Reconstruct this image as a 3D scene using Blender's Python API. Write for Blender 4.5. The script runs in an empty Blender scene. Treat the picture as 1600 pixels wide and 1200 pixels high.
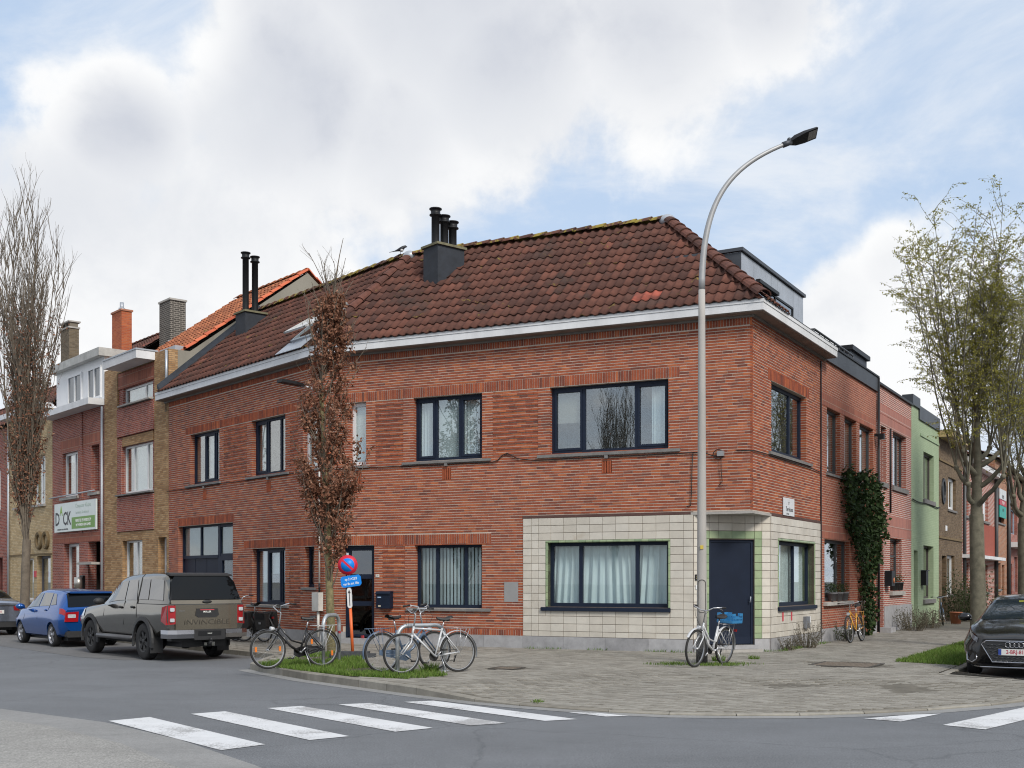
import bpy, bmesh, math, random
from mathutils import Vector, Matrix
R = math.radians
random.seed(7)
scene = bpy.context.scene
C0 = scene.collection

# ------------------------------------------------------------------ camera
FPX, HORIZ, CZ = 1800.0, 907.0, 1.72
cam_d = bpy.data.cameras.new('camera'); cam = bpy.data.objects.new('camera', cam_d); C0.objects.link(cam)
cam.location = (0, 0, CZ); cam.rotation_euler = (R(90), 0, 0)
cam_d.sensor_width = 36; cam_d.lens = FPX / 1600 * 36
cam_d.shift_y = (HORIZ - 600) / 1600
cam_d.clip_start = 0.1; cam_d.clip_end = 3000
scene.camera = cam

# ------------------------------------------------------------------ world
SUN_AZ, SUN_EL = 152.0, 40.0       # azimuth clockwise from +Y (view direction), elevation
world = bpy.data.worlds.new('World'); scene.world = world; world.use_nodes = True
def build_world():
    nt = world.node_tree; N = nt.nodes; L = nt.links; N.clear()
    out = N.new('ShaderNodeOutputWorld'); bg = N.new('ShaderNodeBackground')
    sky = N.new('ShaderNodeTexSky'); sky.sky_type = 'NISHITA'; sky.sun_disc = False
    sky.sun_elevation = R(SUN_EL); sky.sun_rotation = R(SUN_AZ); sky.air_density = 1.0; sky.dust_density = 1.0; sky.ozone_density = 1.6
    tc = N.new('ShaderNodeTexCoord')
    nrm = N.new('ShaderNodeVectorMath'); nrm.operation = 'NORMALIZE'; L.new(tc.outputs['Generated'], nrm.inputs[0])
    sep = N.new('ShaderNodeSeparateXYZ'); L.new(nrm.outputs[0], sep.inputs[0])
    def M(op, a, b=None, c=None, clamp=False):
        n = N.new('ShaderNodeMath'); n.operation = op; n.use_clamp = clamp
        for i, x in enumerate((a, b, c)):
            if x is None: continue
            if isinstance(x, (int, float)): n.inputs[i].default_value = x
            else: L.new(x, n.inputs[i])
        return n.outputs[0]
    def MR(x, a, b, c, d, smooth=True):
        n = N.new('ShaderNodeMapRange'); n.interpolation_type = 'SMOOTHSTEP' if smooth else 'LINEAR'
        L.new(x, n.inputs[0])
        for i, k in enumerate((a, b, c, d)): n.inputs[i + 1].default_value = k
        return n.outputs[0]
    def MIX(f, a, b):
        n = N.new('ShaderNodeMix'); n.data_type = 'RGBA'
        for sck, x in ((n.inputs[0], f), (n.inputs[6], a), (n.inputs[7], b)):
            if isinstance(x, (int, float)): sck.default_value = x
            elif isinstance(x, tuple): sck.default_value = (*x, 1)
            else: L.new(x, sck)
        return n.outputs[2]
    # cloud layer: directions projected on a flat layer overhead
    zc = M('ADD', M('ABSOLUTE', sep.outputs[2]), 0.16)
    px = M('DIVIDE', sep.outputs[0], zc); py = M('DIVIDE', sep.outputs[1], zc)
    cmb = N.new('ShaderNodeCombineXYZ'); L.new(px, cmb.inputs[0]); L.new(py, cmb.inputs[1]); cmb.inputs[2].default_value = 0.37
    def noise(vec, scale, detail, rough, off=0.0, dist=0.0):
        mp = N.new('ShaderNodeMapping'); L.new(vec, mp.inputs[0]); mp.inputs[1].default_value = (off, off * .7, off * .3)
        n = N.new('ShaderNodeTexNoise'); L.new(mp.outputs[0], n.inputs['Vector'])
        n.inputs['Scale'].default_value = scale; n.inputs['Detail'].default_value = detail; n.inputs['Roughness'].default_value = rough
        n.inputs['Distortion'].default_value = dist
        return n.outputs['Fac']
    nd = nrm.outputs[0]
    fine = noise(nd, 8.0, 9, 0.6, 3.1, .15)
    wisp = noise(cmb.outputs[0], 1.9, 8, 0.62, 4.4, .5)
    big = noise(cmb.outputs[0], 0.55, 3, 0.5, 2.2)
    # cumulus banks standing in this part of the sky (directions), the rest of the dome follows the noise
    def blob(pxl, pyl, rad, amp):
        d = Vector(((pxl - 800) / FPX, 1.0, (HORIZ - pyl) / FPX)).normalized()
        vm = N.new('ShaderNodeVectorMath'); vm.operation = 'DISTANCE'; L.new(nd, vm.inputs[0]); vm.inputs[1].default_value = d
        return MR(vm.outputs['Value'], rad, 0.0, 0.0, amp)
    blobs = [(680, -90, .33, 1.0), (450, 140, .22, 1.0), (780, 80, .22, .95), (1010, 20, .20, .9), (1190, -10, .14, .8), (600, 200, .20, .85),
             (190, 190, .15, .9), (90, 400, .27, .85), (330, 420, .26, .8), (120, 520, .25, .7), (1330, 485, .085, .85), (1385, 430, .06, .8), (1260, 520, .08, .75), (1480, 540, .13, .7), (1330, 560, .1, .7), (-160, 330, .18, .9), (385, 95, .07, .75), (60, 110, .085, .8)]
    acc = None
    for b in blobs:
        o = blob(*b); acc = o if acc is None else M('MAXIMUM', acc, o)
    for b in ((10, -10, .12, .75), (270, 55, .07, .4)):     # clear gaps in the bank
        acc = M('SUBTRACT', acc, blob(*b), clamp=True)
    front = MR(sep.outputs[1], 0.45, 0.75, 0.0, 1.0)
    field_else = MR(big, 0.40, 0.62, 0.0, 0.95)
    base = M('ADD', M('MULTIPLY', acc, front), M('MULTIPLY', field_else, M('SUBTRACT', 1.0, front)))
    soft = noise(nd, 3.6, 5, 0.5, 5.7)
    dens = M('ADD', base, M('ADD', M('MULTIPLY', M('SUBTRACT', fine, 0.5), 1.5), M('MULTIPLY', M('SUBTRACT', soft, 0.5), 0.7)))
    cover = MR(dens, 0.24, 0.60, 0.0, 1.0)
    core = MR(M('ADD', base, M('ADD', M('MULTIPLY', M('SUBTRACT', soft, 0.5), 1.3), M('MULTIPLY', M('SUBTRACT', fine, 0.5), 1.0))), 0.50, 1.16, 0.0, 1.0)
    # undersides high up in view turn grey, low banks near the horizon stay bright
    elev = MR(sep.outputs[2], 0.19, 0.36, 0.08, 1.0)
    greyf = M('MULTIPLY', core, elev)
    skyc = N.new('ShaderNodeVectorMath'); skyc.operation = 'SCALE'; L.new(sky.outputs[0], skyc.inputs[0]); skyc.inputs['Scale'].default_value = 0.13
    pale0 = MIX(0.75, skyc.outputs[0], (0.58, 0.72, 0.92))
    pale = MIX(MR(sep.outputs[2], .06, .34, .8, 0.0), pale0, (0.70, 0.78, 0.89))
    w = MR(wisp, 0.40, 0.70, 0.0, 0.95)
    veil = MIX(w, pale, (0.78, 0.83, 0.90))
    white = MIX(MR(M('ADD', fine, M('MULTIPLY', M('SUBTRACT', soft, .5), .6)), .36, .62, 0.0, 1.0), (0.79, 0.81, 0.845), (0.95, 0.955, 0.96))
    cloudc = MIX(greyf, white, (0.60, 0.63, 0.70))
    colr = MIX(cover, veil, cloudc)
    L.new(colr, bg.inputs[0]); bg.inputs[1].default_value = 1.0
    L.new(bg.outputs[0], out.inputs[0])
build_world()
sun_d = bpy.data.lights.new('sun', 'SUN'); sun = bpy.data.objects.new('sun', sun_d); C0.objects.link(sun)
sun_d.energy = 3.1; sun_d.angle = R(18); sun_d.color = (1.0, 0.94, 0.86)
_az, _el = R(SUN_AZ), R(SUN_EL)
sun_dir = Vector((math.sin(_az) * math.cos(_el), math.cos(_az) * math.cos(_el), math.sin(_el)))
sun.rotation_euler = (-sun_dir).to_track_quat('-Z', 'Y').to_euler(); sun.location = sun_dir * 60
vs = scene.view_settings
vs.view_transform = 'Standard'; vs.look = 'None'; vs.gamma = 1.0; vs.exposure = 0.06; vs.use_curve_mapping = False
scene.cycles.use_denoising = True; scene.cycles.pixel_filter_type = 'BLACKMAN_HARRIS'; scene.cycles.filter_width = 1.1
scene.cycles.max_bounces = 6; scene.cycles.transparent_max_bounces = 12; scene.cycles.glossy_bounces = 3; scene.cycles.diffuse_bounces = 3
scene.cycles.caustics_reflective = False; scene.cycles.caustics_refractive = False

# ------------------------------------------------------------------ materials
MATS = {}
def _mk(name):
    m = bpy.data.materials.new(name); m.use_nodes = True
    nt = m.node_tree; b = nt.nodes['Principled BSDF']
    MATS[name] = m
    return m, nt, b
def _set(b, rough=.6, metal=0, spec=.5, coat=0, trans=0):
    b.inputs['Roughness'].default_value = rough; b.inputs['Metallic'].default_value = metal
    b.inputs['Specular IOR Level'].default_value = spec; b.inputs['Coat Weight'].default_value = coat
    b.inputs['Coat Roughness'].default_value = .05; b.inputs['Transmission Weight'].default_value = trans
def _noise(nt, scale, detail=4, rough=.6, coord='Object', vscale=None):
    tc = nt.nodes.new('ShaderNodeTexCoord'); n = nt.nodes.new('ShaderNodeTexNoise')
    if vscale:
        mp = nt.nodes.new('ShaderNodeMapping'); nt.links.new(tc.outputs[coord], mp.inputs[0]); mp.inputs[3].default_value = vscale
        nt.links.new(mp.outputs[0], n.inputs['Vector'])
    else: nt.links.new(tc.outputs[coord], n.inputs['Vector'])
    n.inputs['Scale'].default_value = scale; n.inputs['Detail'].default_value = detail; n.inputs['Roughness'].default_value = rough
    return n.outputs['Fac']
def _ramp(nt, fac, stops, interp='LINEAR'):
    r = nt.nodes.new('ShaderNodeValToRGB'); r.color_ramp.interpolation = interp
    el = r.color_ramp.elements
    while len(el) > 1: el.remove(el[-1])
    el[0].position = stops[0][0]; el[0].color = (*stops[0][1], 1)
    for p, c in stops[1:]:
        e = el.new(p); e.color = (*c, 1)
    if fac is not None: nt.links.new(fac, r.inputs[0])
    return r.outputs[0]
def _mix(nt, mode, f, a, b):
    n = nt.nodes.new('ShaderNodeMix'); n.data_type = 'RGBA'; n.blend_type = mode
    for s, x in ((n.inputs[0], f), (n.inputs[6], a), (n.inputs[7], b)):
        if isinstance(x, (int, float)): s.default_value = x
        elif isinstance(x, tuple): s.default_value = (*x, 1)
        else: nt.links.new(x, s)
    return n.outputs[2]
def _bump(nt, b, h, strength, dist=.01):
    bp = nt.nodes.new('ShaderNodeBump'); bp.inputs['Strength'].default_value = strength; bp.inputs['Distance'].default_value = dist
    nt.links.new(h, bp.inputs['Height']); nt.links.new(bp.outputs[0], b.inputs['Normal'])
def dark(c, k): return tuple(x * k for x in c)
def mat(name, col, rough=.6, metal=0, var=.15, scale=3, bump=0, bscale=60, spec=.5, coat=0, coord='Object', streak=False, vs=None):
    if name in MATS: return MATS[name]
    m, nt, b = _mk(name); _set(b, rough, metal, spec, coat)
    if var > 0:
        f = _noise(nt, scale, 6, .65, coord, (1, 1, .25) if streak else vs)
        c = _ramp(nt, f, [(.28, dark(col, 1 - var)), (.72, tuple(min(1, x * (1 + var)) for x in col))])
        nt.links.new(c, b.inputs['Base Color'])
    else: b.inputs['Base Color'].default_value = (*col, 1)
    if bump: _bump(nt, b, _noise(nt, bscale, 4, .6, coord), bump)
    return m
def piece_mat(name, stops, rough=.75, lichen=None, nvar=.35, nscale=9, bump=.35, bscale=70, spec=.35, patches=None):
    """colour per piece from the face attribute rnd, plus grain"""
    m, nt, b = _mk(name); _set(b, rough, 0, spec)
    a = nt.nodes.new('ShaderNodeAttribute'); a.attribute_name = 'rnd'
    c = _ramp(nt, a.outputs['Fac'], stops)
    g = _ramp(nt, _noise(nt, nscale, 5, .7), [(.25, (1 - nvar,) * 3), (.75, (1 + nvar * .6,) * 3)])
    c = _mix(nt, 'MULTIPLY', 1.0, c, g)
    if patches:
        f = _ramp(nt, _noise(nt, patches[0], 5, .6), [(patches[1], (0, 0, 0)), (patches[1] + .1, (1, 1, 1))])
        f2 = nt.nodes.new('ShaderNodeMath'); f2.operation = 'MULTIPLY'; f2.inputs[1].default_value = patches[3]
        nt.links.new(f, f2.inputs[0]); c = _mix(nt, 'MIX', f2.outputs[0], c, patches[2])
    if lichen:
        f = _ramp(nt, _noise(nt, lichen[0], 6, .75), [(lichen[1], (0, 0, 0)), (lichen[1] + .05, (1, 1, 1))])
        c = _mix(nt, 'MIX', f, c, lichen[2])
    nt.links.new(c, b.inputs['Base Color'])
    if bump: _bump(nt, b, _noise(nt, bscale, 4, .65), bump, .006)
    return m
def wallbrick_mat(name, stops, mortar, bw=.22, bh=.0615, ms=.006, var=.25):
    """small far-off bricks as texture on the wall's own metre UVs"""
    m, nt, b = _mk(name); _set(b, .82, 0, .3)
    uv = nt.nodes.new('ShaderNodeUVMap'); br = nt.nodes.new('ShaderNodeTexBrick')
    nt.links.new(uv.outputs[0], br.inputs['Vector'])
    br.inputs['Scale'].default_value = 1; br.inputs['Brick Width'].default_value = bw; br.inputs['Row Height'].default_value = bh
    br.inputs['Mortar Size'].default_value = ms; br.inputs['Mortar Smooth'].default_value = .2; br.offset = .5
    br.inputs['Color1'].default_value = (0, 0, 0, 1); br.inputs['Color2'].default_value = (1, 1, 1, 1); br.inputs['Mortar'].default_value = (.5, .5, .5, 1)
    c = _ramp(nt, br.outputs['Color'], stops)
    g = _ramp(nt, _noise(nt, 1.3, 6, .7), [(.25, (1 - var,) * 3), (.75, (1 + var * .5,) * 3)])
    c = _mix(nt, 'MULTIPLY', 1.0, c, g)
    c = _mix(nt, 'MIX', br.outputs['Fac'], c, mortar)
    nt.links.new(c, b.inputs['Base Color'])
    inv = nt.nodes.new('ShaderNodeMath'); inv.operation = 'SUBTRACT'; inv.inputs[0].default_value = 1; nt.links.new(br.outputs['Fac'], inv.inputs[1])
    _bump(nt, b, inv.outputs[0], .6, .008)
    return m
def glass_mat(name, tint=(.9, .95, .95), refl=1.0, rough=0.0, ior=2.35):
    m = bpy.data.materials.new(name); m.use_nodes = True; nt = m.node_tree; N = nt.nodes; N.clear(); MATS[name] = m
    o = N.new('ShaderNodeOutputMaterial'); mx = N.new('ShaderNodeMixShader'); t = N.new('ShaderNodeBsdfTransparent'); g = N.new('ShaderNodeBsdfGlossy')
    lw = N.new('ShaderNodeLayerWeight'); lw.inputs[0].default_value = .5
    pw = N.new('ShaderNodeMath'); pw.operation = 'POWER'; nt.links.new(lw.outputs['Facing'], pw.inputs[0]); pw.inputs[1].default_value = 4.0
    f0 = ((ior - 1) / (ior + 1)) ** 2; f = N.new('ShaderNodeMath'); f.operation = 'MULTIPLY_ADD'; nt.links.new(pw.outputs[0], f.inputs[0]); f.inputs[1].default_value = 1 - f0; f.inputs[2].default_value = f0
    t.inputs[0].default_value = (*tint, 1); g.inputs[0].default_value = (refl, refl, refl, 1); g.inputs['Roughness'].default_value = rough
    nt.links.new(f.outputs[0], mx.inputs[0]); nt.links.new(t.outputs[0], mx.inputs[1]); nt.links.new(g.outputs[0], mx.inputs[2]); nt.links.new(mx.outputs[0], o.inputs[0])
    return m
def leaf_mat(name, cols, trans=.25):
    m, nt, b = _mk(name); _set(b, .65, 0, .25)
    a = nt.nodes.new('ShaderNodeAttribute'); a.attribute_name = 'rnd'
    c = _ramp(nt, a.outputs['Fac'], [(i / max(1, len(cols) - 1), k) for i, k in enumerate(cols)])
    nt.links.new(c, b.inputs['Base Color'])
    tr = nt.nodes.new('ShaderNodeBsdfTranslucent'); nt.links.new(c, tr.inputs[0])
    mx = nt.nodes.new('ShaderNodeMixShader'); mx.inputs[0].default_value = trans
    o = nt.nodes['Material Output']; nt.links.new(b.outputs[0], mx.inputs[1]); nt.links.new(tr.outputs[0], mx.inputs[2]); nt.links.new(mx.outputs[0], o.inputs[0])
    return m

BRK = [(0, (.13, .046, .033)), (.18, (.215, .058, .033)), (.45, (.30, .074, .034)), (.7, (.36, .094, .040)), (.9, (.43, .128, .050)), (1, (.27, .092, .048))]
M_brick = piece_mat('facing_brick', BRK, .8, nvar=.3, nscale=6, patches=(.45, .52, (.17, .055, .036), .32))
M_soldier = M_brick
M_mortar = mat('pale_mortar', (.49, .41, .345), .95, var=.16, scale=2.2, bump=.3, bscale=90)
M_rtile = piece_mat('old_roof_tile', [(0, (.06, .028, .022)), (.5, (.108, .045, .032)), (.85, (.145, .057, .039)), (.97, (.19, .066, .043)), (1, (.34, .09, .06))], .85,
                    lichen=(2.3, .625, (.20, .15, .03)), nvar=.38, nscale=3.5, patches=(1.1, .56, (.045, .035, .03), .55))
M_orange_tile = piece_mat('orange_roof_tile', [(0, (.22, .075, .035)), (.6, (.34, .115, .05)), (1, (.45, .16, .07))], .85, lichen=(1.2, .62, (.17, .13, .03)), nvar=.35, nscale=2)
M_ridge = piece_mat('ridge_tile', [(0, (.07, .035, .028)), (1, (.14, .06, .042))], .85, lichen=(2.6, .50, (.28, .22, .045)), nvar=.4)
M_hip = piece_mat('hip_tile_clay', [(0, (.075, .034, .026)), (1, (.15, .058, .04))], .85, lichen=(2.2, .68, (.24, .18, .04)), nvar=.45)
M_vtile = piece_mat('orange_verge_tile', [(0, (.50, .11, .05)), (1, (.62, .16, .07))], .7, nvar=.2)
M_cream = piece_mat('cream_glazed_tile', [(0, (.52, .485, .42)), (.5, (.56, .525, .46)), (1, (.60, .57, .505))], .4, nvar=.16, nscale=2.2, bump=.08, bscale=12, spec=.4, patches=(1.6, .62, (.40, .33, .24), .35))
M_green = piece_mat('green_glazed_tile', [(0, (.22, .30, .18)), (1, (.33, .40, .24))], .3, nvar=.2, nscale=5, bump=.08, bscale=12)
M_tilejoint = mat('tile_joint', (.12, .092, .075), .95, var=.3, scale=8)
M_plinth = piece_mat('blue_stone', [(0, (.30, .30, .31)), (1, (.37, .37, .38))], .8, nvar=.28, nscale=4, bump=.25, bscale=40)
M_stone_sill = mat('stone_sill', (.17, .165, .16), .8, var=.25, scale=6, bump=.2)
M_navy = mat('navy_frame_paint', (.011, .018, .036), .5, var=.08, scale=4, spec=.22)
M_navyd = mat('navy_door_paint', (.008, .014, .030), .5, var=.15, scale=3, spec=.22)
M_whitef = mat('white_frame_paint', (.72, .73, .74), .4, var=.05)
M_fascia = mat('white_fascia_board', (.66, .67, .685), .55, var=.14, scale=1.5, streak=True)
M_soffit = mat('soffit_board', (.20, .165, .14), .8, var=.25, scale=2)
M_slate = mat('dark_slate_cladding', (.020, .025, .034), .7, var=.35, scale=5, bump=.5, bscale=18)
M_black = mat('black_metal', (.012, .013, .015), .5, var=.15, spec=.3)
M_zinc = mat('zinc_sheet', (.40, .43, .47), .45, .4, var=.12, scale=2)
M_dzinc = mat('dark_zinc_sheet', (.06, .067, .078), .5, .3, var=.12, scale=2)
M_render = mat('grey_cement_render', (.24, .225, .19), .95, var=.2, scale=.8, bump=.3, streak=True)
M_concrete = mat('concrete', (.36, .345, .32), .85, var=.2, scale=2.5, bump=.25, bscale=80)
M_int = mat('dim_interior', (.10, .095, .09), .9, var=.3, scale=1.2)
M_curt = mat('net_curtain', (.66, .70, .72), .9, var=.06, scale=3)
M_blind = mat('beige_screen_blind', (.30, .285, .26), .9, var=.04)
M_glass = glass_mat('window_glass')
M_glass_lo = glass_mat('street_window_glass', (.9, .95, .95), 1.0, 0.0, 1.48)
M_glass_d = glass_mat('dark_glass', (.35, .38, .40))
M_asphalt = None

# ------------------------------------------------------------------ mesh builder
class MB:
    def __init__(s): s.v = []; s.f = []; s.m = []; s.r = []; s.s = []; s.uv = []
    def add(s, verts, faces, m=0, r=0.5, smooth=False, uv=None):
        b = len(s.v); s.v.extend(verts)
        for i, fc in enumerate(faces):
            s.f.append([b + k for k in fc]); s.m.append(m); s.r.append(r); s.s.append(smooth); s.uv.append(uv[i] if uv else None)
        return s
    def box(s, a, b, xf=None, m=0, r=.5, flip=False, skip=(), uv=False):
        x0, y0, z0 = a; x1, y1, z1 = b
        vv = [(x0, y0, z0), (x1, y0, z0), (x1, y1, z0), (x0, y1, z0), (x0, y0, z1), (x1, y0, z1), (x1, y1, z1), (x0, y1, z1)]
        ff = [(0, 3, 2, 1), (4, 5, 6, 7), (0, 1, 5, 4), (2, 3, 7, 6), (1, 2, 6, 5), (3, 0, 4, 7)]   # -z +z -y +y +x -x
        ff = [q for i, q in enumerate(ff) if i not in skip]
        uvs = None
        if uv:
            uvs = [[((vv[k][0] if i_ax != 'x' else vv[k][1]), vv[k][2]) if i_ax != 'z' else (vv[k][0], vv[k][1]) for k in q] for q, i_ax in
                   [(q, ('z', 'z', 'y', 'y', 'x', 'x')[[(0, 3, 2, 1), (4, 5, 6, 7), (0, 1, 5, 4), (2, 3, 7, 6), (1, 2, 6, 5), (3, 0, 4, 7)].index(q)]) for q in ff]]
        if flip:
            ff = [q[::-1] for q in ff]
            if uvs: uvs = [u[::-1] for u in uvs]
        if xf: vv = [xf(*p) for p in vv]
        return s.add(vv, ff, m, r, False, uvs)
    def prism(s, poly, z0, z1, xf=None, m=0, r=.5, smooth=False):
        """closed polygon (x,y) extruded z0..z1"""
        n = len(poly)
        vv = [(p[0], p[1], z0) for p in poly] + [(p[0], p[1], z1) for p in poly]
        ff = [tuple(range(n))[::-1], tuple(range(n, 2 * n))] + [(i, (i + 1) % n, n + (i + 1) % n, n + i) for i in range(n)]
        if xf: vv = [xf(*p) for p in vv]
        return s.add(vv, ff, m, r, smooth)
    def tube(s, pts, rad, n=6, m=0, r=.5, cap=True, smooth=True):
        pts = [Vector(p) for p in pts]
        if not isinstance(rad, (list, tuple)): rad = [rad] * len(pts)
        b = len(s.v); prev = None
        for i, p in enumerate(pts):
            t = (pts[min(i + 1, len(pts) - 1)] - pts[max(i - 1, 0)])
            t = t.normalized() if t.length > 1e-9 else Vector((0, 0, 1))
            if prev is None:
                a = Vector((0, 0, 1)) if abs(t.z) < .9 else Vector((1, 0, 0)); x = t.cross(a).normalized()
            else:
                x = prev - t * prev.dot(t); x = x.normalized() if x.length > 1e-6 else t.orthogonal().normalized()
            prev = x; y = t.cross(x)
            for k in range(n):
                an = 2 * math.pi * k / n; q = p + (x * math.cos(an) + y * math.sin(an)) * rad[i]; s.v.append(tuple(q))
        for i in range(len(pts) - 1):
            for k in range(n):
                a = b + i * n + k; c = b + i * n + (k + 1) % n
                s.f.append([a, c, c + n, a + n]); s.m.append(m); s.r.append(r); s.s.append(smooth); s.uv.append(None)
        if cap and n > 2:
            for base, rev in ((b, True), (b + (len(pts) - 1) * n, False)):
                q = [base + k for k in range(n)]
                s.f.append(q[::-1] if rev else q); s.m.append(m); s.r.append(r); s.s.append(False); s.uv.append(None)
        return s
    def cyl(s, c0, c1, rad, n=12, m=0, r=.5, rad2=None):
        return s.tube([c0, c1], [rad, rad if rad2 is None else rad2], n, m, r)
    def lathe(s, prof, n=16, xf=None, m=0, r=.5, smooth=True, closed=False):
        """prof: (radius, z) list turned about z"""
        b = len(s.v); k = len(prof)
        for i in range(n):
            a = 2 * math.pi * i / n
            for rr, z in prof:
                p = (rr * math.cos(a), rr * math.sin(a), z); s.v.append(xf(*p) if xf else p)
        for i in range(n):
            j = (i + 1) % n
            for q in range(k if closed else k - 1):
                q2 = (q + 1) % k
                s.f.append([b + i * k + q, b + j * k + q, b + j * k + q2, b + i * k + q2]); s.m.append(m); s.r.append(r); s.s.append(smooth); s.uv.append(None)
        return s
    def ball(s, c, rad, n=8, m=0, r=.5, sc=(1, 1, 1)):
        prof = [(max(1e-4, rad * math.sin(math.pi * i / n)), -rad * math.cos(math.pi * i / n)) for i in range(n + 1)]
        return s.lathe(prof, n + 2, lambda x, y, z: (c[0] + x * sc[0], c[1] + y * sc[1], c[2] + z * sc[2]), m, r)
    def grid(s, fn, nu, nv, m=0, r=.5, smooth=True, flip=False):
        b = len(s.v)
        for j in range(nv + 1):
            for i in range(nu + 1): s.v.append(tuple(fn(i / nu, j / nv)))
        for j in range(nv):
            for i in range(nu):
                a = b + j * (nu + 1) + i; q = [a, a + 1, a + nu + 2, a + nu + 1]
                s.f.append(q[::-1] if flip else q); s.m.append(m); s.r.append(r); s.s.append(smooth); s.uv.append(None)
        return s
    def mesh(s, name, mats, off=None):
        me = bpy.data.meshes.new(name)
        vv = s.v if off is None else [(p[0] - off[0], p[1] - off[1], p[2] - off[2]) for p in s.v]
        me.from_pydata(vv, [], s.f)
        mats = mats if isinstance(mats, (list, tuple)) else [mats]
        for k in mats: me.materials.append(k)
        if len(mats) > 1: me.polygons.foreach_set('material_index', s.m)
        me.polygons.foreach_set('use_smooth', s.s)
        at = me.attributes.new('rnd', 'FLOAT', 'FACE'); at.data.foreach_set('value', s.r)
        if any(u is not None for u in s.uv):
            ul = me.uv_layers.new(name='UVMap'); fl = []
            for fc, u in zip(s.f, s.uv):
                for k in range(len(fc)):
                    fl.extend(u[k] if u else (0.0, 0.0))
            ul.data.foreach_set('uv', fl)
        me.update(); return me
    def build(s, name, mats, parent=None, world=True, label=None, kind=None):
        off = None
        if parent is not None and world:
            rt = parent
            while rt.parent is not None: rt = rt.parent
            off = rt.location
        o = bpy.data.objects.new(name, s.mesh(name, mats, off)); C0.objects.link(o)
        if parent is not None: o.parent = parent
        if label: o['label'] = label
        if kind: o['kind'] = kind
        return o
def thing(name, label, cat, loc=(0, 0, 0), rotz=0.0, group=None):
    o = bpy.data.objects.new(name, None); C0.objects.link(o); o.empty_display_size = .2
    o.location = loc; o.rotation_euler = (0, 0, rotz); o['label'] = label; o['category'] = cat
    if group: o['group'] = group
    return o
def tag(o, label, cat, group=None):
    o['label'] = label; o['category'] = cat
    if group: o['group'] = group
    return o
def inst(name, me, parent, loc, rot=None):
    o = bpy.data.objects.new(name, me); C0.objects.link(o); o.parent = parent; o.location = loc
    if rot is not None: o.rotation_euler = rot
    return o
def text_mesh(name, txt, size, mtl, parent, M, ext=.002, align='CENTER', xs=1.0, bold=0.0):
    cu = bpy.data.curves.new(name, 'FONT'); cu.body = txt; cu.size = size; cu.extrude = ext; cu.align_x = align; cu.align_y = 'CENTER'; cu.offset = bold
    cu.resolution_u = 2
    t = bpy.data.objects.new(name + '_curve', cu); C0.objects.link(t)
    dg = bpy.context.evaluated_depsgraph_get(); me = bpy.data.meshes.new_from_object(t.evaluated_get(dg))
    bpy.data.objects.remove(t); me.materials.clear(); me.materials.append(mtl)
    me.transform(M @ Matrix.Diagonal((xs, 1, 1, 1)))
    o = bpy.data.objects.new(name, me); C0.objects.link(o); o.parent = parent
    return o

# ------------------------------------------------------------------ street geometry (metres, camera above the origin, +Y = view direction)
def n2(x, y):
    l = math.hypot(x, y); return (x / l, y / l)
class Wall:
    """vertical plane: s metres along it, d metres out towards the street, z up"""
    def __init__(w, o, d, n): w.o, w.d, w.n = o, d, n; w.flip = (d[0] * n[1] - d[1] * n[0]) < 0
    def P(w, s, d, z): return (w.o[0] + w.d[0] * s + w.n[0] * d, w.o[1] + w.d[1] * s + w.n[1] * d, z)
    def box(w, mb, s0, s1, d0, d1, z0, z1, m=0, r=.5, skip=(), uv=False):
        mb.box((s0, d0, z0), (s1, d1, z1), w.P, m, r, w.flip, skip, uv)
    def ang(w): return math.atan2(w.d[1], w.d[0])
CN = (5.05, 24.2)
dA2, dB, dA1 = n2(-3800, 1800), n2(1045, 1800), n2(-1530, 1800)
def out_n(d):   # the normal that looks back at the camera
    a = (-d[1], d[0]); return a if a[1] < 0 else (d[1], -d[0])
WA2 = Wall(CN, dA2, out_n(dA2)); WB = Wall(CN, dB, out_n(dB))
S_BEND = 10.778
BEND = WA2.P(S_BEND, 0, 0)[:2]
WA1 = Wall(BEND, dA1, out_n(dA1))
S_CHA, S_CHB = 1.282, 1.216
CHA, CHB = WA2.P(S_CHA, 0, 0)[:2], WB.P(S_CHB, 0, 0)[:2]
dCH = n2(CHB[0] - CHA[0], CHB[1] - CHA[1]); L_CH = math.hypot(CHB[0] - CHA[0], CHB[1] - CHA[1])
WCH = Wall(CHA, dCH, out_n(dCH))
S_END1, S_ENDB = 9.26, 5.28
def ground_px(px, py, z=0.0):
    Y = FPX * (CZ - z) / (py - HORIZ); return ((px - 800) / FPX * Y, Y)
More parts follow.
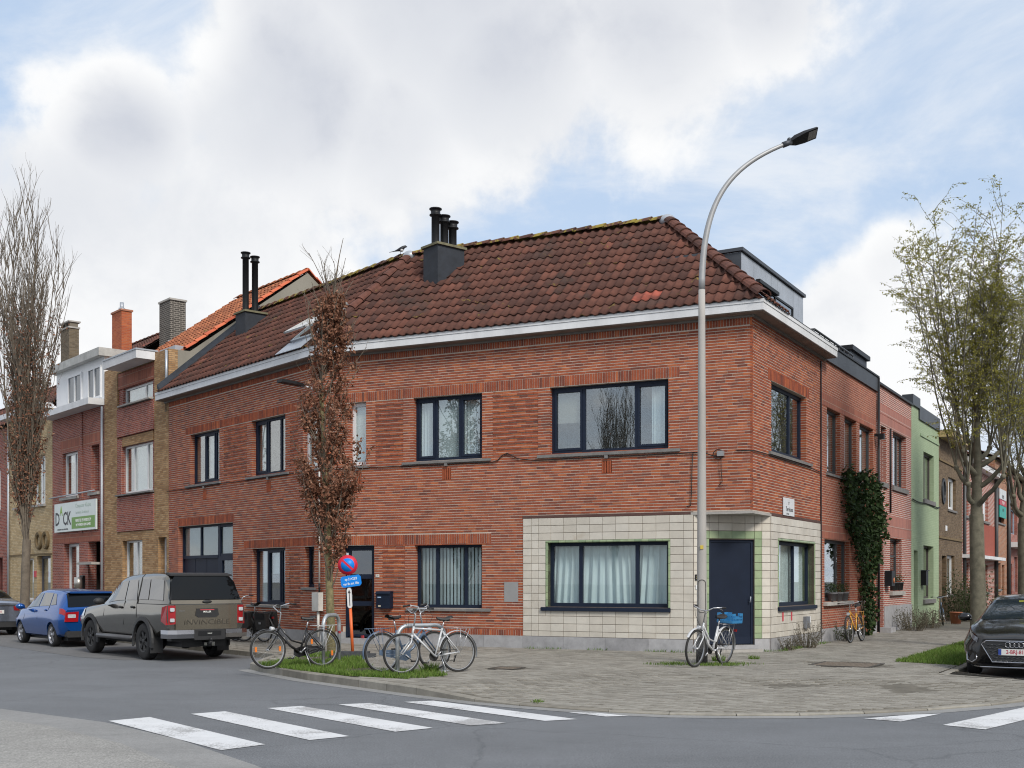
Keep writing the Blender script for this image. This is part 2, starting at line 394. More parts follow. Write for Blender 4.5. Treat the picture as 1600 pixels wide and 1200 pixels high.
# ================================================================== ground, road, pavement
def asphalt_mat(name, col, speck=.25, crack=True):
    m, nt, b = _mk(name); _set(b, .85, 0, .3)
    c = _ramp(nt, _noise(nt, .35, 7, .7), [(.3, dark(col, .84)), (.7, dark(col, 1.13))])
    sp = _ramp(nt, _noise(nt, 55, 3, .7), [(.3, (1 - speck,) * 3), (.7, (1 + speck,) * 3)])
    c = _mix(nt, 'MULTIPLY', 1, c, sp)
    mid = _ramp(nt, _noise(nt, 11, 5, .75), [(.3, (.90,) * 3), (.7, (1.09,) * 3)]); c = _mix(nt, 'MULTIPLY', 1, c, mid)
    st = _ramp(nt, _noise(nt, 1.1, 8, .75, vscale=(.25, 1.0, 1)), [(.30, (.86,) * 3), (.5, (1,) * 3)])
    c = _mix(nt, 'MULTIPLY', 1, c, st)
    if crack:
        tc = nt.nodes.new('ShaderNodeTexCoord'); v = nt.nodes.new('ShaderNodeTexVoronoi'); v.feature = 'DISTANCE_TO_EDGE'; v.inputs['Scale'].default_value = .22
        nz = nt.nodes.new('ShaderNodeTexNoise'); nz.inputs['Scale'].default_value = 1.2; nz.inputs['Detail'].default_value = 6; nt.links.new(tc.outputs['Object'], nz.inputs['Vector'])
        ad = _mix(nt, 'ADD', .55, tc.outputs['Object'], nz.outputs['Color']); nt.links.new(ad, v.inputs['Vector'])
        cr = _ramp(nt, v.outputs['Distance'], [(0, (.72, .72, .72)), (.006, (1, 1, 1))])
        c = _mix(nt, 'MULTIPLY', .8, c, cr)
    nt.links.new(c, b.inputs['Base Color'])
    _bump(nt, b, _noise(nt, 120, 3, .7), .35, .006)
    return m
M_asphalt = asphalt_mat('asphalt', (.148, .156, .166), .5)
M_layby = asphalt_mat('worn_layby_surface', (.145, .145, .145), .4)
M_nearpave = asphalt_mat('washed_concrete_surface', (.27, .265, .25), .45, False)
M_gutter = asphalt_mat('gutter_concrete', (.25, .25, .245), .2, False)
M_earth = mat('joint_sand', (.115, .105, .085), 1.0, var=.35, scale=4, bump=.4, bscale=90)
M_kerb = piece_mat('kerb_concrete', [(0, (.20, .185, .155)), (1, (.29, .275, .24))], .9, nvar=.35, nscale=3, bump=.4)
M_paver = piece_mat('concrete_paver', [(0, (.215, .20, .172)), (.5, (.262, .247, .215)), (1, (.305, .29, .255))], .92, nvar=.3, nscale=1.3, bump=.35, patches=(.55, .60, (.19, .185, .15), .45))
M_paint = mat('white_road_paint', (.60, .61, .62), .75, var=.1, scale=2.5, bump=.3, bscale=120)
def worn_paint():
    m = M_paint; nt = m.node_tree; b = nt.nodes['Principled BSDF']
    n = _noise(nt, 34, 5, .75); big = _noise(nt, 1.4, 4, .6)
    src = b.inputs['Base Color'].links[0].from_socket
    f = _ramp(nt, _mix(nt, 'MULTIPLY', 1, n, big), [(.18, (1, 1, 1)), (.225, (0, 0, 0))])
    nt.links.new(_mix(nt, 'MIX', f, src, (.33, .33, .33)), b.inputs['Base Color'])
worn_paint()
def flat(name, pts, z, mtl, kind='structure', parent=None):
    mb = MB(); mb.add([(p[0], p[1], z) for p in pts], [tuple(range(len(pts)))])
    return mb.build(name, mtl, parent, kind=kind)
flat('ground', [(-900, -300), (900, -300), (900, 1500), (-900, 1500)], -.03, mat('distant_ground', (.13, .13, .12), .95, var=.2, scale=.05))
road = flat('road', [(-220, -40), (220, -40), (220, 320), (-220, 320)], 0.0, M_asphalt)
# street pavement of the corner: kerb line with kerb heights, and the line of the facades
KB = [(WA1.P(45, 2.7, 0), .12, WA1.P(45, -.2, 0)), (WA1.P(22, 2.7, 0), .12, WA1.P(22, -.2, 0)), (WA1.P(12, 2.7, 0), .12, WA1.P(12, -.2, 0)), (WA1.P(6, 2.7, 0), .12, WA1.P(6, -.2, 0)),
      (WA1.P(1, 2.7, 0), .12, WA1.P(2, -.2, 0)), (WA1.P(-2.5, 2.75, 0), .12, WA1.P(0, -.2, 0)), ((-5.06, 22.25), .13, WA2.P(10.2, -.2, 0)), ((-4.75, 21.7), .13, WA2.P(9.6, -.2, 0)),
      ((-3.53, 19.85), .13, WA2.P(8.3, -.2, 0)), ((-2.47, 18.54), .13, WA2.P(7, -.2, 0)), ((-1.44, 17.3), .12, WA2.P(5.6, -.2, 0)), ((-.53, 16.3), .05, WA2.P(4.6, -.2, 0)),
      ((0.1, 15.78), .03, WA2.P(4.0, -.2, 0)), ((1.25, 14.98), .03, WA2.P(3.0, -.2, 0)), ((2.0, 14.68), .03, WA2.P(2.3, -.2, 0)), ((2.84, 14.58), .03, WA2.P(1.5, -.2, 0)),
      ((3.65, 14.6), .03, WCH.P(.1, -.4, 0)), ((4.53, 14.81), .03, WCH.P(.9, -.4, 0)), ((5.48, 15.18), .03, WCH.P(1.7, -.4, 0)), ((6.58, 15.8), .03, WB.P(1.6, -.2, 0)),
      ((7.24, 16.29), .04, WB.P(1.9, -.2, 0)), ((8.2, 17.2), .08, WB.P(2.2, -.2, 0)), ((8.6, 17.95), .12, WB.P(2.5, -.2, 0)), ((7.42, 19.65), .12, WB.P(2.9, -.2, 0)),
      (WB.P(0, 4.33, 0), .12, WB.P(3.5, -.2, 0)), (WB.P(4, 4.33, 0), .12, WB.P(5, -.2, 0)), (WB.P(9, 4.33, 0), .12, WB.P(9, -.2, 0)), (WB.P(20, 4.33, 0), .12, WB.P(20, -.2, 0)), (WB.P(70, 4.33, 0), .12, WB.P(70, -.2, 0))]
KL = [(k[0][0], k[0][1], k[1]) for k in KB]; BL = [(k[2][0], k[2][1]) for k in KB]
def seg_near(p, a, b):
    dx, dy = b[0] - a[0], b[1] - a[1]; l2 = dx * dx + dy * dy
    t = 0 if l2 == 0 else max(0, min(1, ((p[0] - a[0]) * dx + (p[1] - a[1]) * dy) / l2))
    return math.hypot(p[0] - a[0] - dx * t, p[1] - a[1] - dy * t), t
def zs(x, y):
    best = (1e9, .12)
    for a, b in zip(KL, KL[1:]):
        d, t = seg_near((x, y), a, b)
        if d < best[0]: best = (d, a[2] + (b[2] - a[2]) * t)
    db = min(seg_near((x, y), a, b)[0] for a, b in zip(BL, BL[1:]))
    f = best[0] / max(1e-6, best[0] + db)
    return best[1] + (.17 - best[1]) * min(1, f * 1.15)
mb = MB(); NR = 8
rows = []
for i in range(len(KB)):
    k, b = KL[i], BL[i]
    rows.append([(k[0] + (b[0] - k[0]) * j / NR, k[1] + (b[1] - k[1]) * j / NR) for j in range(NR + 1)])
vv = [(x, y, zs(x, y) - .014) for rw in rows for x, y in rw]
ff = [(i * (NR + 1) + j, (i + 1) * (NR + 1) + j, (i + 1) * (NR + 1) + j + 1, i * (NR + 1) + j + 1) for i in range(len(KB) - 1) for j in range(NR)]
mb.add(vv, ff, smooth=True)
pavement = mb.build('pavement', M_earth, kind='structure')
def pin(p, poly):
    c = False; n = len(poly); j = n - 1
    for i in range(n):
        a, b = poly[i], poly[j]
        if (a[1] > p[1]) != (b[1] > p[1]) and p[0] < (b[0] - a[0]) * (p[1] - a[1]) / (b[1] - a[1]) + a[0]: c = not c
        j = i
    return c
PAVE_POLY = [(x, y) for x, y, h in KL] + [WB.P(70, 0, 0)[:2], CHB, CHA, BEND, WA1.P(45, 0, 0)[:2]]
GRASS_A = [(-4.75, 21.6), (-3.75, 20.3), (-2.7, 19.2), (-1.75, 18.6), (-1.05, 19.2), (-1.35, 19.9), (-2.3, 20.2), (-2.7, 21.5), (-3.0, 23.2), (-3.6, 24.9), (-4.4, 25.0), (-4.5, 23.0)]
GRASS_B = [WB.P(-.25, 2.95, 0)[:2], WB.P(-.45, 4.15, 0)[:2], WB.P(34, 4.15, 0)[:2], WB.P(34, 2.95, 0)[:2]]
# concrete pavers: 0.22 x 0.11 in running bond
pav = []
ca, sa = math.cos(R(-31)), math.sin(R(-31))
def to_l(x, y): return (x * ca + y * sa, -x * sa + y * ca)
def to_w(u, v): return (u * ca - v * sa, u * sa + v * ca)
PL, PW = .222, .112
us = [to_l(*p) for p in [(-13, 13), (16, 13), (16, 38), (-13, 38)]]
u0, u1 = min(p[0] for p in us), max(p[0] for p in us); v0, v1 = min(p[1] for p in us), max(p[1] for p in us)
COVER_A, COVER_B = (-.09, 20.7, .30), (6.3, 21.7, .66)
nv = int((v1 - v0) / PW)
# coarse height lattice for speed
HG = {}
def zsf(x, y):
    gx, gy = math.floor(x / .5), math.floor(y / .5); fx, fy = x / .5 - gx, y / .5 - gy
    def h(i, j):
        if (i, j) not in HG: HG[(i, j)] = zs(i * .5, j * .5)
        return HG[(i, j)]
    return (h(gx, gy) * (1 - fx) + h(gx + 1, gy) * fx) * (1 - fy) + (h(gx, gy + 1) * (1 - fx) + h(gx + 1, gy + 1) * fx) * fy
rp = random.Random(3)
for j in range(nv):
    v = v0 + j * PW
    off = (j % 2) * PL / 2
    for i in range(int((u1 - u0) / PL)):
        u = u0 + i * PL + off; x, y = to_w(u, v)
        if y < 14 or abs(x) > y * .47 + .3 or y > 33 and x < 0: continue
        if y > 36: continue
        if not pin((x, y), PAVE_POLY) or pin((x, y), GRASS_A) or pin((x, y), GRASS_B): continue
        if max(abs(x - COVER_A[0]), abs(y - COVER_A[1])) < COVER_A[2] + .04 or max(abs(x - COVER_B[0]), abs(y - COVER_B[1])) < COVER_B[2] + .04: continue
        if min(seg_near((x, y), a, b)[0] for a, b in zip(KL[4:25], KL[5:25])) < .2: continue
        pav.append((x, y, zsf(x, y) + rp.gauss(0, .0016), rp.random()))
pav.sort(key=lambda p: p[1])
def paver_mb(mb, x, y, z, r, rot=None):
    a, b, h = PL / 2 - .0035, PW / 2 - .0035, .03
    mb.box((-a, -b, -h), (a, b, 0), lambda X, Y, Z: (x + X * ca - Y * sa, y + X * sa + Y * ca, z + Z), 0, r, skip=(0,))
pool = []
for k in range(16):
    m_ = MB(); paver_mb(m_, 0, 0, 0, (k + .5) / 16); pool.append(m_.mesh('paver', M_paver))
for x, y, z, r in pav[:300]: inst('paver', pool[int(r * 15.99)], pavement, (x, y, z))
mb = MB()
for x, y, z, r in pav[300:]: paver_mb(mb, x, y, z, r)
mb.build('paver_field', M_paver, pavement, kind='stuff')
# kerb stones
def along(pl, step):
    out = []
    for a, b in zip(pl, pl[1:]):
        L = math.hypot(b[0] - a[0], b[1] - a[1]); n = max(1, round(L / step))
        for k in range(n):
            t0, t1 = k / n, (k + 1) / n
            out.append((tuple(a[i] + (b[i] - a[i]) * t0 for i in range(3)), tuple(a[i] + (b[i] - a[i]) * t1 for i in range(3))))
    return out
for a, b in along(KL[2:26], 1.0):
    dx, dy = n2(b[0] - a[0], b[1] - a[1]); nx, ny = dy, -dx      # inward side checked below
    mid = ((a[0] + b[0]) / 2, (a[1] + b[1]) / 2)
    if not pin((mid[0] + nx * .1, mid[1] + ny * .1), PAVE_POLY): nx, ny = -nx, -ny
    mb = MB(); g = .006; w = .14; h0, h1 = a[2] + .003, b[2] + .003; c = .018
    A = (a[0] + dx * g, a[1] + dy * g); B = (b[0] - dx * g, b[1] - dy * g)
    prof = [(0, -.06), (0, -c), (c, 0), (w, 0), (w, -.06)]
    vv = [(A[0] + nx * o, A[1] + ny * o, (h0 + dz) if dz > -.05 else -.05) for o, dz in prof] + [(B[0] + nx * o, B[1] + ny * o, (h1 + dz) if dz > -.05 else -.05) for o, dz in prof]
    n = 5; mb.add(vv, [(0, 1, n + 1, n), (1, 2, n + 2, n + 1), (2, 3, n + 3, n + 2), (3, 4, n + 4, n + 3), (0, 4, 3, 2, 1), (n, n + 1, n + 2, n + 3, n + 4)], r=rp.random())
    mb.build('kerb_stone', M_kerb, pavement)
# gutter strip on the road along the kerb
def offset_strip(pl, o0, o1, z, name, mtl):
    mb = MB(); L = []
    for i, p in enumerate(pl):
        a, b = pl[max(0, i - 1)], pl[min(len(pl) - 1, i + 1)]; d = n2(b[0] - a[0], b[1] - a[1]); nx, ny = d[1], -d[0]
        if pin((p[0] + nx * .2, p[1] + ny * .2), PAVE_POLY): nx, ny = -nx, -ny
        L.append(((p[0] + nx * o0, p[1] + ny * o0, z), (p[0] + nx * o1, p[1] + ny * o1, z)))
    vv = [q for l in L for q in l]
    mb.add(vv, [(2 * i, 2 * i + 1, 2 * i + 3, 2 * i + 2) for i in range(len(L) - 1)])
    return mb.build(name, mtl, kind='structure')
offset_strip(KL[6:22], -.01, .26, .004, 'gutter', M_gutter)
flat('layby', [WA1.P(-1.9, 2.72, 0)[:2], WA1.P(30, 2.72, 0)[:2], WA1.P(30, 5.75, 0)[:2], WA1.P(1.0, 5.75, 0)[:2], WA1.P(-.6, 5.4, 0)[:2]], .004, M_layby)
flat('parking_bay', [(8.75, 18.0), (7.55, 19.75), WB.P(0, 4.35, 0)[:2], WB.P(60, 4.35, 0)[:2], WB.P(60, 6.4, 0)[:2], (11.5, 19.2)], .004, M_layby)
NE = [(-9.5, 17.4), (-6.85, 15.42), (-4.95, 13.97), (-3.6, 12.45), (-2.37, 10.68), (-1.3, 8.9), (-.6, 7.0)]
flat('near_gutter', NE + [(-1.3, 6.7), (-1.95, 8.75), (-2.95, 10.4), (-4.1, 12.1), (-5.45, 13.55), (-7.3, 14.95), (-10, 17.0)], .004, M_gutter)
flat('near_pavement', [(-1.3, 6.7), (-1.95, 8.75), (-2.95, 10.4), (-4.1, 12.1), (-5.45, 13.55), (-7.3, 14.95), (-10, 17.0), (-25, 10), (-12, -5), (-1.3, -5)], .008, M_nearpave)
# zebra crossings
for S in [[(-4.93, 14.07), (-4.55, 14.47), (-2.58, 12.05), (-2.94, 11.64)], [(-4.13, 14.81), (-3.76, 15.1), (-1.79, 12.69), (-2.18, 12.38)], [(-3.29, 15.48), (-2.88, 15.74), (-.92, 13.4), (-1.32, 13.06)],
          [(-2.4, 15.94), (-1.99, 16.12), (-.07, 13.86), (-.49, 13.63)], [(-1.53, 16.27), (-1.12, 16.44), (.81, 14.24), (.40, 14.07)], [(.73, 14.98), (1.10, 14.93), (1.48, 14.58), (1.18, 14.52)],
          [(4.37, 14.3), (5.08, 14.72), (5.53, 14.84), (4.73, 14.01)], [(5.11, 13.67), (7.25, 15.92), (7.6, 15.56), (5.45, 13.26)]]:
    flat('crossing_stripe', S, .006, M_paint, kind=None, parent=road)
# manhole covers
def cover(x, y, w, label, n, rot):
    z = zs(x, y)
    t = thing('manhole_cover', label, 'manhole cover', (x, y, z - .002), rot, 'manhole covers in the pavement')
    mb = MB(); h = w / 2
    for a, b in (((-h, -h), (h, -h + .05)), ((-h, h - .05), (h, h)), ((-h, -h + .05), (-h + .05, h - .05)), ((h - .05, -h + .05), (h, h - .05))): mb.box((a[0], a[1], -.03), (b[0], b[1], .008))
    mb.build('rim', mat('cast_iron', (.075, .07, .062), .7, .3, var=.3, scale=12), t, world=False)
    mb = MB(); mb.box((-h + .05, -h + .05, -.03), (h - .05, h - .05, -.004)); mb.build('lid', MATS['cast_iron'], t, world=False)
    mb = MB(); st = (w - .12) / n
    for i in range(n):
        for j in range(n):
            if n < 9 or (i + j) % 2 == 0 or True:
                a = -h + .06 + i * st; b = -h + .06 + j * st; mb.box((a + st * .12, b + st * .12, -.004), (a + st * .88, b + st * .88, .006))
    mb.build('raised_grid', mat('worn_cover_grid', (.17, .14, .11), .8, .1, var=.3, scale=9), t, world=False, kind='stuff')
cover(COVER_A[0], COVER_A[1], .52, 'small dark square manhole cover in front of the cream tiled window', 6, R(-25))
cover(COVER_B[0], COVER_B[1], 1.15, 'large brown grid manhole cover in the pavement beside the grass verge', 12, R(-31))
# ------------------------------------------------------------------ grass
M_grass = leaf_mat('grass_blade', [(.05, .09, .014), (.09, .16, .025), (.14, .23, .04), (.20, .22, .075)], .3)
M_soil = mat('bare_soil', (.075, .065, .045), 1, var=.4, scale=6, bump=.6, bscale=60)
def grass(name, label, poly, dens, h, seed, thin=None, wb=.006):
    rr = random.Random(seed); mb = MB()
    xs = [p[0] for p in poly]; ys = [p[1] for p in poly]
    area = (max(xs) - min(xs)) * (max(ys) - min(ys)); n = int(area * dens)
    for _ in range(n):
        x, y = rr.uniform(min(xs), max(xs)), rr.uniform(min(ys), max(ys))
        if not pin((x, y), poly): continue
        if thin and rr.random() > thin(x, y): continue
        hh = h * rr.uniform(.4, 1.25); an = rr.uniform(0, math.pi); lx, ly = rr.gauss(0, .35) * hh, rr.gauss(0, .35) * hh
        w = rr.uniform(.6, 1.4) * wb; cx, cy = math.cos(an) * w, math.sin(an) * w; z = zs_c(x, y) - .012
        mb.add([(x - cx, y - cy, z), (x + cx, y + cy, z), (x + cx * .6 + lx * .5, y + cy * .6 + ly * .5, z + hh * .6), (x + lx, y + ly, z + hh)], [(0, 1, 2), (0, 2, 3)], r=min(1, max(0, rr.gauss(.5, .22))))
    o = mb.build(name, M_grass); tag(o, label, 'grass'); o['kind'] = 'stuff'; return o
def zs_c(x, y): return zsf(x, y)
from mathutils import noise as mnoise
def patchy(k, lo): return lambda x, y: max(0.0, min(1.0, .55 + lo + 1.6 * mnoise.noise(Vector((x * k, y * k, 1.7)))))
flat_s = MB()
def soil(poly, name):
    mb = MB(); mb.add([(x, y, zs(x, y) - .006) for x, y in poly], [tuple(range(len(poly)))]); return mb.build(name, M_soil, kind='structure')
soil(GRASS_A, 'bare_earth')
def soil_strip():
    mb = MB(); n = 24; vv = []
    for i in range(n + 1):
        v = -.35 + 34.35 * (i / n) ** 1.6
        for d in (2.95, 3.55, 4.15):
            p = WB.P(v, d, 0); vv.append((p[0], p[1], zs(p[0], p[1]) - .004))
    mb.add(vv, [(3 * i + j, 3 * i + 3 + j, 3 * i + 4 + j, 3 * i + 1 + j) for i in range(n) for j in (0, 1)]); mb.build('verge_earth', M_soil, kind='structure')
soil_strip()
grass('grass_tuft_bed', 'patchy green grass under the parked bicycles round the tree trunk', GRASS_A, 2600, .085, 11, patchy(1.1, -.06), .007)
VN = [WB.P(-.25, 2.95, 0)[:2], WB.P(-.45, 4.15, 0)[:2], WB.P(12, 4.15, 0)[:2], WB.P(12, 2.95, 0)[:2]]
grass('grass_verge', 'short green grass verge beside the black car', VN, 1500, .075, 12, None, .008)
grass('grass_verge_far', 'far grass strip along the side street', [WB.P(12, 2.95, 0)[:2], WB.P(12, 4.15, 0)[:2], WB.P(34, 4.15, 0)[:2], WB.P(34, 2.95, 0)[:2]], 60, .14, 13, None, .02)
def ring(cx, cy, rx, ry, n=10): return [(cx + rx * math.cos(2 * math.pi * i / n), cy + ry * math.sin(2 * math.pi * i / n)) for i in range(n)]
grass('post_weeds', 'low green weeds round the foot of the lamp post', ring(3.6, 21.5, 1.15, .42), 1500, .06, 14, patchy(1.6, -.15), .007)
grass('wall_weeds', 'green weeds sprouting along the plinth of the corner house', [WA2.P(5.2, .22, 0)[:2], WA2.P(5.2, .01, 0)[:2], CHA, CHB, WB.P(5.2, .01, 0)[:2], WB.P(5.2, .28, 0)[:2], WB.P(1.3, .3, 0)[:2], WCH.P(.2, .15, 0)[:2], WA2.P(1.5, .2, 0)[:2]], 900, .07, 15, patchy(1.3, -.2), .007)
for i, (px_, py_, w_, h_, lab) in enumerate([(1057, 1019, .10, .30, 'tall grass tuft at the plinth left of the lamp post'), (1178, 1031, .12, .09, 'small grass tuft in the pavement right of the navy corner door'), (672, 1049, .16, .16, 'grass tuft below the crank of the white trekking bicycle'),
                                          (1123, 1034, .14, .12, 'grass tuft behind the rear wheel of the bicycle with the blue crate'), (840, 1085, .10, .05, 'single low weed near the kerb in front of the zebra crossing')]):
    g = ground_px(px_, py_, .14)
    grass('weed_tuft', lab, ring(g[0], g[1], w_, w_), 2600, h_, 30 + i, None, .008)
# ================================================================== building helpers
def sub_iv(iv, cut):
    out = []
    for a, b in iv:
        if cut[1] <= a or cut[0] >= b: out.append((a, b)); continue
        if cut[0] > a: out.append((a, cut[0]))
        if cut[1] < b: out.append((cut[1], b))
    return out
def wall_mass(mb, w, s0, s1, z0, z1, holes, d0, d1, uv=False, m=0):
    zc = sorted({z0, z1} | {z for h in holes for z in (h[2], h[3]) if z0 < z < z1})
    for a, b in zip(zc, zc[1:]):
        iv = [(s0, s1)]
        for h in holes:
            if h[2] < b - 1e-6 and h[3] > a + 1e-6: iv = sub_iv(iv, (h[0], h[1]))
        for p, q in iv:
            if q - p > 1e-4: w.box(mb, p, q, d0, d1, a, b, m, uv=uv)
BP, BH, BLN, VJ = .0615, .0445, .212, .006
def gen_bricks(w, s0, s1, z0, z1, holes, grooves=(), soldiers=(), seed=1, depth=.165):
    """list of (s0,s1,z0,z1,dout,rnd) : stretcher courses in irregular bond, soldier rows, panels of proud and recessed courses"""
    rr = random.Random(seed); out = []
    hs = list(holes) + [s for s in soldiers]
    n = int(round((z1 - z0) / BP))
    for k in range(n):
        za, zb = z0 + k * BP + .006, z0 + k * BP + .006 + BH
        cuts = sorted({s0, s1} | {x for h in hs if h[2] < zb and h[3] > za for x in (h[0], h[1]) if s0 < x < s1} | {x for g in grooves if g[2] < zb and g[3] > za for x in g[:2] if s0 < x < s1})
        for a, b in zip(cuts, cuts[1:]):
            mid = (a + b) / 2; lo, hi = za, zb
            for h in hs:
                if h[0] < mid < h[1] and h[2] < hi and h[3] > lo:
                    if h[2] > lo + 1e-4: hi = min(hi, h[2])
                    elif h[3] < hi - 1e-4: lo = max(lo, h[3])
                    else: lo, hi = 1, 0
            if hi - lo < .015: continue
            gv = any(g[0] < mid < g[1] and g[2] < lo and g[3] > hi for g in grooves)
            dd = (-.011 if k % 2 else .006) if gv else 0
            x = a; first = rr.choice([.25, .5, .5, .75, 1.0]) * BLN
            while x < b - .012:
                L = first if first else BLN; first = None
                e = min(x + L, b)
                if b - e < .03: e = b
                out.append((x + (VJ / 2 if x > a else 0), e - (VJ / 2 if e < b else 0), lo, hi, dd + rr.gauss(0, .0012), min(1, max(0, rr.betavariate(2.2, 2.0) + (.03 if gv else 0)))))
                x = e
    for s in soldiers:
        n = max(1, int(round((s[1] - s[0]) / BP)))
        for i in range(n):
            a = s[0] + (s[1] - s[0]) * i / n
            out.append((a + .0055, a + (s[1] - s[0]) / n - .0055, s[2] + .005, s[3] - .005, rr.gauss(.001, .001), min(1, max(0, rr.betavariate(2.4, 2.4) - .04))))
    return [(a, b, lo, hi, d, r, depth) for a, b, lo, hi, d, r in out]
def bricks_to(mb, w, bl):
    for a, b, lo, hi, d, r, dep in bl: w.box(mb, a, b, -dep, d, lo, hi, 0, r, skip=(2,))
def folded(w, s0, s1, z0, z1, d, amp=.03, per=.11, seed=0, gather=0.0):
    mb = MB(); rr = random.Random(seed); ph = [rr.uniform(0, 6.28) for _ in range(3)]; n = max(24, int((s1 - s0) / .02))
    def fn(u, v):
        s = s0 + (s1 - s0) * u
        x = s + gather * math.sin(s * 3.1 + ph[0]) * (1 - v) * .08
        q = amp * (math.sin(2 * math.pi * s / per + ph[1] + .9 * math.sin(s * 5 + ph[2])) + .4 * math.sin(2 * math.pi * s / (per * .43) + v * .8))
        return w.P(x, d + q * (.75 + .25 * (1 - v)), z0 + (z1 - z0) * v)
    mb.grid(fn, n, 3, r=.5); return mb
def window(w, parent, s0, s1, z0, z1, mull=(), trans=(), mtl=None, dep=.135, fw=.065, sash=(), sill=None, sillm=None, curtain=None, glass=None, name='window', label=None, sill_ext=(.1, .1), room=.9, plant=False, transpane=None):
    """frame fills s0..s1,z0..z1, its face dep metres behind the wall face. mull: mullion centres (s); sash: pane indices with an extra sash frame"""
    mtl = mtl or M_navy; glass = glass or M_glass; ft = .07
    mb = MB(); d0, d1 = -dep - ft, -dep
    w.box(mb, s0, s1, d0, d1, z1 - fw, z1); w.box(mb, s0, s1, d0, d1, z0, z0 + fw * 1.15)
    w.box(mb, s0, s0 + fw, d0, d1, z0 + fw * 1.15, z1 - fw); w.box(mb, s1 - fw, s1, d0, d1, z0 + fw * 1.15, z1 - fw)
    edges = [s0 + fw] + [e for m_ in mull for e in (m_ - fw * .55, m_ + fw * .55)] + [s1 - fw]
    for m_ in mull: w.box(mb, m_ - fw * .55, m_ + fw * .55, d0, d1 - .004, z0 + fw * 1.15, z1 - fw)
    f = mb.build(name, mtl, parent, label=label)
    zr = [z0 + fw * 1.15] + [e for t in trans for e in (t - fw * .5, t + fw * .5)] + [z1 - fw]
    if trans:
        mb = MB()
        for t in trans:
            for i in range(0, len(edges), 2): w.box(mb, edges[i], edges[i + 1], d0 + .005, d1 - .006, t - fw * .5, t + fw * .5)
        mb.build('transom', mtl, f)
    for i in range(0, len(edges), 2):
        for j in range(0, len(zr), 2):
            a, b, lo, hi = edges[i], edges[i + 1], zr[j], zr[j + 1]
            if i // 2 in sash:
                mb = MB(); q = .05
                w.box(mb, a, b, d0 + .01, d1 + .012, hi - q, hi); w.box(mb, a, b, d0 + .01, d1 + .012, lo, lo + q)
                w.box(mb, a, a + q, d0 + .01, d1 + .012, lo + q, hi - q); w.box(mb, b - q, b, d0 + .01, d1 + .012, lo + q, hi - q)
                mb.build('sash', mtl, f); a, b, lo, hi = a + q, b - q, lo + q, hi - q
            mb = MB(); w.box(mb, a - .005, b + .005, d0 + .03, d0 + .038, lo - .005, hi + .005); mb.build('pane', glass, f)
    # what is seen behind the glass
    mb = MB(); rd = -dep - ft - room; q = .02
    w.box(mb, s0 - q, s1 + q, rd - .05, rd, z0 - q, z1 + q); w.box(mb, s0 - q - .05, s0 - q, rd, d0, z0 - q, z1 + q); w.box(mb, s1 + q, s1 + q + .05, rd, d0, z0 - q, z1 + q)
    w.box(mb, s0 - q, s1 + q, rd, d0, z0 - q - .05, z0 - q); w.box(mb, s0 - q, s1 + q, rd, d0, z1 + q, z1 + q + .05)
    mb.build('room', M_int, f)
    if curtain:
        for c in curtain:
            kind, a, b = c[0], c[1], c[2]; zz0 = c[3] if len(c) > 3 else z0 + .04
            if kind == 'net': folded(w, a, b, zz0, z1 - .03, d0 - .07, .018, .085, int(a * 100)).build('curtain', M_curt, f)
            elif kind == 'drape': folded(w, a, b, zz0, z1 - .03, d0 - .09, .038, .17, int(a * 100), 1.0).build('curtain', M_curt, f)
            elif kind == 'slats':
                n = int((b - a) / .09); rr = random.Random(int(a * 100))
                for i in range(n):
                    x = a + (b - a) * i / n; mb = MB(); t = .035
                    mb.add([w.P(x, d0 - .05, zz0), w.P(x + .085, d0 - .05 - t, zz0), w.P(x + .085, d0 - .05 - t, z1 - .05), w.P(x, d0 - .05, z1 - .05)], [(0, 1, 2, 3)])
                    mb.build('blind_slat', M_curt, f)
            elif kind == 'blind':
                mb = MB(); w.box(mb, a, b, d0 - .03, d0 - .024, zz0, z1 - .02); mb.build('screen_blind', M_blind, f)
            elif kind == 'white':
                mb = MB(); w.box(mb, a, b, d0 - .05, d0 - .04, zz0, z1 - .02); mb.build('blind', M_curt, f)
    if sill is not None:
        mb = MB(); e0, e1 = sill_ext; t, pr = sill
        vv = [w.P(s, d, z) for s in (s0 - e0, s1 + e1) for d, z in ((-dep - .01, z0), (-.002, z0 - .012), (pr, z0 - .02), (pr, z0 - t), (-.01, z0 - t))]
        ff = [(0, 1, 6, 5), (1, 2, 7, 6), (2, 3, 8, 7), (3, 4, 9, 8), (4, 3, 2, 1, 0), (5, 6, 7, 8, 9), (0, 5, 9, 4)]
        mb.add(vv, ff); mb.build('sill', sillm or M_stone_sill, f)
    return f

# ================================================================== the corner house
house = thing('corner_house', 'two storey red brick corner house with brown tiled hip roof and cream tiled shopfront', 'house', (CN[0], CN[1], .1))
ZP, ZT = .448, 7.277         # plinth top, wall top
h_A2 = [(6.366, 8.21, 4.585, 6.105), (1.837, 4.637, 4.595, 6.10), (9.555, 10.03, 4.56, 6.105), (9.322, 10.226, .2, 2.577), (6.368, 8.174, 1.07, 2.565)]
shop_A2 = (S_CHA - .002, 5.31, ZP - .01, 3.142)
h_A1 = [(5.80, 7.71, 4.60, 6.10), (1.97, 3.835, 4.59, 6.10), (.34, 1.06, 4.57, 6.10), (4.953, 8.557, .15, 3.36), (1.975, 3.80, 1.07, 2.585), (.496, .972, 1.55, 2.58)]
h_B = [(1.295, 4.02, 4.57, 6.11)]
sol_A2 = [(1.58, S_BEND, 6.115, 6.35), (6.12, S_BEND, 2.59, 2.825), (0, S_BEND, 7.105, 7.27), (5.312, 9.32, ZP, .585), (10.23, S_BEND, ZP, .585)]
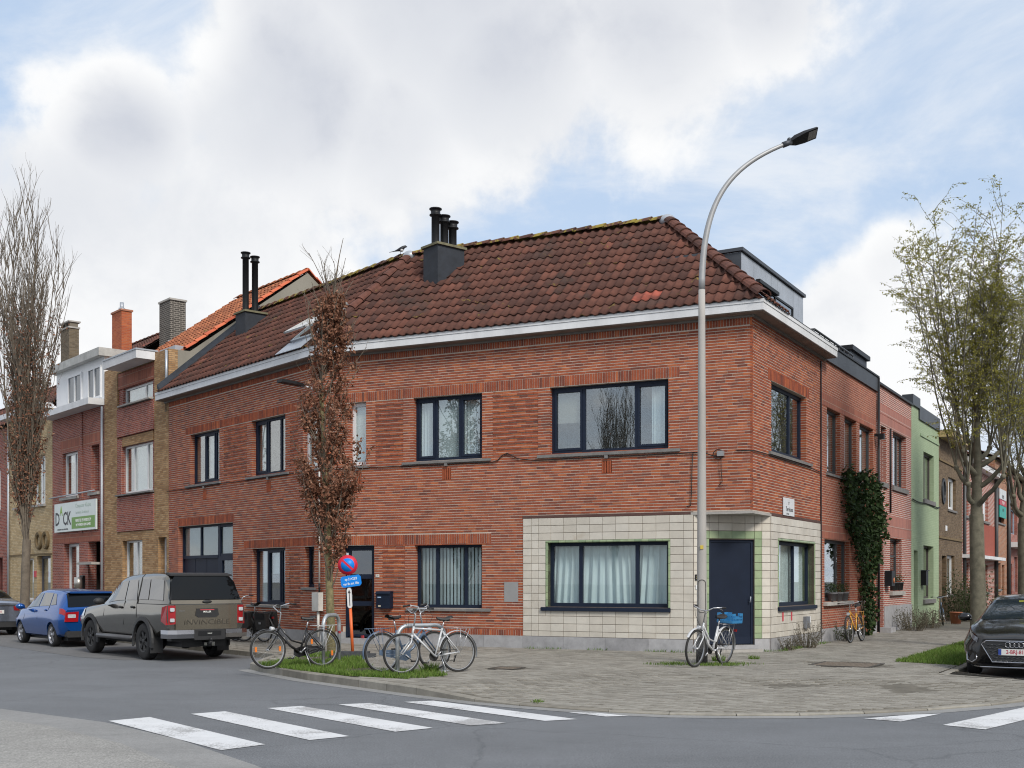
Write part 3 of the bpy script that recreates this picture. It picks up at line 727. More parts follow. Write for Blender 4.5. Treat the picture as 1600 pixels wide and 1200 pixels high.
sol_A1 = [(0, 8.05, 6.115, 6.35), (0, 4.29, 2.60, 2.835), (4.9, 8.6, 3.372, 3.61), (0, S_END1, 7.105, 7.27)]
sol_B = [(1.06, 4.27, 6.12, 6.35)]
gr_A2 = [(4.93, 6.08, 4.63, 6.1), (8.5, 9.28, 4.63, 6.1), (8.45, 9.08, .8, 2.58)]
gr_A1 = [(4.12, 5.52, 4.63, 6.1), (1.3, 1.72, 4.63, 6.1), (1.2, 1.75, .8, 2.58)]
vents = {'A2': [(7.19, 7.43), (3.14, 3.38), (9.69, 9.91)], 'A1': [(6.63, 6.87), (2.75, 3.0)]}
ven_A2 = [(a, b, 4.11, 4.385) for a, b in vents['A2']]; ven_A1 = [(a, b, 4.11, 4.385) for a, b in vents['A1']]
up_hole = (-.3, S_CHA, 0, 3.2)
bl = []
b2 = gen_bricks(WA2, 0, S_BEND, ZP, ZT, h_A2 + [shop_A2, (0, 5.312, 3.142, 3.205), up_hole] + ven_A2, gr_A2, sol_A2, 21)
b1 = gen_bricks(WA1, 0, S_END1, ZP, ZT, h_A1 + ven_A1, gr_A1, sol_A1, 22)
bB = gen_bricks(WB, 0.0, S_ENDB, 3.205, ZT, h_B, (), sol_B, 23)
# the 300 bricks that show largest stand alone
cand = sorted(range(len(b2)), key=lambda i: (b2[i][0] + 1.4 * abs(b2[i][2] - 4.0)) if (b2[i][1] - b2[i][0] > .2 and b2[i][4] > -.01 and b2[i][0] > .2) else 99)[:300]
cs = set(cand)
pool_b = {}
def brick_pool(L, r):
    k = (round(L, 3), int(r * 11.99))
    if k not in pool_b:
        m_ = MB(); m_.box((-L / 2, 0, 0), (L / 2, .165, BH), None, 0, (k[1] + .5) / 12, skip=(3,)); pool_b[k] = m_.mesh('brick', M_brick)
    return pool_b[k]
angA2 = math.atan2(-dA2[1], -dA2[0])
for i in cand:
    a, b, lo, hi, d, r, dep = b2[i]; p = WA2.P((a + b) / 2, d, lo)
    inst('brick', brick_pool(b - a, r), house, (p[0] - house.location[0], p[1] - house.location[1], p[2] - house.location[2]), (0, 0, angA2))
mb = MB()
bricks_to(mb, WA2, [b2[i] for i in range(len(b2)) if i not in cs]); bricks_to(mb, WA1, b1); bricks_to(mb, WB, bB)
mb.build('brickwork', M_brick, house, kind='stuff')
# mortar bed behind the bricks
mb = MB()
def grow_h(hs, k=.006): return [(a - k, b + k, c - k, d + k) for a, b, c, d in hs]
wall_mass(mb, WA2, .06, S_BEND, .1, ZT, grow_h(h_A2) + [(-.3, S_CHA, 0, 3.19)] + [(5.3 - 4.03, 5.312, 0.1, 3.15)], -.32, -.05)
wall_mass(mb, WA1, 0, S_END1 - .004, .1, ZT, grow_h(h_A1), -.32, -.05)
wall_mass(mb, WB, .06, S_ENDB, 3.19, ZT, grow_h(h_B), -.32, -.05)
wall_mass(mb, WA2, .012, S_BEND, .1, ZT, grow_h(h_A2) + ven_A2 + gr_A2 + [(-.3, S_CHA, 0, 3.19)] + [(5.3 - 4.03, 5.312, 0.1, 3.15)], -.05, -.0045)
wall_mass(mb, WA1, 0, S_END1 - .004, .1, ZT, grow_h(h_A1) + gr_A1 + ven_A1, -.05, -.0045)
wall_mass(mb, WB, .012, S_ENDB, 3.19, ZT, grow_h(h_B), -.05, -.0045)
for w_, gz in ((WA2, gr_A2), (WA1, gr_A1)):
    for g_ in gz: w_.box(mb, g_[0], g_[1], -.05, -.0155, g_[2], g_[3])
mb.build('mortar', M_mortar, house)
# back walls and floor slab so that no daylight leaks in
mb = MB()
q = [WA1.P(S_END1, -6.5, 0)[:2], WA1.P(.8, -6.5, 0)[:2], WB.P(S_ENDB - .05, -6.4, 0)[:2], WB.P(S_ENDB - .05, -.3, 0)[:2]]
for a, b in zip(q, q[1:]):
    d = n2(b[0] - a[0], b[1] - a[1]); mb.add([(a[0], a[1], .1), (b[0], b[1], .1), (b[0], b[1], 7.3), (a[0], a[1], 7.3)], [(0, 1, 2, 3)])
a, b = WA1.P(S_END1 - .01, 0, 0), WA1.P(S_END1 - .01, -6.5, 0); mb.add([(a[0], a[1] + .01, .1), (b[0], b[1], .1), (b[0], b[1], 7.3), (a[0], a[1] + .01, 7.3)], [(0, 1, 2, 3)])
mb.build('back_wall', M_render, house)
# plinth of blue stone blocks
def plinth(w, s0, s1, z0, z1, step, holes=(), d1=.022, seed=1):
    rr = random.Random(seed); iv = [(s0, s1)]
    for h in holes: iv = sub_iv(iv, h)
    for a, b in iv:
        n = max(1, round((b - a) / step))
        for i in range(n):
            mb = MB(); x0, x1 = a + (b - a) * i / n, a + (b - a) * (i + 1) / n
            w.box(mb, x0 + .003, x1 - .003, -.2, d1 + rr.uniform(-.002, .002), z0, z1 - .003, r=rr.random()); mb.build('plinth_block', M_plinth, house)
plinth(WA2, S_CHA, S_BEND, .05, ZP, 1.06, [(9.322, 10.226)], seed=2)
plinth(WA1, 0, S_END1, .05, ZP, 1.06, [(4.953, 8.557)], seed=3)
plinth(WB, S_CHB, S_ENDB, .05, ZP, 1.0, seed=4)
plinth(WCH, 0.02, L_CH - .02, .05, ZP, .45, [(.374, 1.452)], seed=5)
# cream glazed tile cladding, green borders
def tile_field(w, s_edges, z_edges, hole=None, green=None, d=.012, seed=1):
    rr = random.Random(seed)
    for i in range(len(s_edges) - 1):
        for j in range(len(z_edges) - 1):
            a, b, lo, hi = s_edges[i], s_edges[i + 1], z_edges[j], z_edges[j + 1]
            pieces = [(a, b, lo, hi)]
            for h in (hole or ()):
                np_ = []
                for (p, q, l, u) in pieces:
                    if q <= h[0] or p >= h[1] or u <= h[2] or l >= h[3]: np_.append((p, q, l, u)); continue
                    if p < h[0]: np_.append((p, h[0], l, u))
                    if q > h[1]: np_.append((h[1], q, l, u))
                    m0, m1 = max(p, h[0]), min(q, h[1])
                    if l < h[2]: np_.append((m0, m1, l, h[2]))
                    if u > h[3]: np_.append((m0, m1, h[3], u))
                pieces = np_
            for (p, q, l, u) in pieces:
                if q - p < .02 or u - l < .02: continue
                g = green and green((p + q) / 2, (l + u) / 2)
                mb = MB(); k = .0035; kz = .0045; c = .004; dd = d + rr.gauss(0, .0012)
                vv = [w.P(s, e, z) for s, e, z in ((p + k, .0, l + kz), (q - k, .0, l + kz), (q - k, .0, u - kz), (p + k, .0, u - kz), (p + k, dd - c, l + kz), (q - k, dd - c, l + kz), (q - k, dd - c, u - kz), (p + k, dd - c, u - kz),
                                               (p + k + c, dd, l + kz + c), (q - k - c, dd, l + kz + c), (q - k - c, dd, u - kz - c), (p + k + c, dd, u - kz - c))]
                ff = [(0, 1, 5, 4), (1, 2, 6, 5), (2, 3, 7, 6), (3, 0, 4, 7), (4, 5, 9, 8), (5, 6, 10, 9), (6, 7, 11, 10), (7, 4, 8, 11), (8, 9, 10, 11)]
                if w.flip: ff = [f[::-1] for f in ff]
                mb.add(vv, ff, r=rr.random()); mb.build('green_tile' if g else 'cream_tile', M_green if g else M_cream, house)
def zrows(top, pitch, bot):
    z = [top]
    while z[-1] - pitch > bot + .03: z.append(z[-1] - pitch)
    return sorted(z + [bot])
ZR = zrows(3.139, .1713, ZP)
sE = [S_CHA + .0]
x = S_CHA + .205
while x < 5.09: sE.append(x); x += .3125
sE = [S_CHA, S_CHA + .21] + [S_CHA + .21 + .3117 * k for k in range(1, 12)] + [5.09, 5.306]
sE = sorted(e for e in sE if e <= 5.306); sE = [e for i, e in enumerate(sE) if i == 0 or e - sE[i - 1] > .06]
SHOPW = (1.843, 4.687, 1.125, 2.572)
SW = (1.793, 4.737, 1.05, 2.622)
tile_field(WA2, sE, ZR, [SW], seed=31)
SBW = (1.80, 4.71, 1.13, 2.61); SB = (1.74, 4.77, 1.05, 2.665)
sEb = [S_CHB] + [S_CHB + .12 + .3 * k for k in range(0, 13)] + [S_ENDB - .02]
sEb = [e for e in sEb if e <= S_ENDB - .02]; sEb = [e for i, e in enumerate(sEb) if i == 0 or e - sEb[i - 1] > .06]
tile_field(WB, sEb, ZR, [SB], seed=32)
DCH = (.374, 1.452, .2, 2.61)
tile_field(WCH, [.005, .19, .374, .60, .913, 1.226, 1.452, 1.632, L_CH - .006], ZR, [DCH], green=lambda s, z: (z < 2.80 and (.19 < s < 1.632)), seed=33)
mb = MB()
wall_mass(mb, WA2, S_CHA, 5.308, .1, 3.142, [SHOPW], -.32, .0005)
wall_mass(mb, WB, S_CHB, S_ENDB - .004, .1, 3.142, [SBW], -.32, .0005)
wall_mass(mb, WCH, 0.0, L_CH, .1, 3.13, [DCH], -.25, .0005)
mb.build('tile_bed', M_tilejoint, house)
def bullnose(w, o, seed):
    rr = random.Random(seed); s0, s1, z0, z1 = o; t = .052; R_ = .03
    def piece(axis, a, b, at, sgn):
        mb = MB(); k = .003
        # quarter round nose from the wall face into the reveal
        prof = [(t, .0), (t, .014), (t * .6, .022), (t * .25, .02), (0.0, .008), (-.0, -.15), (.012, -.15), (.012, -.0)]
        prof = [(u if u != -.0 else 0.0, d) for u, d in prof]
        vv = []
        for e in (a + k, b - k):
            for u, d in prof: vv.append(w.P(at + sgn * u, d, e) if axis == 'v' else w.P(e, d, at + sgn * u))
        n = len(prof); ff = [(i, (i + 1) % n, n + (i + 1) % n, n + i) for i in range(n)] + [tuple(range(n)), tuple(range(n, 2 * n))]
        mb.add(vv, ff, r=rr.random(), smooth=False); mb.build('green_edge_tile', M_green, house)
    n = round((z1 - z0 + t) / .1713)
    for i in range(n):
        a, b = z0 + (z1 - z0) * i / n, z0 + (z1 - z0) * (i + 1) / n
        piece('v', a, b, s0, -1); piece('v', a, b, s1, 1)
    n = round((s1 - s0 + 2 * t) / .165)
    for i in range(n): piece('h', s0 - t + (s1 - s0 + 2 * t) * i / n, s0 - t + (s1 - s0 + 2 * t) * (i + 1) / n, z1, 1)
bullnose(WA2, SHOPW, 41); bullnose(WB, SBW, 42)
# brown brick strip over the tiles, soffit slab of the overhanging corner
M_brownstrip = mat('dark_brown_brick_edge', (.085, .042, .034), .7, var=.25, scale=8)
mb = MB(); WA2.box(mb, S_CHA, 5.31, -.2, .012, 3.142, 3.203); WB.box(mb, S_CHB, S_ENDB - .002, -.2, .012, 3.142, 3.203); mb.build('brick_edge_strip', M_brownstrip, house)
mb = MB(); e = .02
pc = [WA2.P(S_CHA + .05, .012, 0)[:2], (CN[0] + .003, CN[1] - .03), WB.P(S_CHB + .05, .012, 0)[:2], WCH.P(L_CH, -.2, 0)[:2], WCH.P(0, -.2, 0)[:2]]
mb.prism(pc, 3.132, 3.185); mb.build('overhang_slab', M_concrete, house)
# house windows -------------------------------------------------------------
window(WA2, house, 6.366, 8.21, 4.585, 6.105, mull=(7.01, 7.66), sash=(0, 2), sill=(.075, .05), curtain=[('net', 6.40, 7.0), ('net', 7.68, 8.17), ('white', 7.03, 7.64)], sill_ext=(.24, .30), label='upper window with three tall panes above the letterbox')
window(WA2, house, 1.837, 4.637, 4.595, 6.10, mull=(2.62, 3.86), sash=(0, 2), sill=(.085, .05), curtain=[('net', 1.88, 2.30), ('blind', 3.9, 4.6, 5.3)], sill_ext=(.27, .30), label='large upper window with three panes over the cream tiles')
window(WA2, house, 9.555, 10.03, 4.56, 6.105, mtl=M_whitef, fw=.085, sill=(.075, .05), curtain=[('white', 9.6, 9.98, 4.7)], sill_ext=(.11, .11), label='narrow white upper window beside the brown leaved tree')
window(WA2, house, 6.368, 8.174, 1.07, 2.565, mull=(6.86, 7.63), sill=(.075, .05), curtain=[('slats', 6.42, 8.12)], glass=M_glass_lo, sill_ext=(.24, .22), label='ground floor window with vertical slat blinds')
window(WA2, house, *SHOPW, mull=(2.60, 3.94), dep=.15, fw=.075, glass=M_glass_lo, curtain=[('drape', 1.9, 2.58), ('drape', 2.62, 3.92), ('drape', 3.96, 4.62)], label='shop window with white drapes framed by green tiles')
mb = MB(); WA2.box(mb, 1.78, 4.84, -.14, .06, 1.03, 1.115); mb.build('window_ledge', M_navy, house)
window(WB, house, *SBW, mull=(3.5,), dep=.15, glass=M_glass_lo, fw=.075, curtain=[('net', 1.85, 4.65)], label='side shop window with green tile reveal')
mb = MB(); WB.box(mb, 1.72, 4.80, -.14, .06, 1.035, 1.12); mb.build('window_ledge', M_navy, house)
window(WB, house, 1.295, 4.02, 4.57, 6.11, mull=(3.1,), sill=(.085, .05), fw=.08, sill_ext=(.2, .4), label='upper window of the side street wall')
window(WA1, house, 5.80, 7.71, 4.60, 6.10, mull=(6.28, 6.98), sash=(1,), sill=(.075, .05), curtain=[('net', 5.85, 6.25), ('net', 6.3, 6.95)], sill_ext=(.12, .30))
window(WA1, house, 1.97, 3.835, 4.59, 6.10, mull=(2.45, 3.15), sash=(2,), sill=(.075, .05), curtain=[('white', 3.2, 3.7)], sill_ext=(.2, .3))
window(WA1, house, .34, 1.06, 4.57, 6.10, mtl=M_whitef, fw=.08, sill=(.075, .05), curtain=[('net', .4, 1.0)], sill_ext=(.1, .1))
window(WA1, house, 1.975, 3.80, 1.07, 2.585, mull=(2.4, 3.15), sash=(1,), sill=(.075, .05), curtain=[('net', 2.02, 2.35), ('net', 3.2, 3.75), ('net', 2.4, 3.1, 1.9)], sill_ext=(.2, .28))
window(WA1, house, .496, .972, 1.55, 2.58, sill=(.075, .05), curtain=[('blind', .55, .93)], sill_ext=(.1, .12))
# grated vents below the sills
for w, lst in ((WA2, vents['A2']), (WA1, vents['A1'])):
    for a, b in lst:
        n = 4
        for i in range(n):
            mb = MB(); x0 = a + (b - a) * i / n; w.box(mb, x0 + .016, x0 + (b - a) / n - .006, -.1, .002, 4.115, 4.38, r=.6); mb.build('vent_brick', M_brick, house)
        mb = MB(); w.box(mb, (a + b) / 2 - .04, (a + b) / 2 + .04, -.02, .05, 4.43, 4.50); mb.build('sill_corbel', M_stone_sill, house)
# corner door, front door, garage front
def door(w, s0, s1, z0, z1, parts, mtl, name='door', dep=.09, handle=None, label=None):
    mb = MB(); fw = .06
    w.box(mb, s0, s1, -dep - .07, -dep, z1 - fw, z1); w.box(mb, s0, s0 + fw, -dep - .07, -dep, z0, z1 - fw); w.box(mb, s1 - fw, s1, -dep - .07, -dep, z0, z1 - fw)
    f = mb.build(name, mtl, house, label=label)
    a, b = s0 + fw + .003, s1 - fw - .003
    if parts == 'panel':
        mb = MB(); w.box(mb, a, b, -dep - .06, -dep - .018, z0 + .01, z1 - fw - .004); mb.build('leaf', M_navyd, f)
        mb = MB(); w.box(mb, a, b, -dep - .018, -dep - .008, z0 + .01, z0 + .16); mb.build('kick_plate', mtl, f)
    else:
        mb = MB(); st = .085; zz = [z0 + .02] + list(parts) + [z1 - fw - .003]
        w.box(mb, a, a + st, -dep - .06, -dep - .012, zz[0], zz[-1]); w.box(mb, b - st, b, -dep - .06, -dep - .012, zz[0], zz[-1])
        for z in zz: w.box(mb, a + st, b - st, -dep - .06, -dep - .012, max(zz[0], z - .055), min(zz[-1], z + .055))
        mb.build('leaf', mtl, f)
        for l, u in zip(zz, zz[1:]):
            mb = MB(); w.box(mb, a + st - .004, b - st + .004, -dep - .04, -dep - .032, l + .05, u - .05); mb.build('pane', M_glass_d, f)
    mb = MB(); w.box(mb, s0 - .03, s1 + .03, -dep - .07 - .9, -dep - .07 - .86, z0, z1); mb.build('room', M_int, f)
    if handle:
        mb = MB(); hs, hz = handle; mb.tube([w.P(hs, -dep, hz), w.P(hs, -dep + .06, hz), w.P(hs, -dep + .06, hz + .12)], .012, 6); mb.build('handle', M_zinc, f)
    return f
door(WCH, .374, 1.452, .33, 2.61, 'panel', M_navy, 'corner_door', .05, (1.36, 1.25), 'plain navy door across the cut corner')
mb = MB(); WCH.box(mb, .33, 1.52, -.25, .10, .235, .318); mb.build('door_step', M_plinth, house)
mb = MB(); WCH.box(mb, .30, 1.55, -.25, .22, .1, .23); mb.build('lower_step', M_concrete, house)
door(WA2, 9.322, 10.226, .31, 2.577, (1.15, 1.82), M_navy, 'front_door', .12, (10.12, 1.25), 'navy glazed front door behind the parking sign')
mb = MB(); WA2.box(mb, 9.25, 10.3, -.25, .12, .1, .295); mb.build('door_step', M_plinth, house)
mb = MB(); w = WA1; g0, g1, gt = 4.953, 8.557, 3.36; dp = .14
for a, b in ((g0, g0 + .05), (6.02, 6.16), (g1 - .06, g1)): w.box(mb, a, b, -dp - .08, -dp, .17, gt)
w.box(mb, g0 + .05, 6.02, -dp - .075, -dp - .005, gt - .09, gt); w.box(mb, 6.16, g1 - .06, -dp - .075, -dp - .005, gt - .05, gt)
w.box(mb, 6.16, g1 - .06, -dp - .075, -dp + .012, 2.38, 2.47); w.box(mb, 7.28, 7.34, -dp - .07, -dp - .01, 2.47, gt - .05); w.box(mb, g0 + .05, 6.02, -dp - .07, -dp - .01, 2.42, 2.50)
gar = mb.build('garage_front', M_navy, house, label='navy garage front with three panels and a glazed side door')
for k in range(3):
    mb = MB(); a = 6.165 + k * .777; w.box(mb, a + .012, a + .765, -dp - .06, -dp - .025, .18, 2.375); mb.build('panel', M_navyd, gar)
for a, b in ((6.16, 7.28), (7.34, g1 - .06), (g0 + .05, 6.02)):
    mb = MB(); w.box(mb, a, b, -dp - .05, -dp - .044, 2.47, gt - .05); mb.build('pane', M_glass_lo, gar)
    mb = MB(); w.box(mb, a, b, -dp - .075, -dp - .07, 2.47, gt - .05); mb.build('screen_blind', M_blind, gar)
mb = MB()
for a, b, l, u in ((g0 + .05, g0 + .16, .18, 2.42), (5.9, 6.02, .18, 2.42), (g0 + .16, 5.9, 2.3, 2.42), (g0 + .16, 5.9, .18, .34), (g0 + .16, 5.9, 1.12, 1.22)): w.box(mb, a, b, -dp - .06, -dp + .005, l, u)
mb.build('side_door', M_navy, gar)
mb = MB(); w.box(mb, g0 + .16, 5.9, -dp - .04, -dp - .034, .34, 2.3); mb.build('pane', M_glass_lo, gar)
mb = MB(); w.box(mb, g0, g1, -.9, -.86, .1, gt); mb.build('room', M_int, gar)
# small things on the wall
mb = MB(); WA2.box(mb, 5.43, 5.785, -.02, .008, 1.225, 1.69); mb.build('meter_plate', mat('grey_plate', (.27, .27, .27), .6, var=.08), house)
lb = thing('letterbox', 'dark blue letterbox on the brick wall between front door and slat blind window', 'letterbox', WA2.P(8.97, 0, 1.02))
mb = MB(); vv = [WA2.P(s, d, z) for s in (8.78, 9.17) for d, z in ((.003, 1.04), (.15, 1.04), (.15, 1.40), (.13, 1.44), (.003, 1.44))]; mb.add(vv, [(0, 1, 6, 5), (1, 2, 7, 6), (2, 3, 8, 7), (3, 4, 9, 8), (4, 3, 2, 1, 0), (5, 6, 7, 8, 9), (0, 5, 9, 4)]); mb.build('box', M_navyd, lb)
mb = MB(); vv = [WA2.P(s, d, z) for s in (8.77, 9.18) for d, z in ((.003, 1.442), (.13, 1.442), (.165, 1.40), (.165, 1.385), (.175, 1.385), (.175, 1.41), (.135, 1.46), (.003, 1.46))]; n = 8
mb.add(vv, [(i, (i + 1) % n, n + (i + 1) % n, n + i) for i in range(n)] + [tuple(range(n))[::-1], tuple(range(n, 2 * n))]); mb.build('flap', M_navyd, lb)
mb = MB(); WA2.box(mb, 9.03, 9.13, .151, .154, 1.30, 1.325); mb.build('label_strip', mat('pale_blue_label', (.35, .5, .7), .5), lb)
mb = MB(); WA2.box(mb, 9.04, 9.11, .151, .156, 1.08, 1.12); mb.build('lock_plate', mat('cream_label', (.5, .45, .35), .5), lb)
mb = MB(); WA2.box(mb, 9.17, 9.27, .002, .012, 1.80, 1.87); hn = mb.build('number_plate', mat('white_enamel', (.66, .66, .62), .4), house)
def wallM(w, s, d, z):   # text matrix: x to the viewer's right on the wall
    xr = Vector((-w.d[0], -w.d[1], 0)) if w.flip is False else Vector((w.d[0], w.d[1], 0))
    nn = Vector((w.n[0], w.n[1], 0))
    up = Vector((0, 0, 1)); xr = up.cross(nn)
    p = w.P(s, d, z)
    return Matrix(((xr.x, up.x, nn.x, p[0]), (xr.y, up.y, nn.y, p[1]), (xr.z, up.z, nn.z, p[2]), (0, 0, 0, 1)))
def wtext(name, txt, size, mtl, parent, w, s, d, z, **k):
    rt = parent
    while rt.parent is not None: rt = rt.parent
    return text_mesh(name, txt, size, mtl, parent, Matrix.Translation(-Vector(rt.location)) @ wallM(w, s, d, z), **k)
M_ink = mat('dark_print', (.03, .03, .035), .6, var=0)
wtext('numeral', '24', .06, M_ink, hn, WA2, 9.22, .014, 1.835, ext=.0008)
mb = MB(); WCH.box(mb, .035, .15, .012, .03, 1.72, 1.85); pl = mb.build('number_plate', M_black, house); wtext('numeral', '31', .08, mat('gold_print', (.5, .4, .2), .5), pl, WCH, .0925, .031, 1.785, ext=.0008)
mb = MB(); WCH.box(mb, .05, .12, .012, .03, 1.53, 1.62); mb.build('door_bell', M_whitef, house)
# street name plate
sg = thing('street_name_plate', 'white street name plate on the brick wall above the side shop window', 'sign', WB.P(2.5, 0, 3.1))
mb = MB(); WB.box(mb, 2.09, 2.94, .016, .03, 3.20, 3.60); mb.build('plate', mat('white_sign_enamel', (.62, .64, .66), .35, var=.04), sg)
wtext('street_name', 'Terekens', .15, M_ink, sg, WB, 2.55, .031, 3.345, ext=.001, xs=1.0, bold=.002)
wtext('street_word', 'straat', .08, M_ink, sg, WB, 2.42, .031, 3.245, ext=.001, xs=1.1)
mb = MB(); mb.tube([WB.P(2.5, .031, 3.46), WB.P(2.5, .031, 3.57)], .007, 4); mb.tube([WB.P(2.44, .031, 3.505), WB.P(2.56, .031, 3.505)], .005, 4); mb.tube([WB.P(2.46, .031, 3.475), WB.P(2.5, .031, 3.45), WB.P(2.54, .031, 3.475)], .005, 4); mb.build('emblem', mat('grey_print', (.25, .25, .26), .6, var=0), sg)
# red paint marks, small box low on the side wall
M_redm = mat('red_mark', (.55, .05, .07), .6, var=.1)
for s in (2.05, 2.72):
    mb = MB(); WB.box(mb, s, s + .09, .0165, .02, .80, 1.0); mb.build('red_mark', M_redm, house)
jb = thing('junction_box', 'grey and white broken junction box low on the cream side wall', 'box', WB.P(3.8, 0, .6))
mb = MB(); WB.box(mb, 3.72, 4.02, .016, .09, .58, .86); mb.build('case', mat('grey_plastic', (.16, .17, .19), .5), jb); mb = MB(); WB.box(mb, 4.03, 4.2, .016, .06, .66, .86); mb.build('cover', M_whitef, jb)
# cables along the facade
M_cable = mat('black_cable', (.012, .012, .012), .7, var=0)
def cable(name, pts, r=.012, parent=None): mb = MB(); mb.tube(pts, r, 5); return mb.build(name, M_cable, parent or house)
rr = random.Random(9)
def sagline(w, s0, s1, z, d=.03, n=14, j=.012): return [w.P(s0 + (s1 - s0) * i / n, d, z + rr.uniform(-j, j)) for i in range(n + 1)]
cable('facade_cable', sagline(WA1, 9.3, 0, 4.50))
cable('facade_cable', sagline(WA2, 10.7, 6.08, 4.48) + [WA2.P(s, .03, z) for s, z in ((5.95, 4.50), (5.82, 4.62), (5.70, 4.66), (5.58, 4.60), (5.42, 4.52), (5.2, 4.49))] + sagline(WA2, 5.0, 1.3, 4.47))
cable('drop_cable', [WA2.P(1.28, .03, 4.45), WA2.P(1.30, .03, 4.1), WA2.P(1.31, .03, 3.6), WA2.P(1.33, .03, 3.33), WA2.P(1.42, .03, 3.31)], .01)
cable('cable_coil', [WA2.P(.72 + .11 * math.cos(a * .5), .05, 4.40 + .10 * math.sin(a * .5)) for a in range(0, 22)], .009)
cable('facade_cable', [WA2.P(1.3, .03, 4.47), WA2.P(1.0, .03, 4.44), WA2.P(.85, .04, 4.38), WA2.P(.68, .05, 4.36)])
cable('drop_cable', [WA2.P(.66, .05, 4.3), WA2.P(.66, .04, 4.05), WA2.P(.64, .03, 3.82), WA2.P(.70, .03, 3.76), WA2.P(.62, .03, 3.74)], .009)
cable('facade_cable', [WA2.P(.35, .03, 4.47), WA2.P(.02, .03, 4.45), WB.P(.02, .03, 4.45), WB.P(1.1, .03, 4.46), WB.P(4.4, .03, 4.44), WB.P(5.2, .03, 4.41)])
mb = MB(); WA2.box(mb, .60, .74, .0, .08, 4.36, 4.47); mb.build('cable_clamp', mat('grey_bracket', (.25, .26, .27), .5), house)
cd = thing('cable_cabinet', 'white cable cabinet with pipe on the wall behind the tree trunk', 'cabinet', WA1.P(.15, 0, .9))
mb = MB(); WA1.box(mb, .06, .38, .003, .14, .96, 1.42); mb.build('case', mat('white_plastic', (.58, .57, .53), .5), cd)
mb = MB(); mb.tube([WA1.P(.2, .06, .3), WA1.P(.2, .06, .96)], .035, 8); mb.build('lower_pipe', MATS['white_plastic'], cd)
mb = MB(); mb.tube([WA1.P(.16, .05, 1.42), WA1.P(.16, .05, 1.65)], .026, 8); mb.build('pipe_sleeve', M_black, cd)
mb = MB(); mb.tube([WA1.P(.16, .05, 1.65), WA1.P(.16, .05, 4.45)], .022, 8); mb.build('upper_pipe', MATS['white_plastic'], cd)
# wall lamp behind the tree
wl = thing('wall_lamp', 'dark street luminaire on a wall bracket behind the brown leaved tree', 'street lamp', WA1.P(.25, 0, 6.3))
mb = MB(); mb.tube([WA1.P(.2, 0, 6.42), WA1.P(.2, .25, 6.52), WA1.P(.2, .55, 6.56)], .03, 7); mb.build('bracket', M_zinc, wl)
mb = MB(); vv = [WA1.P(.2 + q * wd, d, 6.6 + dz) for d, wd, dz in ((.45, .05, .0), (.75, .13, .03), (1.15, .13, .05)) for q in (-1, 1)]
vv2 = [(p[0], p[1], p[2] - .07) for p in vv]; mb.add(vv + vv2, [(0, 1, 3, 2), (2, 3, 5, 4), (6, 8, 9, 7), (8, 10, 11, 9), (0, 2, 8, 6), (2, 4, 10, 8), (1, 7, 9, 3), (3, 9, 11, 5), (4, 5, 11, 10), (0, 6, 7, 1)]); mb.build('lamp_head', M_black, wl)

# ------------------------------------------------------------------ roof of the corner house
OV = .333; ZE = 7.555; TP = .868; ER = 3.42
def isect(w1, o1, w2, o2):
    """plan point o1 out from w1 and o2 out from w2"""
    a, b = w1.P(0, o1, 0), w2.P(0, o2, 0); d, e = w1.d, w2.d
    det = d[0] * -e[1] + e[0] * d[1]
    t = ((b[0] - a[0]) * -e[1] + e[0] * (b[1] - a[1])) / det
    return (a[0] + d[0] * t, a[1] + d[1] * t), t
E0, _ = isect(WA2, OV, WB, OV); EB, _ = isect(WA2, OV, WA1, OV)
def rp_on(w, s, e): p = w.P(s, OV - e, 0); return (p[0], p[1], ZE + TP * e)
def hip_s(wm, wo, e):   # s on plane wm where it meets plane wo, e metres in from both eaves
    return isect(wm, OV - e, wo, OV - e)[1]
SF_END = S_END1 + .25
# fascia, soffit, moulding, gutter lip
def eave_ring(off): return [WA1.P(SF_END, off, 0)[:2], isect(WA2, off, WA1, off)[0], isect(WA2, off, WB, off)[0], WB.P(5.62, off, 0)[:2]]
def strip3d(mb, off0, off1, z0, z1, m=0):
    a, b = eave_ring(off0), eave_ring(off1)
    for i in range(3):
        vv = [(*a[i], z0), (*a[i + 1], z0), (*b[i + 1], z0), (*b[i], z0), (*a[i], z1), (*a[i + 1], z1), (*b[i + 1], z1), (*b[i], z1)]
        mb.add(vv, [(0, 1, 2, 3), (7, 6, 5, 4), (0, 4, 5, 1), (1, 5, 6, 2), (2, 6, 7, 3), (3, 7, 4, 0)], m)
mb = MB(); strip3d(mb, OV - .03, OV, 7.318, 7.47); mb.build('fascia_board', M_fascia, house)
mb = MB(); strip3d(mb, OV - .045, OV + .014, 7.474, 7.549); mb.build('gutter_board', M_fascia, house)
mb = MB(); strip3d(mb, .0, OV - .032, 7.30, 7.322); mb.build('soffit', M_soffit, house)
mb = MB(); strip3d(mb, .003, .055, 7.255, 7.298); mb.build('moulding', mat('moulding_board', (.20, .185, .17), .8, var=.2), house)
mb = MB(); strip3d(mb, OV - .25, OV + .02, 7.551, 7.563); mb.build('gutter_lip', M_dzinc, house)
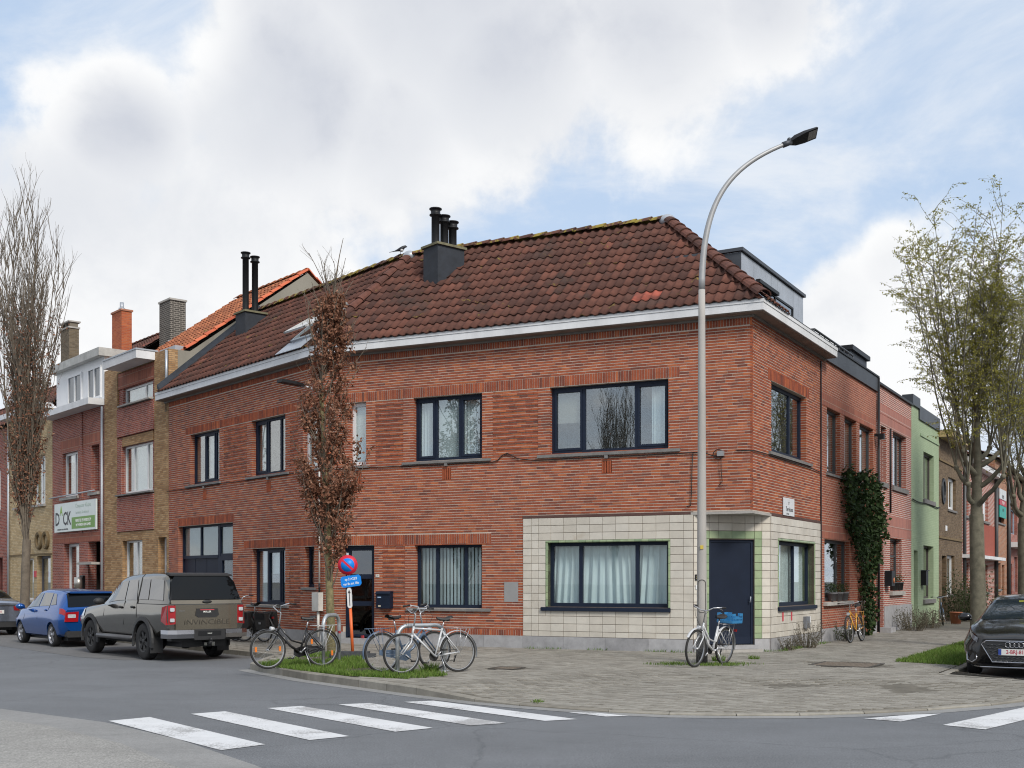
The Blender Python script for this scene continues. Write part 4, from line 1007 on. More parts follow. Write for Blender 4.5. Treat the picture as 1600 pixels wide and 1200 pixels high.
# roof decks
mb = MB()
def P3(q, z): return (q[0], q[1], z)
RK1 = (*isect(WA2, OV - ER, WB, OV - ER)[0], ZE + TP * ER); RK2 = (*isect(WA2, OV - ER, WA1, OV - ER)[0], ZE + TP * ER)
RK3 = rp_on(WA1, S_END1, ER); GE = rp_on(WA1, S_END1, 0)
dk = -.035
def dz(p): return (p[0], p[1], p[2] + dk)
mb.add([dz(P3(EB, ZE)), dz(P3(E0, ZE)), dz(RK1), dz(RK2)], [(0, 1, 2, 3)]); mb.add([dz(GE), dz(P3(EB, ZE)), dz(RK2), dz(RK3)], [(0, 1, 2, 3)])
bE = WB.P(5.3, OV, 0); bR = rp_on(WB, 5.3, 1.9); bR2 = WB.P(5.3, OV - ER, 0)
hp = isect(WA2, OV - 1.9, WB, OV - 1.9)[0]
b1_, b2_ = rp_on(WB, 1.32, 0), rp_on(WB, 1.32, 1.62)
mb.add([dz(P3(E0, ZE)), dz(b1_), dz(b2_)], [(0, 1, 2)])
mb.add([(*WB.P(1.3, .3, 0)[:2], 7.52), (*WB.P(5.6, .3, 0)[:2], 7.52), (*WB.P(5.6, -.8, 0)[:2], 7.52), (*WB.P(1.3, -.8, 0)[:2], 7.52)], [(0, 1, 2, 3)])
bk = [WA1.P(S_END1, OV - 2 * ER, 0), WA1.P(2.0, OV - 2 * ER, 0), WB.P(5.3, -6.4, 0)]
mb.add([dz(RK3), dz(RK2), dz((bk[1][0], bk[1][1], ZE)), dz((bk[0][0], bk[0][1], ZE))], [(0, 1, 2, 3)]); mb.add([dz(RK2), dz(RK1), dz((bR2[0], bR2[1], ZE + TP * ER)), dz((bk[2][0], bk[2][1], ZE)), dz((bk[1][0], bk[1][1], ZE))], [(0, 1, 2, 3, 4)])
mb.build('roof_deck', mat('roof_underlay', (.03, .022, .018), .9, var=.2), house)
# tiles: S-shaped pantiles
TW, TG = .213, .412
prof_t = [(-.5, .018), (-.36, .005), (-.2, 0.0), (-.04, .006), (.1, .030), (.24, .046), (.36, .043), (.5, .022)]
cosP = 1 / math.hypot(1, TP); sinP = TP * cosP
def roof_pt(w, s, e, h):   # e: plan metres in from the eave, h: height above the roof plane along its normal
    p = w.P(s, OV - e + h * sinP, 0); return (p[0], p[1], ZE + TP * e + h * cosP)
def tile_mesh(mb, w, sc, e0, lo, hi, r, rs=0.0):
    """one tile centred at s=sc with its lower edge e0; lo/hi(e) bound it in s"""
    de = TG * cosP * 1.06; vv = []
    for (e, lift) in ((e0, .032), (e0 + de, .003)):
        for x, h in prof_t:
            s = sc + x * TW * (1 if not w.flip else -1); s = max(lo(e), min(hi(e), s)); vv.append(roof_pt(w, s, e, h + lift + rs))
    for x, h in prof_t:
        s = sc + x * TW * (1 if not w.flip else -1); s = max(lo(e0), min(hi(e0), s)); vv.append(roof_pt(w, s, e0, h + .032 - .024 + rs))
    n = len(prof_t); ff = [(i, i + 1, n + i + 1, n + i) for i in range(n - 1)]; f2 = [(2 * n + i, 2 * n + i + 1, i + 1, i) for i in range(n - 1)]
    if w.flip: ff = [f[::-1] for f in ff]; f2 = [f[::-1] for f in f2]
    mb.add(vv, ff, r=r, smooth=True); b = len(mb.v) - len(vv)
    for f in f2: mb.f.append([b + k for k in f]); mb.m.append(0); mb.r.append(r * .5); mb.s.append(False); mb.uv.append(None)
rt_ = random.Random(77)
planes = [(WA2, lambda e: hip_s(WA2, WB, e), lambda e: hip_s(WA2, WA1, e)), (WA1, lambda e: hip_s(WA1, WA2, e), lambda e: S_END1 - .02), (WB, lambda e: hip_s(WB, WA2, e), lambda e: 5.3)]
singles = []; mb_rest = MB()
chim1 = None
for pi, (w, lo, hi) in enumerate(planes):
    a0, b0 = min(lo(0), lo(ER)), max(hi(0), hi(ER))
    nr_ = int((ER / cosP) / TG + .35) if pi != 2 else 11
    for j in range(nr_):
        e0 = -.03 + j * TG * cosP
        n = int((b0 - a0) / TW) + 1
        for i in range(n):
            sc = a0 + (i + .5) * TW
            l, h = lo(max(0, e0 + .15)), hi(max(0, e0 + .15))
            if sc + TW * .45 < l or sc - TW * .45 > h: continue
            if pi == 2 and sc > 1.30: continue     # the dormer and its box gutter stand there
            r = rt_.betavariate(2, 2) * .93
            if pi == 0 and j == 1 and 2.05 < sc < 2.75: r = 1.0  # the renewed red tiles above the corner
            rs = rt_.gauss(0, .0025)
            if pi == 0: singles.append((sc, e0, j, r, rs, w, lo, hi))
            else: tile_mesh(mb_rest, w, sc, e0, lo, hi, r, rs)
singles.sort(key=lambda t: t[0] + t[1] * .6)
for k, (sc, e0, j, r, rs, w, lo, hi) in enumerate(singles):
    if k < 300:
        m_ = MB(); tile_mesh(m_, w, sc, e0, lo, hi, r, rs); m_.build('roof_tile', M_rtile, house)
    else: tile_mesh(mb_rest, w, sc, e0, lo, hi, r, rs)
mb_rest.build('roof_tiling', M_rtile, house, kind='stuff')
def cap_run(a, b, name, mtl, parent, L=.40, rad=.125, up=.02, seed=0):
    rr = random.Random(seed); a, b = Vector(a), Vector(b); n = max(1, round((b - a).length / L)); t = (b - a).normalized()
    side = t.cross(Vector((0, 0, 1))).normalized(); nrm = side.cross(t).normalized()
    for i in range(n):
        p0 = a + (b - a) * (i / n) - t * .02; p1 = a + (b - a) * ((i + 1) / n) + t * .04
        mb = MB(); ns = 7; vv = []
        for p, k, lf in ((p0, 1.06, .022), (p1, .9, .0)):
            for q in range(ns + 1):
                an = math.pi * (.02 + .96 * q / ns); vv.append(tuple(p + side * math.cos(an) * rad * k + nrm * (math.sin(an) * rad * .78 * k - .035 + up + lf)))
        for p, k, lf in ((p0, .88, .022),):
            for q in range(ns + 1):
                an = math.pi * (.02 + .96 * q / ns); vv.append(tuple(p + side * math.cos(an) * rad * k + nrm * (math.sin(an) * rad * .78 * k - .035 + up + lf)))
        m_ = ns + 1; ff = [(q, q + 1, m_ + q + 1, m_ + q) for q in range(ns)] + [(2 * m_ + q, 2 * m_ + q + 1, q + 1, q) for q in range(ns)]
        mb.add(vv, ff, r=rr.random(), smooth=False); mb.build(name, mtl, parent)
zc = ZE + .03
cap_run((*E0, zc + .02), (RK1[0], RK1[1], RK1[2] + .04), 'hip_tile', M_hip, house, .40, .165, seed=1)
cap_run((*EB, zc + .02), (RK2[0], RK2[1], RK2[2] + .04), 'hip_tile', M_hip, house, .42, .145, seed=2)
cap_run((RK1[0], RK1[1], RK1[2] + .02), (RK2[0], RK2[1], RK2[2] + .02), 'ridge_tile', M_ridge, house, .40, .16, seed=3)
cap_run((RK2[0], RK2[1], RK2[2] + .02), (RK3[0], RK3[1], RK3[2] + .02), 'ridge_tile', M_ridge, house, .40, .16, seed=4)
for Rk in (RK1, RK2):
    mb = MB(); mb.ball((Rk[0], Rk[1], Rk[2] + .0), .21, 8, sc=(1, 1, .75)); mb.build('ridge_lead_cap', M_zinc, house)
# ------------------------------------------------------------------ chimneys
def chimney_stack(w, s0, s1, d0, d1, zb, zt, flues, mtl, name='chimney', cap=True, capm=None):
    mb = MB(); w.box(mb, s0, s1, d0, d1, zb, zt); c = mb.build(name, mtl, house)
    if cap:
        mb = MB(); w.box(mb, s0 - .05, s1 + .05, d0 - .05, d1 + .05, zt + .002, zt + .06); mb.build('cap_slab', capm or M_concrete, c)
    for (s, d, h, rad) in flues:
        mb = MB(); p = w.P(s, d, 0); z0 = zt + .06
        mb.lathe([(rad, z0), (rad, z0 + h - .18), (rad * 1.5, z0 + h - .17), (rad * 1.5, z0 + h - .145), (rad * 1.15, z0 + h - .13), (rad * 1.2, z0 + h - .02), (rad * 1.55, z0 + h - .015), (rad * 1.55, z0 + h + .01), (.001, z0 + h + .012)], 14, lambda x, y, z: (p[0] + x, p[1] + y, z)); mb.build('flue', M_black, c)
    return c
# triple flue stack near the bend of the ridge, square to the long wall
def find_on_roof(w, px, py):
    best = None
    for i in range(0, 120):
        for j in range(0, 90):
            s, e = i * .1, j * .04
            p = rp_on(w, s, e); qx, qy = 800 + FPX * p[0] / p[1], HORIZ - FPX * (p[2] - CZ) / p[1]
            k = (qx - px) ** 2 + (qy - py) ** 2
            if best is None or k < best[0]: best = (k, s, e, p)
    return best
_, sc1, ec1, pc1 = find_on_roof(WA2, 683, 446)
WCK = Wall((pc1[0], pc1[1]), dA1, out_n(dA1))
ztc = pc1[2] + 1.06
chimney_stack(WCK, 0, .62, -.85, 0, pc1[2] - .4, ztc, [(.3, -.15, .93, .105), (.3, -.43, .80, .105), (.3, -.70, .70, .105)], M_slate, capm=mat('mossy_slab', (.16, .15, .09), .9, var=.3, scale=6))
_, sc2, ec2, pc2 = find_on_roof(WA1, 384, 522)
WCK2 = Wall((pc2[0], pc2[1]), dA1, out_n(dA1))
chimney_stack(WCK2, 0, .65, -.7, 0, pc2[2] - .5, pc2[2] + .72, [(.33, -.18, 1.85, .10), (.33, -.50, 1.78, .10)], M_slate, capm=MATS['mossy_slab'])
# dark flashing along the left verge
mb = MB()
for e0, e1 in ((-.05, ER),):
    a, b = rp_on(WA1, S_END1 - .24, e0), rp_on(WA1, S_END1 - .24, e1); c, d = rp_on(WA1, S_END1 + .0, e0), rp_on(WA1, S_END1 + .0, e1)
    mb.add([(a[0], a[1], a[2] + .03), (b[0], b[1], b[2] + .03), (d[0], d[1], d[2] + .14), (c[0], c[1], c[2] + .14), (a[0], a[1], a[2] + .1), (b[0], b[1], b[2] + .1), (d[0], d[1], d[2] + .26), (c[0], c[1], c[2] + .26)], [(0, 1, 2, 3), (4, 5, 6, 7), (0, 1, 5, 4), (2, 3, 7, 6), (0, 4, 7, 3), (1, 5, 6, 2)])
mb.build('verge_flashing', M_slate, house)
# roof window, propped open, on the left roof plane
_, sw, ew, pw = find_on_roof(WA1, 520, 540)
fr_ = MB(); w = WA1
def rbox(mb, s0, s1, e0, e1, h0, h1, tilt=0.0, piv=None):
    vv = []
    for h in (h0, h1):
        for s, e in ((s0, e0), (s1, e0), (s1, e1), (s0, e1)):
            k = h + (max(0, (piv - e)) * tilt if piv is not None else 0); vv.append(roof_pt(w, s, e, k))
    mb.add(vv, [(0, 1, 2, 3), (4, 7, 6, 5), (0, 4, 5, 1), (1, 5, 6, 2), (2, 6, 7, 3), (3, 7, 4, 0)])
s0, s1, e0, e1 = .55, 1.65, .35, 1.45
for a, b, c, d in ((s0, s1, e0, e0 + .07), (s0, s1, e1 - .07, e1), (s0, s0 + .07, e0, e1), (s1 - .07, s1, e0, e1)): rbox(fr_, a, b, c, d, .0, .12)
rw = fr_.build('roof_window', M_zinc, house)
mb = MB()
for a, b, c, d in ((s0, s1, e0, e0 + .08), (s0, s1, e1 - .08, e1), (s0, s0 + .08, e0, e1), (s1 - .08, s1, e0, e1)): rbox(mb, a, b, c, d, .13, .18, .2, e1)
mb.build('open_sash', mat('pale_sash', (.55, .56, .55), .5), rw)
mb = MB(); rbox(mb, s0 + .08, s1 - .08, e0 + .08, e1 - .08, .15, .158, .2, e1); mb.build('pane', M_glass, rw)
mb = MB(); rbox(mb, s0 - .1, s1 + .1, e0 - .4, e0, .06, .075); mb.build('apron_flashing', M_zinc, rw)
mb = MB(); rbox(mb, s0 + .07, s1 - .07, e0 + .07, e1 - .07, -.4, -.38); mb.build('room', M_int, rw)
# grey dormer on the side street slope
dz0, dz1 = 7.5, 9.07; v0_, v1_ = 1.33, 6.2; qd = -.70
mb = MB(); WB.box(mb, v0_, v1_, -3.3, qd - .02, dz0, dz1 - .01); dm = mb.build('dormer', M_zinc, house, label='flat roofed grey sheet metal dormer')
n = 11
for i in range(n):
    a, b = v0_ + (v1_ - v0_) * i / n, v0_ + (v1_ - v0_) * (i + 1) / n
    for l, u in ((dz0, 7.85), (7.85, 8.62), (8.62, dz1 - .02)):
        if l == 7.85 and 2.35 < (a + b) / 2 < 5.2: continue
        mb = MB(); WB.box(mb, a + .005, b - .005, qd - .02, qd + random.Random(i).uniform(.0, .004), l, u); mb.build('sheet_panel', M_zinc, dm)
mb = MB(); WB.box(mb, v0_ - .012, v0_ - .001, -3.3, qd, dz0, dz1 - .02); mb.build('side_cheek', M_dzinc, dm)
mb = MB(); WB.box(mb, v0_ - .06, v1_ + .06, -3.35, qd + .06, dz1, dz1 + .075); mb.build('roof_edge', M_dzinc, dm)
mb = MB(); a, b, l, u = 2.30, 5.25, 7.72, 8.60
WB.box(mb, a, b, qd - .01, qd + .03, u - .05, u); WB.box(mb, a, b, qd - .01, qd + .03, l, l + .05)
for x in (a, (a + b) / 2 - .03, b - .06): WB.box(mb, x, x + .06, qd - .01, qd + .03, l + .05, u - .05)
mb.build('dormer_window', M_black, dm)
for x0, x1 in ((a + .06, (a + b) / 2 - .03), ((a + b) / 2 + .03, b - .06)):
    mb = MB(); WB.box(mb, x0, x1, qd + .0, qd + .008, l + .05, u - .05); mb.build('dormer_pane', M_glass_d, dm)
mb = MB(); WB.box(mb, a, (a + b) / 2, qd + .02, qd + .12, u - .02, u + .06); mb.build('shutter_box', M_black, dm)
# ================================================================== neighbouring houses
TAN = [(0, (.30, .165, .075)), (.5, (.41, .245, .118)), (1, (.49, .315, .165))]
M_tan = wallbrick_mat('tan_brick', TAN, (.20, .155, .105))
RED = [(0, (.20, .056, .040)), (.5, (.29, .080, .055)), (1, (.36, .11, .07))]
M_red = wallbrick_mat('red_brick_pale_joint', RED, (.40, .34, .31))
M_red2 = wallbrick_mat('red_brick_fresh', [(0, (.27, .06, .038)), (.5, (.34, .078, .045)), (1, (.40, .10, .055))], (.55, .50, .46), ms=.011)
M_redflush = wallbrick_mat('red_brick_red_joint', [(0, (.26, .062, .034)), (.5, (.33, .085, .042)), (1, (.37, .10, .05))], (.40, .29, .23), ms=.009)
M_orange = wallbrick_mat('orange_brick', [(0, (.30, .12, .06)), (1, (.42, .20, .11))], (.38, .33, .28))
M_yellow = wallbrick_mat('yellow_brick', [(0, (.46, .33, .17)), (.5, (.55, .41, .23)), (1, (.61, .48, .29))], (.30, .235, .16))
M_brown = wallbrick_mat('brown_brick', [(0, (.11, .075, .042)), (.5, (.16, .108, .062)), (1, (.21, .15, .09))], (.16, .13, .10))
M_greenp = wallbrick_mat('green_painted_brick', [(0, (.33, .42, .27)), (1, (.37, .46, .30))], (.30, .39, .25), var=.1)
M_plainred = mat('plain_red_brick_band', (.30, .072, .045), .85, var=.14, scale=5, bump=.3)
M_pinkred = mat('pink_red_brick_band', (.34, .10, .075), .85, var=.12, scale=5, bump=.3)
M_soldr = wallbrick_mat('red_soldier_row', [(0, (.24, .058, .036)), (.5, (.31, .078, .044)), (1, (.37, .10, .052))], (.38, .28, .22), .0625, .33, .007)
M_soldp = wallbrick_mat('pink_soldier_row', [(0, (.30, .085, .06)), (.5, (.36, .105, .075)), (1, (.41, .13, .09))], (.50, .40, .36), .0625, .34, .008)
M_ochre = mat('weathered_ochre_brick', (.17, .12, .06), .9, var=.35, scale=9, bump=.4)
M_dgrey = mat('dark_grey_frame', (.045, .05, .055), .5, var=.1)
M_shut = mat('white_shutter', (.66, .68, .70), .5, var=.05)
M_slatedk = mat('blue_slate_roof', (.030, .037, .052), .6, var=.3, scale=3, bump=.4, bscale=16)
def nb(name, label, w, s0, s1, z1, mtl, holes, d=-.0, back=7.0, group=None, gap=.004):
    t = thing(name, label, 'house', w.P((s0 + s1) / 2, 0, .1), 0, group)
    mb = MB(); wall_mass(mb, w, s0 + gap, s1 - gap, .1, z1, holes, -.30, d, True); mb.build('wall', mtl, t)
    mb = MB(); w.box(mb, s0 + gap, s1 - gap, -back, -back + .2, .1, z1); w.box(mb, s0 + gap, s0 + gap + .15, -back + .2, -.31, .1, z1); w.box(mb, s1 - gap - .15, s1 - gap, -back + .2, -.31, .1, z1)
    w.box(mb, s0 + .2, s1 - .2, -back + .25, -1.4, z1 - .25, z1 - .15); mb.build('back_wall', M_render, t)
    return t
def slab(t, w, name, mtl, *a, uv=False):
    mb = MB(); w.box(mb, *a, uv=uv); return mb.build(name, mtl, t)
def gable_roof(t, w, s0, s1, d_eave, d_ridge, ze, zr, mtl, name='roof', tile=None, both=True, caps=True):
    """two slopes with the ridge along the wall; tiles as stepped waves"""
    tw, tg = .24, .34; L = math.hypot(d_ridge - d_eave, zr - ze); nrow = int(L / tg); n = int((s1 - s0) / tw); rr = random.Random(int(s0 * 10)); mb = MB()
    cs_, sn_ = abs(d_ridge - d_eave) / L, (zr - ze) / L
    def pt(s, k, h): return w.P(s, d_eave + (d_ridge - d_eave) * k + h * sn_, ze + (zr - ze) * k + h * cs_)
    for j in range(nrow):
        for i in range(n):
            r = rr.random(); a = s0 + (s1 - s0) * i / n; b = (s1 - s0) / n; k0, k1 = j / nrow, min(1, (j + 1.05) / nrow)
            vv = []
            for k, lf in ((k0, .035), (k1, .005)):
                for x, h in ((0, .01), (.35, 0), (.6, .03), (.85, .045), (1, .015)): vv.append(pt(a + x * b, k, h + lf))
            for x, h in ((0, .01), (.35, 0), (.6, .03), (.85, .045), (1, .015)): vv.append(pt(a + x * b, k0, h + .01))
            ff = [(q, q + 1, 6 + q, 5 + q) for q in range(4)] + [(10 + q, 11 + q, q + 1, q) for q in range(4)]
            if w.flip: ff = [f[::-1] for f in ff]
            mb.add(vv, ff, r=r, smooth=False)
    o = mb.build(name, mtl, t, kind='stuff')
    mb = MB(); mb.add([pt(s0, 0, -.03), pt(s1, 0, -.03), pt(s1, 1, -.03), pt(s0, 1, -.03)], [(0, 1, 2, 3)])
    if both:
        q = [w.P(s0, 2 * d_ridge - d_eave, ze), w.P(s1, 2 * d_ridge - d_eave, ze)]; mb.add([pt(s0, 1, -.03), pt(s1, 1, -.03), q[1], q[0]], [(0, 1, 2, 3)])
    mb.build('roof_deck', MATS['roof_underlay'], t)
    if caps: cap_run(w.P(s0, d_ridge, zr + .03), w.P(s1, d_ridge, zr + .03), 'ridge_tile', mtl, t, .42, .12, seed=5)
    return o
def downpipe(t, w, s, z0, z1, d=.06, m=None, r=.045): mb = MB(); mb.tube([w.P(s, d, z0), w.P(s, d, z1)], r, 8); mb.build('downpipe', m or M_zinc, t)
G = 'row houses along the left street'; GR = 'row houses along the right street'
# --- tan house with red centre bay
w = WA1
h1 = [(10.60, 13.03, 7.60, 8.15), (10.60, 13.03, 4.62, 6.20), (11.30, 12.97, 1.35, 3.05), (9.42, 10.06, .2, 3.08)]
t = nb('tan_house', 'tan brick terraced house with red brick bay and orange tiled gable roof', w, S_END1 + .01, 14.56, 8.95, M_tan, h1 + [(10.36, 13.40, 3.34, 8.72)], back=9.5, group=G)
mb = MB(); wall_mass(mb, w, 10.36, 13.40, 3.34, 8.72, h1, -.28, -.06, True); mb.build('bay_wall', M_red, t)
slab(t, w, 'brick_panel', M_red, 10.36, 13.38, -.055, .03, 3.36, 4.50, uv=True); slab(t, w, 'brick_panel', M_red, 10.36, 13.38, -.055, .03, 6.55, 7.50, uv=True)
slab(t, w, 'red_pier', M_red, 13.05, 13.42, -.05, .0, 4.55, 6.5, uv=True); slab(t, w, 'lintel_band', M_soldr, 10.36, 13.38, -.055, -.02, 8.17, 8.70, uv=True); slab(t, w, 'tan_lintel', M_tan, 10.5, 13.3, -.055, -.02, 6.21, 6.52, uv=True)
window(w, t, *h1[0], mull=(11.35,), trans=(), mtl=M_whitef, curtain=[('net', 10.7, 12.9)], dep=.14, sill=(.07, .12), sillm=M_concrete)
window(w, t, *h1[1], mull=(11.2, 12.3), mtl=M_whitef, curtain=[('white', 11.25, 12.25)], dep=.14, sill=(.07, .12), sill_ext=(.2, .3))
window(w, t, *h1[2], mull=(12.1,), mtl=M_whitef, dep=.16, curtain=[('net', 11.4, 12.0, 1.9)])
window(w, t, *h1[3], trans=(2.25,), mtl=M_whitef, dep=.22, name='front_door', curtain=[('white', 9.5, 10.0, .4)])
slab(t, w, 'cornice_box', M_fascia, 10.3, 13.05, .0, .62, 8.74, 9.0); slab(t, w, 'cornice_top', M_zinc, 10.28, 13.07, -.1, .64, 9.003, 9.05)
slab(t, w, 'plinth', M_plinth, 9.28, 14.55, -.1, .02, .1, .5)
downpipe(t, w, 9.32, 7.6, 8.9, .05)
# gable wall above the neighbour and orange roof
AX = -4.95; ZA = 12.2
mb = MB(); s = S_END1 + .02
pts = [(.0, 7.0), (-.0, 8.9), (-.72, 8.95), (AX, ZA - .05), (-9.3, 8.9), (-9.3, 7.0)]
vv = [w.P(s, d, z) for d, z in pts] + [w.P(s + .25, d, z) for d, z in pts]; n = len(pts)
mb.add(vv, [tuple(range(n)), tuple(range(n, 2 * n))[::-1]] + [(i, (i + 1) % n, n + (i + 1) % n, n + i) for i in range(n)]); mb.build('gable_wall', M_render, t)
gable_roof(t, w, S_END1 + .05, 14.5, -.55, AX, 8.93, ZA, M_orange_tile)
cap_run(w.P(s + .05, -.6, 9.02), w.P(s + .05, AX, ZA + .05), 'verge_tile', M_vtile, t, .42, .11, seed=8); cap_run(w.P(s + .05, AX, ZA + .05), w.P(s + .05, -9.2, 8.95), 'verge_tile', M_vtile, t, .42, .11, seed=9)
slab(t, w, 'roof_hatch', M_zinc, 9.9, 11.1, -1.35, -.5, 8.98, 9.22)
def stack(t, w, s0, s1, d0, d1, z0, z1, mtl, holes=False, cap=None):
    mb = MB(); w.box(mb, s0, s1, d0, d1, z0, z1, uv=True); c = mb.build('chimney', mtl, t)
    mb = MB(); w.box(mb, s0 - .04, s1 + .04, d0 - .04, d1 + .04, z1 + .002, z1 + .07); mb.build('chimney_cap', cap or M_concrete, c)
    return c
M_gbrick = wallbrick_mat('grey_chimney_brick', [(0, (.05, .045, .04)), (1, (.10, .09, .08))], (.26, .24, .21), .21, .075, .012)
M_obrick = wallbrick_mat('orange_chimney_brick', [(0, (.35, .08, .035)), (1, (.46, .13, .05))], (.36, .16, .10))
M_bbrick = wallbrick_mat('brown_chimney_brick', [(0, (.11, .085, .055)), (1, (.19, .15, .10))], (.17, .15, .12))
def wpx(w, px, dd):   # s where the line of sight column px meets the plane dd behind the wall
    o = w.P(0, dd, 0); k = (px - 800) / FPX; return (k * o[1] - o[0]) / (w.d[0] - k * w.d[1])
def zpx(w, s, dd, py): return CZ + (HORIZ - py) * w.P(s, dd, 0)[1] / FPX
def stack_px(t, pl, pm, dd, dep, pt, mtl, cap=None):
    s1_, s0_ = wpx(w, pl, dd), wpx(w, pm, dd); return stack(t, w, s0_, s1_, dd - dep, dd, 8.9, zpx(w, s0_, dd, pt), mtl, cap=cap), s0_, s1_, zpx(w, s0_, dd, pt)
c, _, _, zc_ = stack_px(t, 249, 266, -3.2, .62, 468, M_gbrick)
slab(t, w, 'chimney_flashing', M_zinc, _ - .9 if False else wpx(w, 266, -3.2) - .06, wpx(w, 266, -3.2) - .005, -3.9, -3.1, 10.35, 10.75)
# --- red house with the shop sign and white dormer
h2 = [(17.12, 18.70, 4.82, 6.45), (15.05, 15.80, 4.85, 6.50), (16.98, 18.56, .75, 3.08), (14.95, 16.10, .2, 3.10)]
t2 = nb('shop_house', 'red brick terraced house with company sign and white timber dormer', w, 14.57, 19.79, 7.80, M_red, h2, back=9.5, group=G)
window(w, t2, *h2[0], mull=(17.75,), mtl=M_whitef, dep=.13, fw=.09, sill=(.12, .1), sillm=M_concrete, curtain=[('white', 17.1, 18.7, 6.12)])
window(w, t2, *h2[1], mtl=M_whitef, dep=.3, fw=.09, sill=(.12, .1), sillm=M_concrete, curtain=[('white', 15.1, 15.75, 6.2)])
window(w, t2, *h2[2], mtl=M_whitef, dep=.2, fw=.1, curtain=None, glass=M_glass)
window(w, t2, *h2[3], mtl=mat('brown_door', (.16, .05, .04), .6), dep=.6, fw=.14, mull=(15.3,), name='front_door', curtain=[('white', 15.0, 15.3, .3)])
slab(t2, w, 'soldier_band', M_soldr, 14.6, 19.7, -.02, .006, 3.12, 3.42, uv=True); slab(t2, w, 'soldier_band', M_soldr, 14.6, 18.9, -.02, .006, 6.52, 6.95, uv=True); slab(t2, w, 'door_canopy', M_concrete, 14.85, 16.25, -.02, .35, 2.28, 2.36)
downpipe(t2, w, 14.63, .2, 7.75, .06); slab(t2, w, 'brick_pier', M_red, 16.6, 16.75, -.02, .05, 3.45, 7.75, uv=True)
mb = MB(); mb.tube([w.P(15.2, .12, 4.88), w.P(19.8, .12, 4.83)], .025, 6); mb.build('window_rail', M_zinc, t2)
slab(t2, w, 'cornice_box', M_fascia, 14.6, 19.75, -.02, .55, 7.80, 8.02)
mb = MB(); w.box(mb, 14.62, 19.4, -3.2, -.02, 8.03, 9.5); dmr = mb.build('dormer', M_whitef, t2, label='white boarded dormer with two windows')
for a, b in ((16.7, 18.1), (14.85, 16.1)):
    mb = MB()
    for p, q, l, u in ((a, b, 8.10, 8.18), (a, b, 9.17, 9.25), (a, a + .08, 8.18, 9.17), (b - .08, b, 8.18, 9.17), ((a + b) / 2 - .04, (a + b) / 2 + .04, 8.18, 9.17)): w.box(mb, p, q, -.019, .03, l, u)
    mb.build('dormer_window', M_whitef, dmr)
    mb = MB(); w.box(mb, a + .05, b - .05, -.018, -.01, 8.15, 9.2); mb.build('dormer_pane', mat('dormer_glazing', (.10, .12, .14), .05, spec=1.0, var=.3, scale=1.2), dmr)
slab(t2, w, 'dormer_roof', mat('weathered_white_board', (.42, .42, .40), .7, var=.25, scale=3), 14.5, 19.5, -3.3, .22, 9.5, 9.78)
gable_roof(t2, w, 14.6, 19.75, -.3, AX, 8.1, 11.6, M_rtile)
c, sa_, sb_, zc_ = stack_px(t2, 175, 190, -2.0, .40, 485, M_obrick, M_obrick); p = w.P((sa_ + sb_) / 2, -2.2, 0)
mb = MB(); mb.tube([(p[0], p[1], zc_ + .07), (p[0], p[1], zc_ + .42)], .08, 8); mb.tube([(p[0], p[1], zc_ + .08), (p[0], p[1], zc_ + .2)], .13, 8); mb.build('flue', M_zinc, c)
# company sign board
sb = thing('company_sign', 'white company sign with dark lettering and green panel above the shop window', 'sign', w.P(17.2, 0, 3.5))
slab(sb, w, 'board', mat('white_sign_board', (.66, .72, .70), .4, var=.05), 15.08, 19.28, .05, .10, 3.52, 4.58)
slab(sb, w, 'green_panel', mat('green_sign_print', (.16, .32, .07), .5, var=.05), 15.18, 17.45, .1005, .104, 3.60, 4.02)
M_sgn = mat('green_letter', (.22, .40, .05), .5, var=0); M_sdk = mat('dark_letter', (.03, .03, .035), .5, var=0); M_swh = mat('white_letter', (.75, .78, .74), .5, var=0); M_sgr = mat('pale_green_letter', (.38, .47, .42), .5, var=0)
wtext('letters', 'D', .68, M_sdk, sb, w, 18.95, .102, 3.98, xs=.95, bold=.012); wtext('letters', 'A', .48, M_sgn, sb, w, 18.55, .102, 4.28, xs=.9, bold=.012); wtext('letters', 'CK', .68, M_sdk, sb, w, 17.95, .102, 3.98, xs=.9, bold=.012)
wtext('top_line', 'Computer Klusjes', .2, M_sgr, sb, w, 16.3, .102, 4.42, xs=1.05); wtext('second_line', 'hardware & software', .15, M_sgr, sb, w, 16.4, .102, 4.18, xs=1.0)
wtext('panel_line', 'HERSTEL EN VERKOOP', .15, M_swh, sb, w, 16.3, .106, 3.88, xs=1.0, bold=.003); wtext('panel_line', 'NETWERKEN GSM ADVIES', .13, M_swh, sb, w, 16.3, .106, 3.72, xs=.95, bold=.003); wtext('bottom_line', 'computers en netwerken', .11, M_sdk, sb, w, 18.4, .102, 3.62, xs=1.0)
pb = thing('post_box', 'steel letterbox with rounded front beside the shop window', 'letterbox', w.P(16.55, 0, 1.3))
mb = MB(); mb.lathe([(.01, 0), (.24, 0), (.24, .42), (.01, .42)], 14, lambda x, y, z: (w.P(16.55 + x * .6, .16 + y * .7, 1.42 + z))); mb.build('case', mat('brushed_steel', (.5, .48, .44), .35, .8, var=.1), pb); slab(pb, w, 'back_plate', M_black, 16.4, 16.68, .003, .08, 1.36, 1.9)
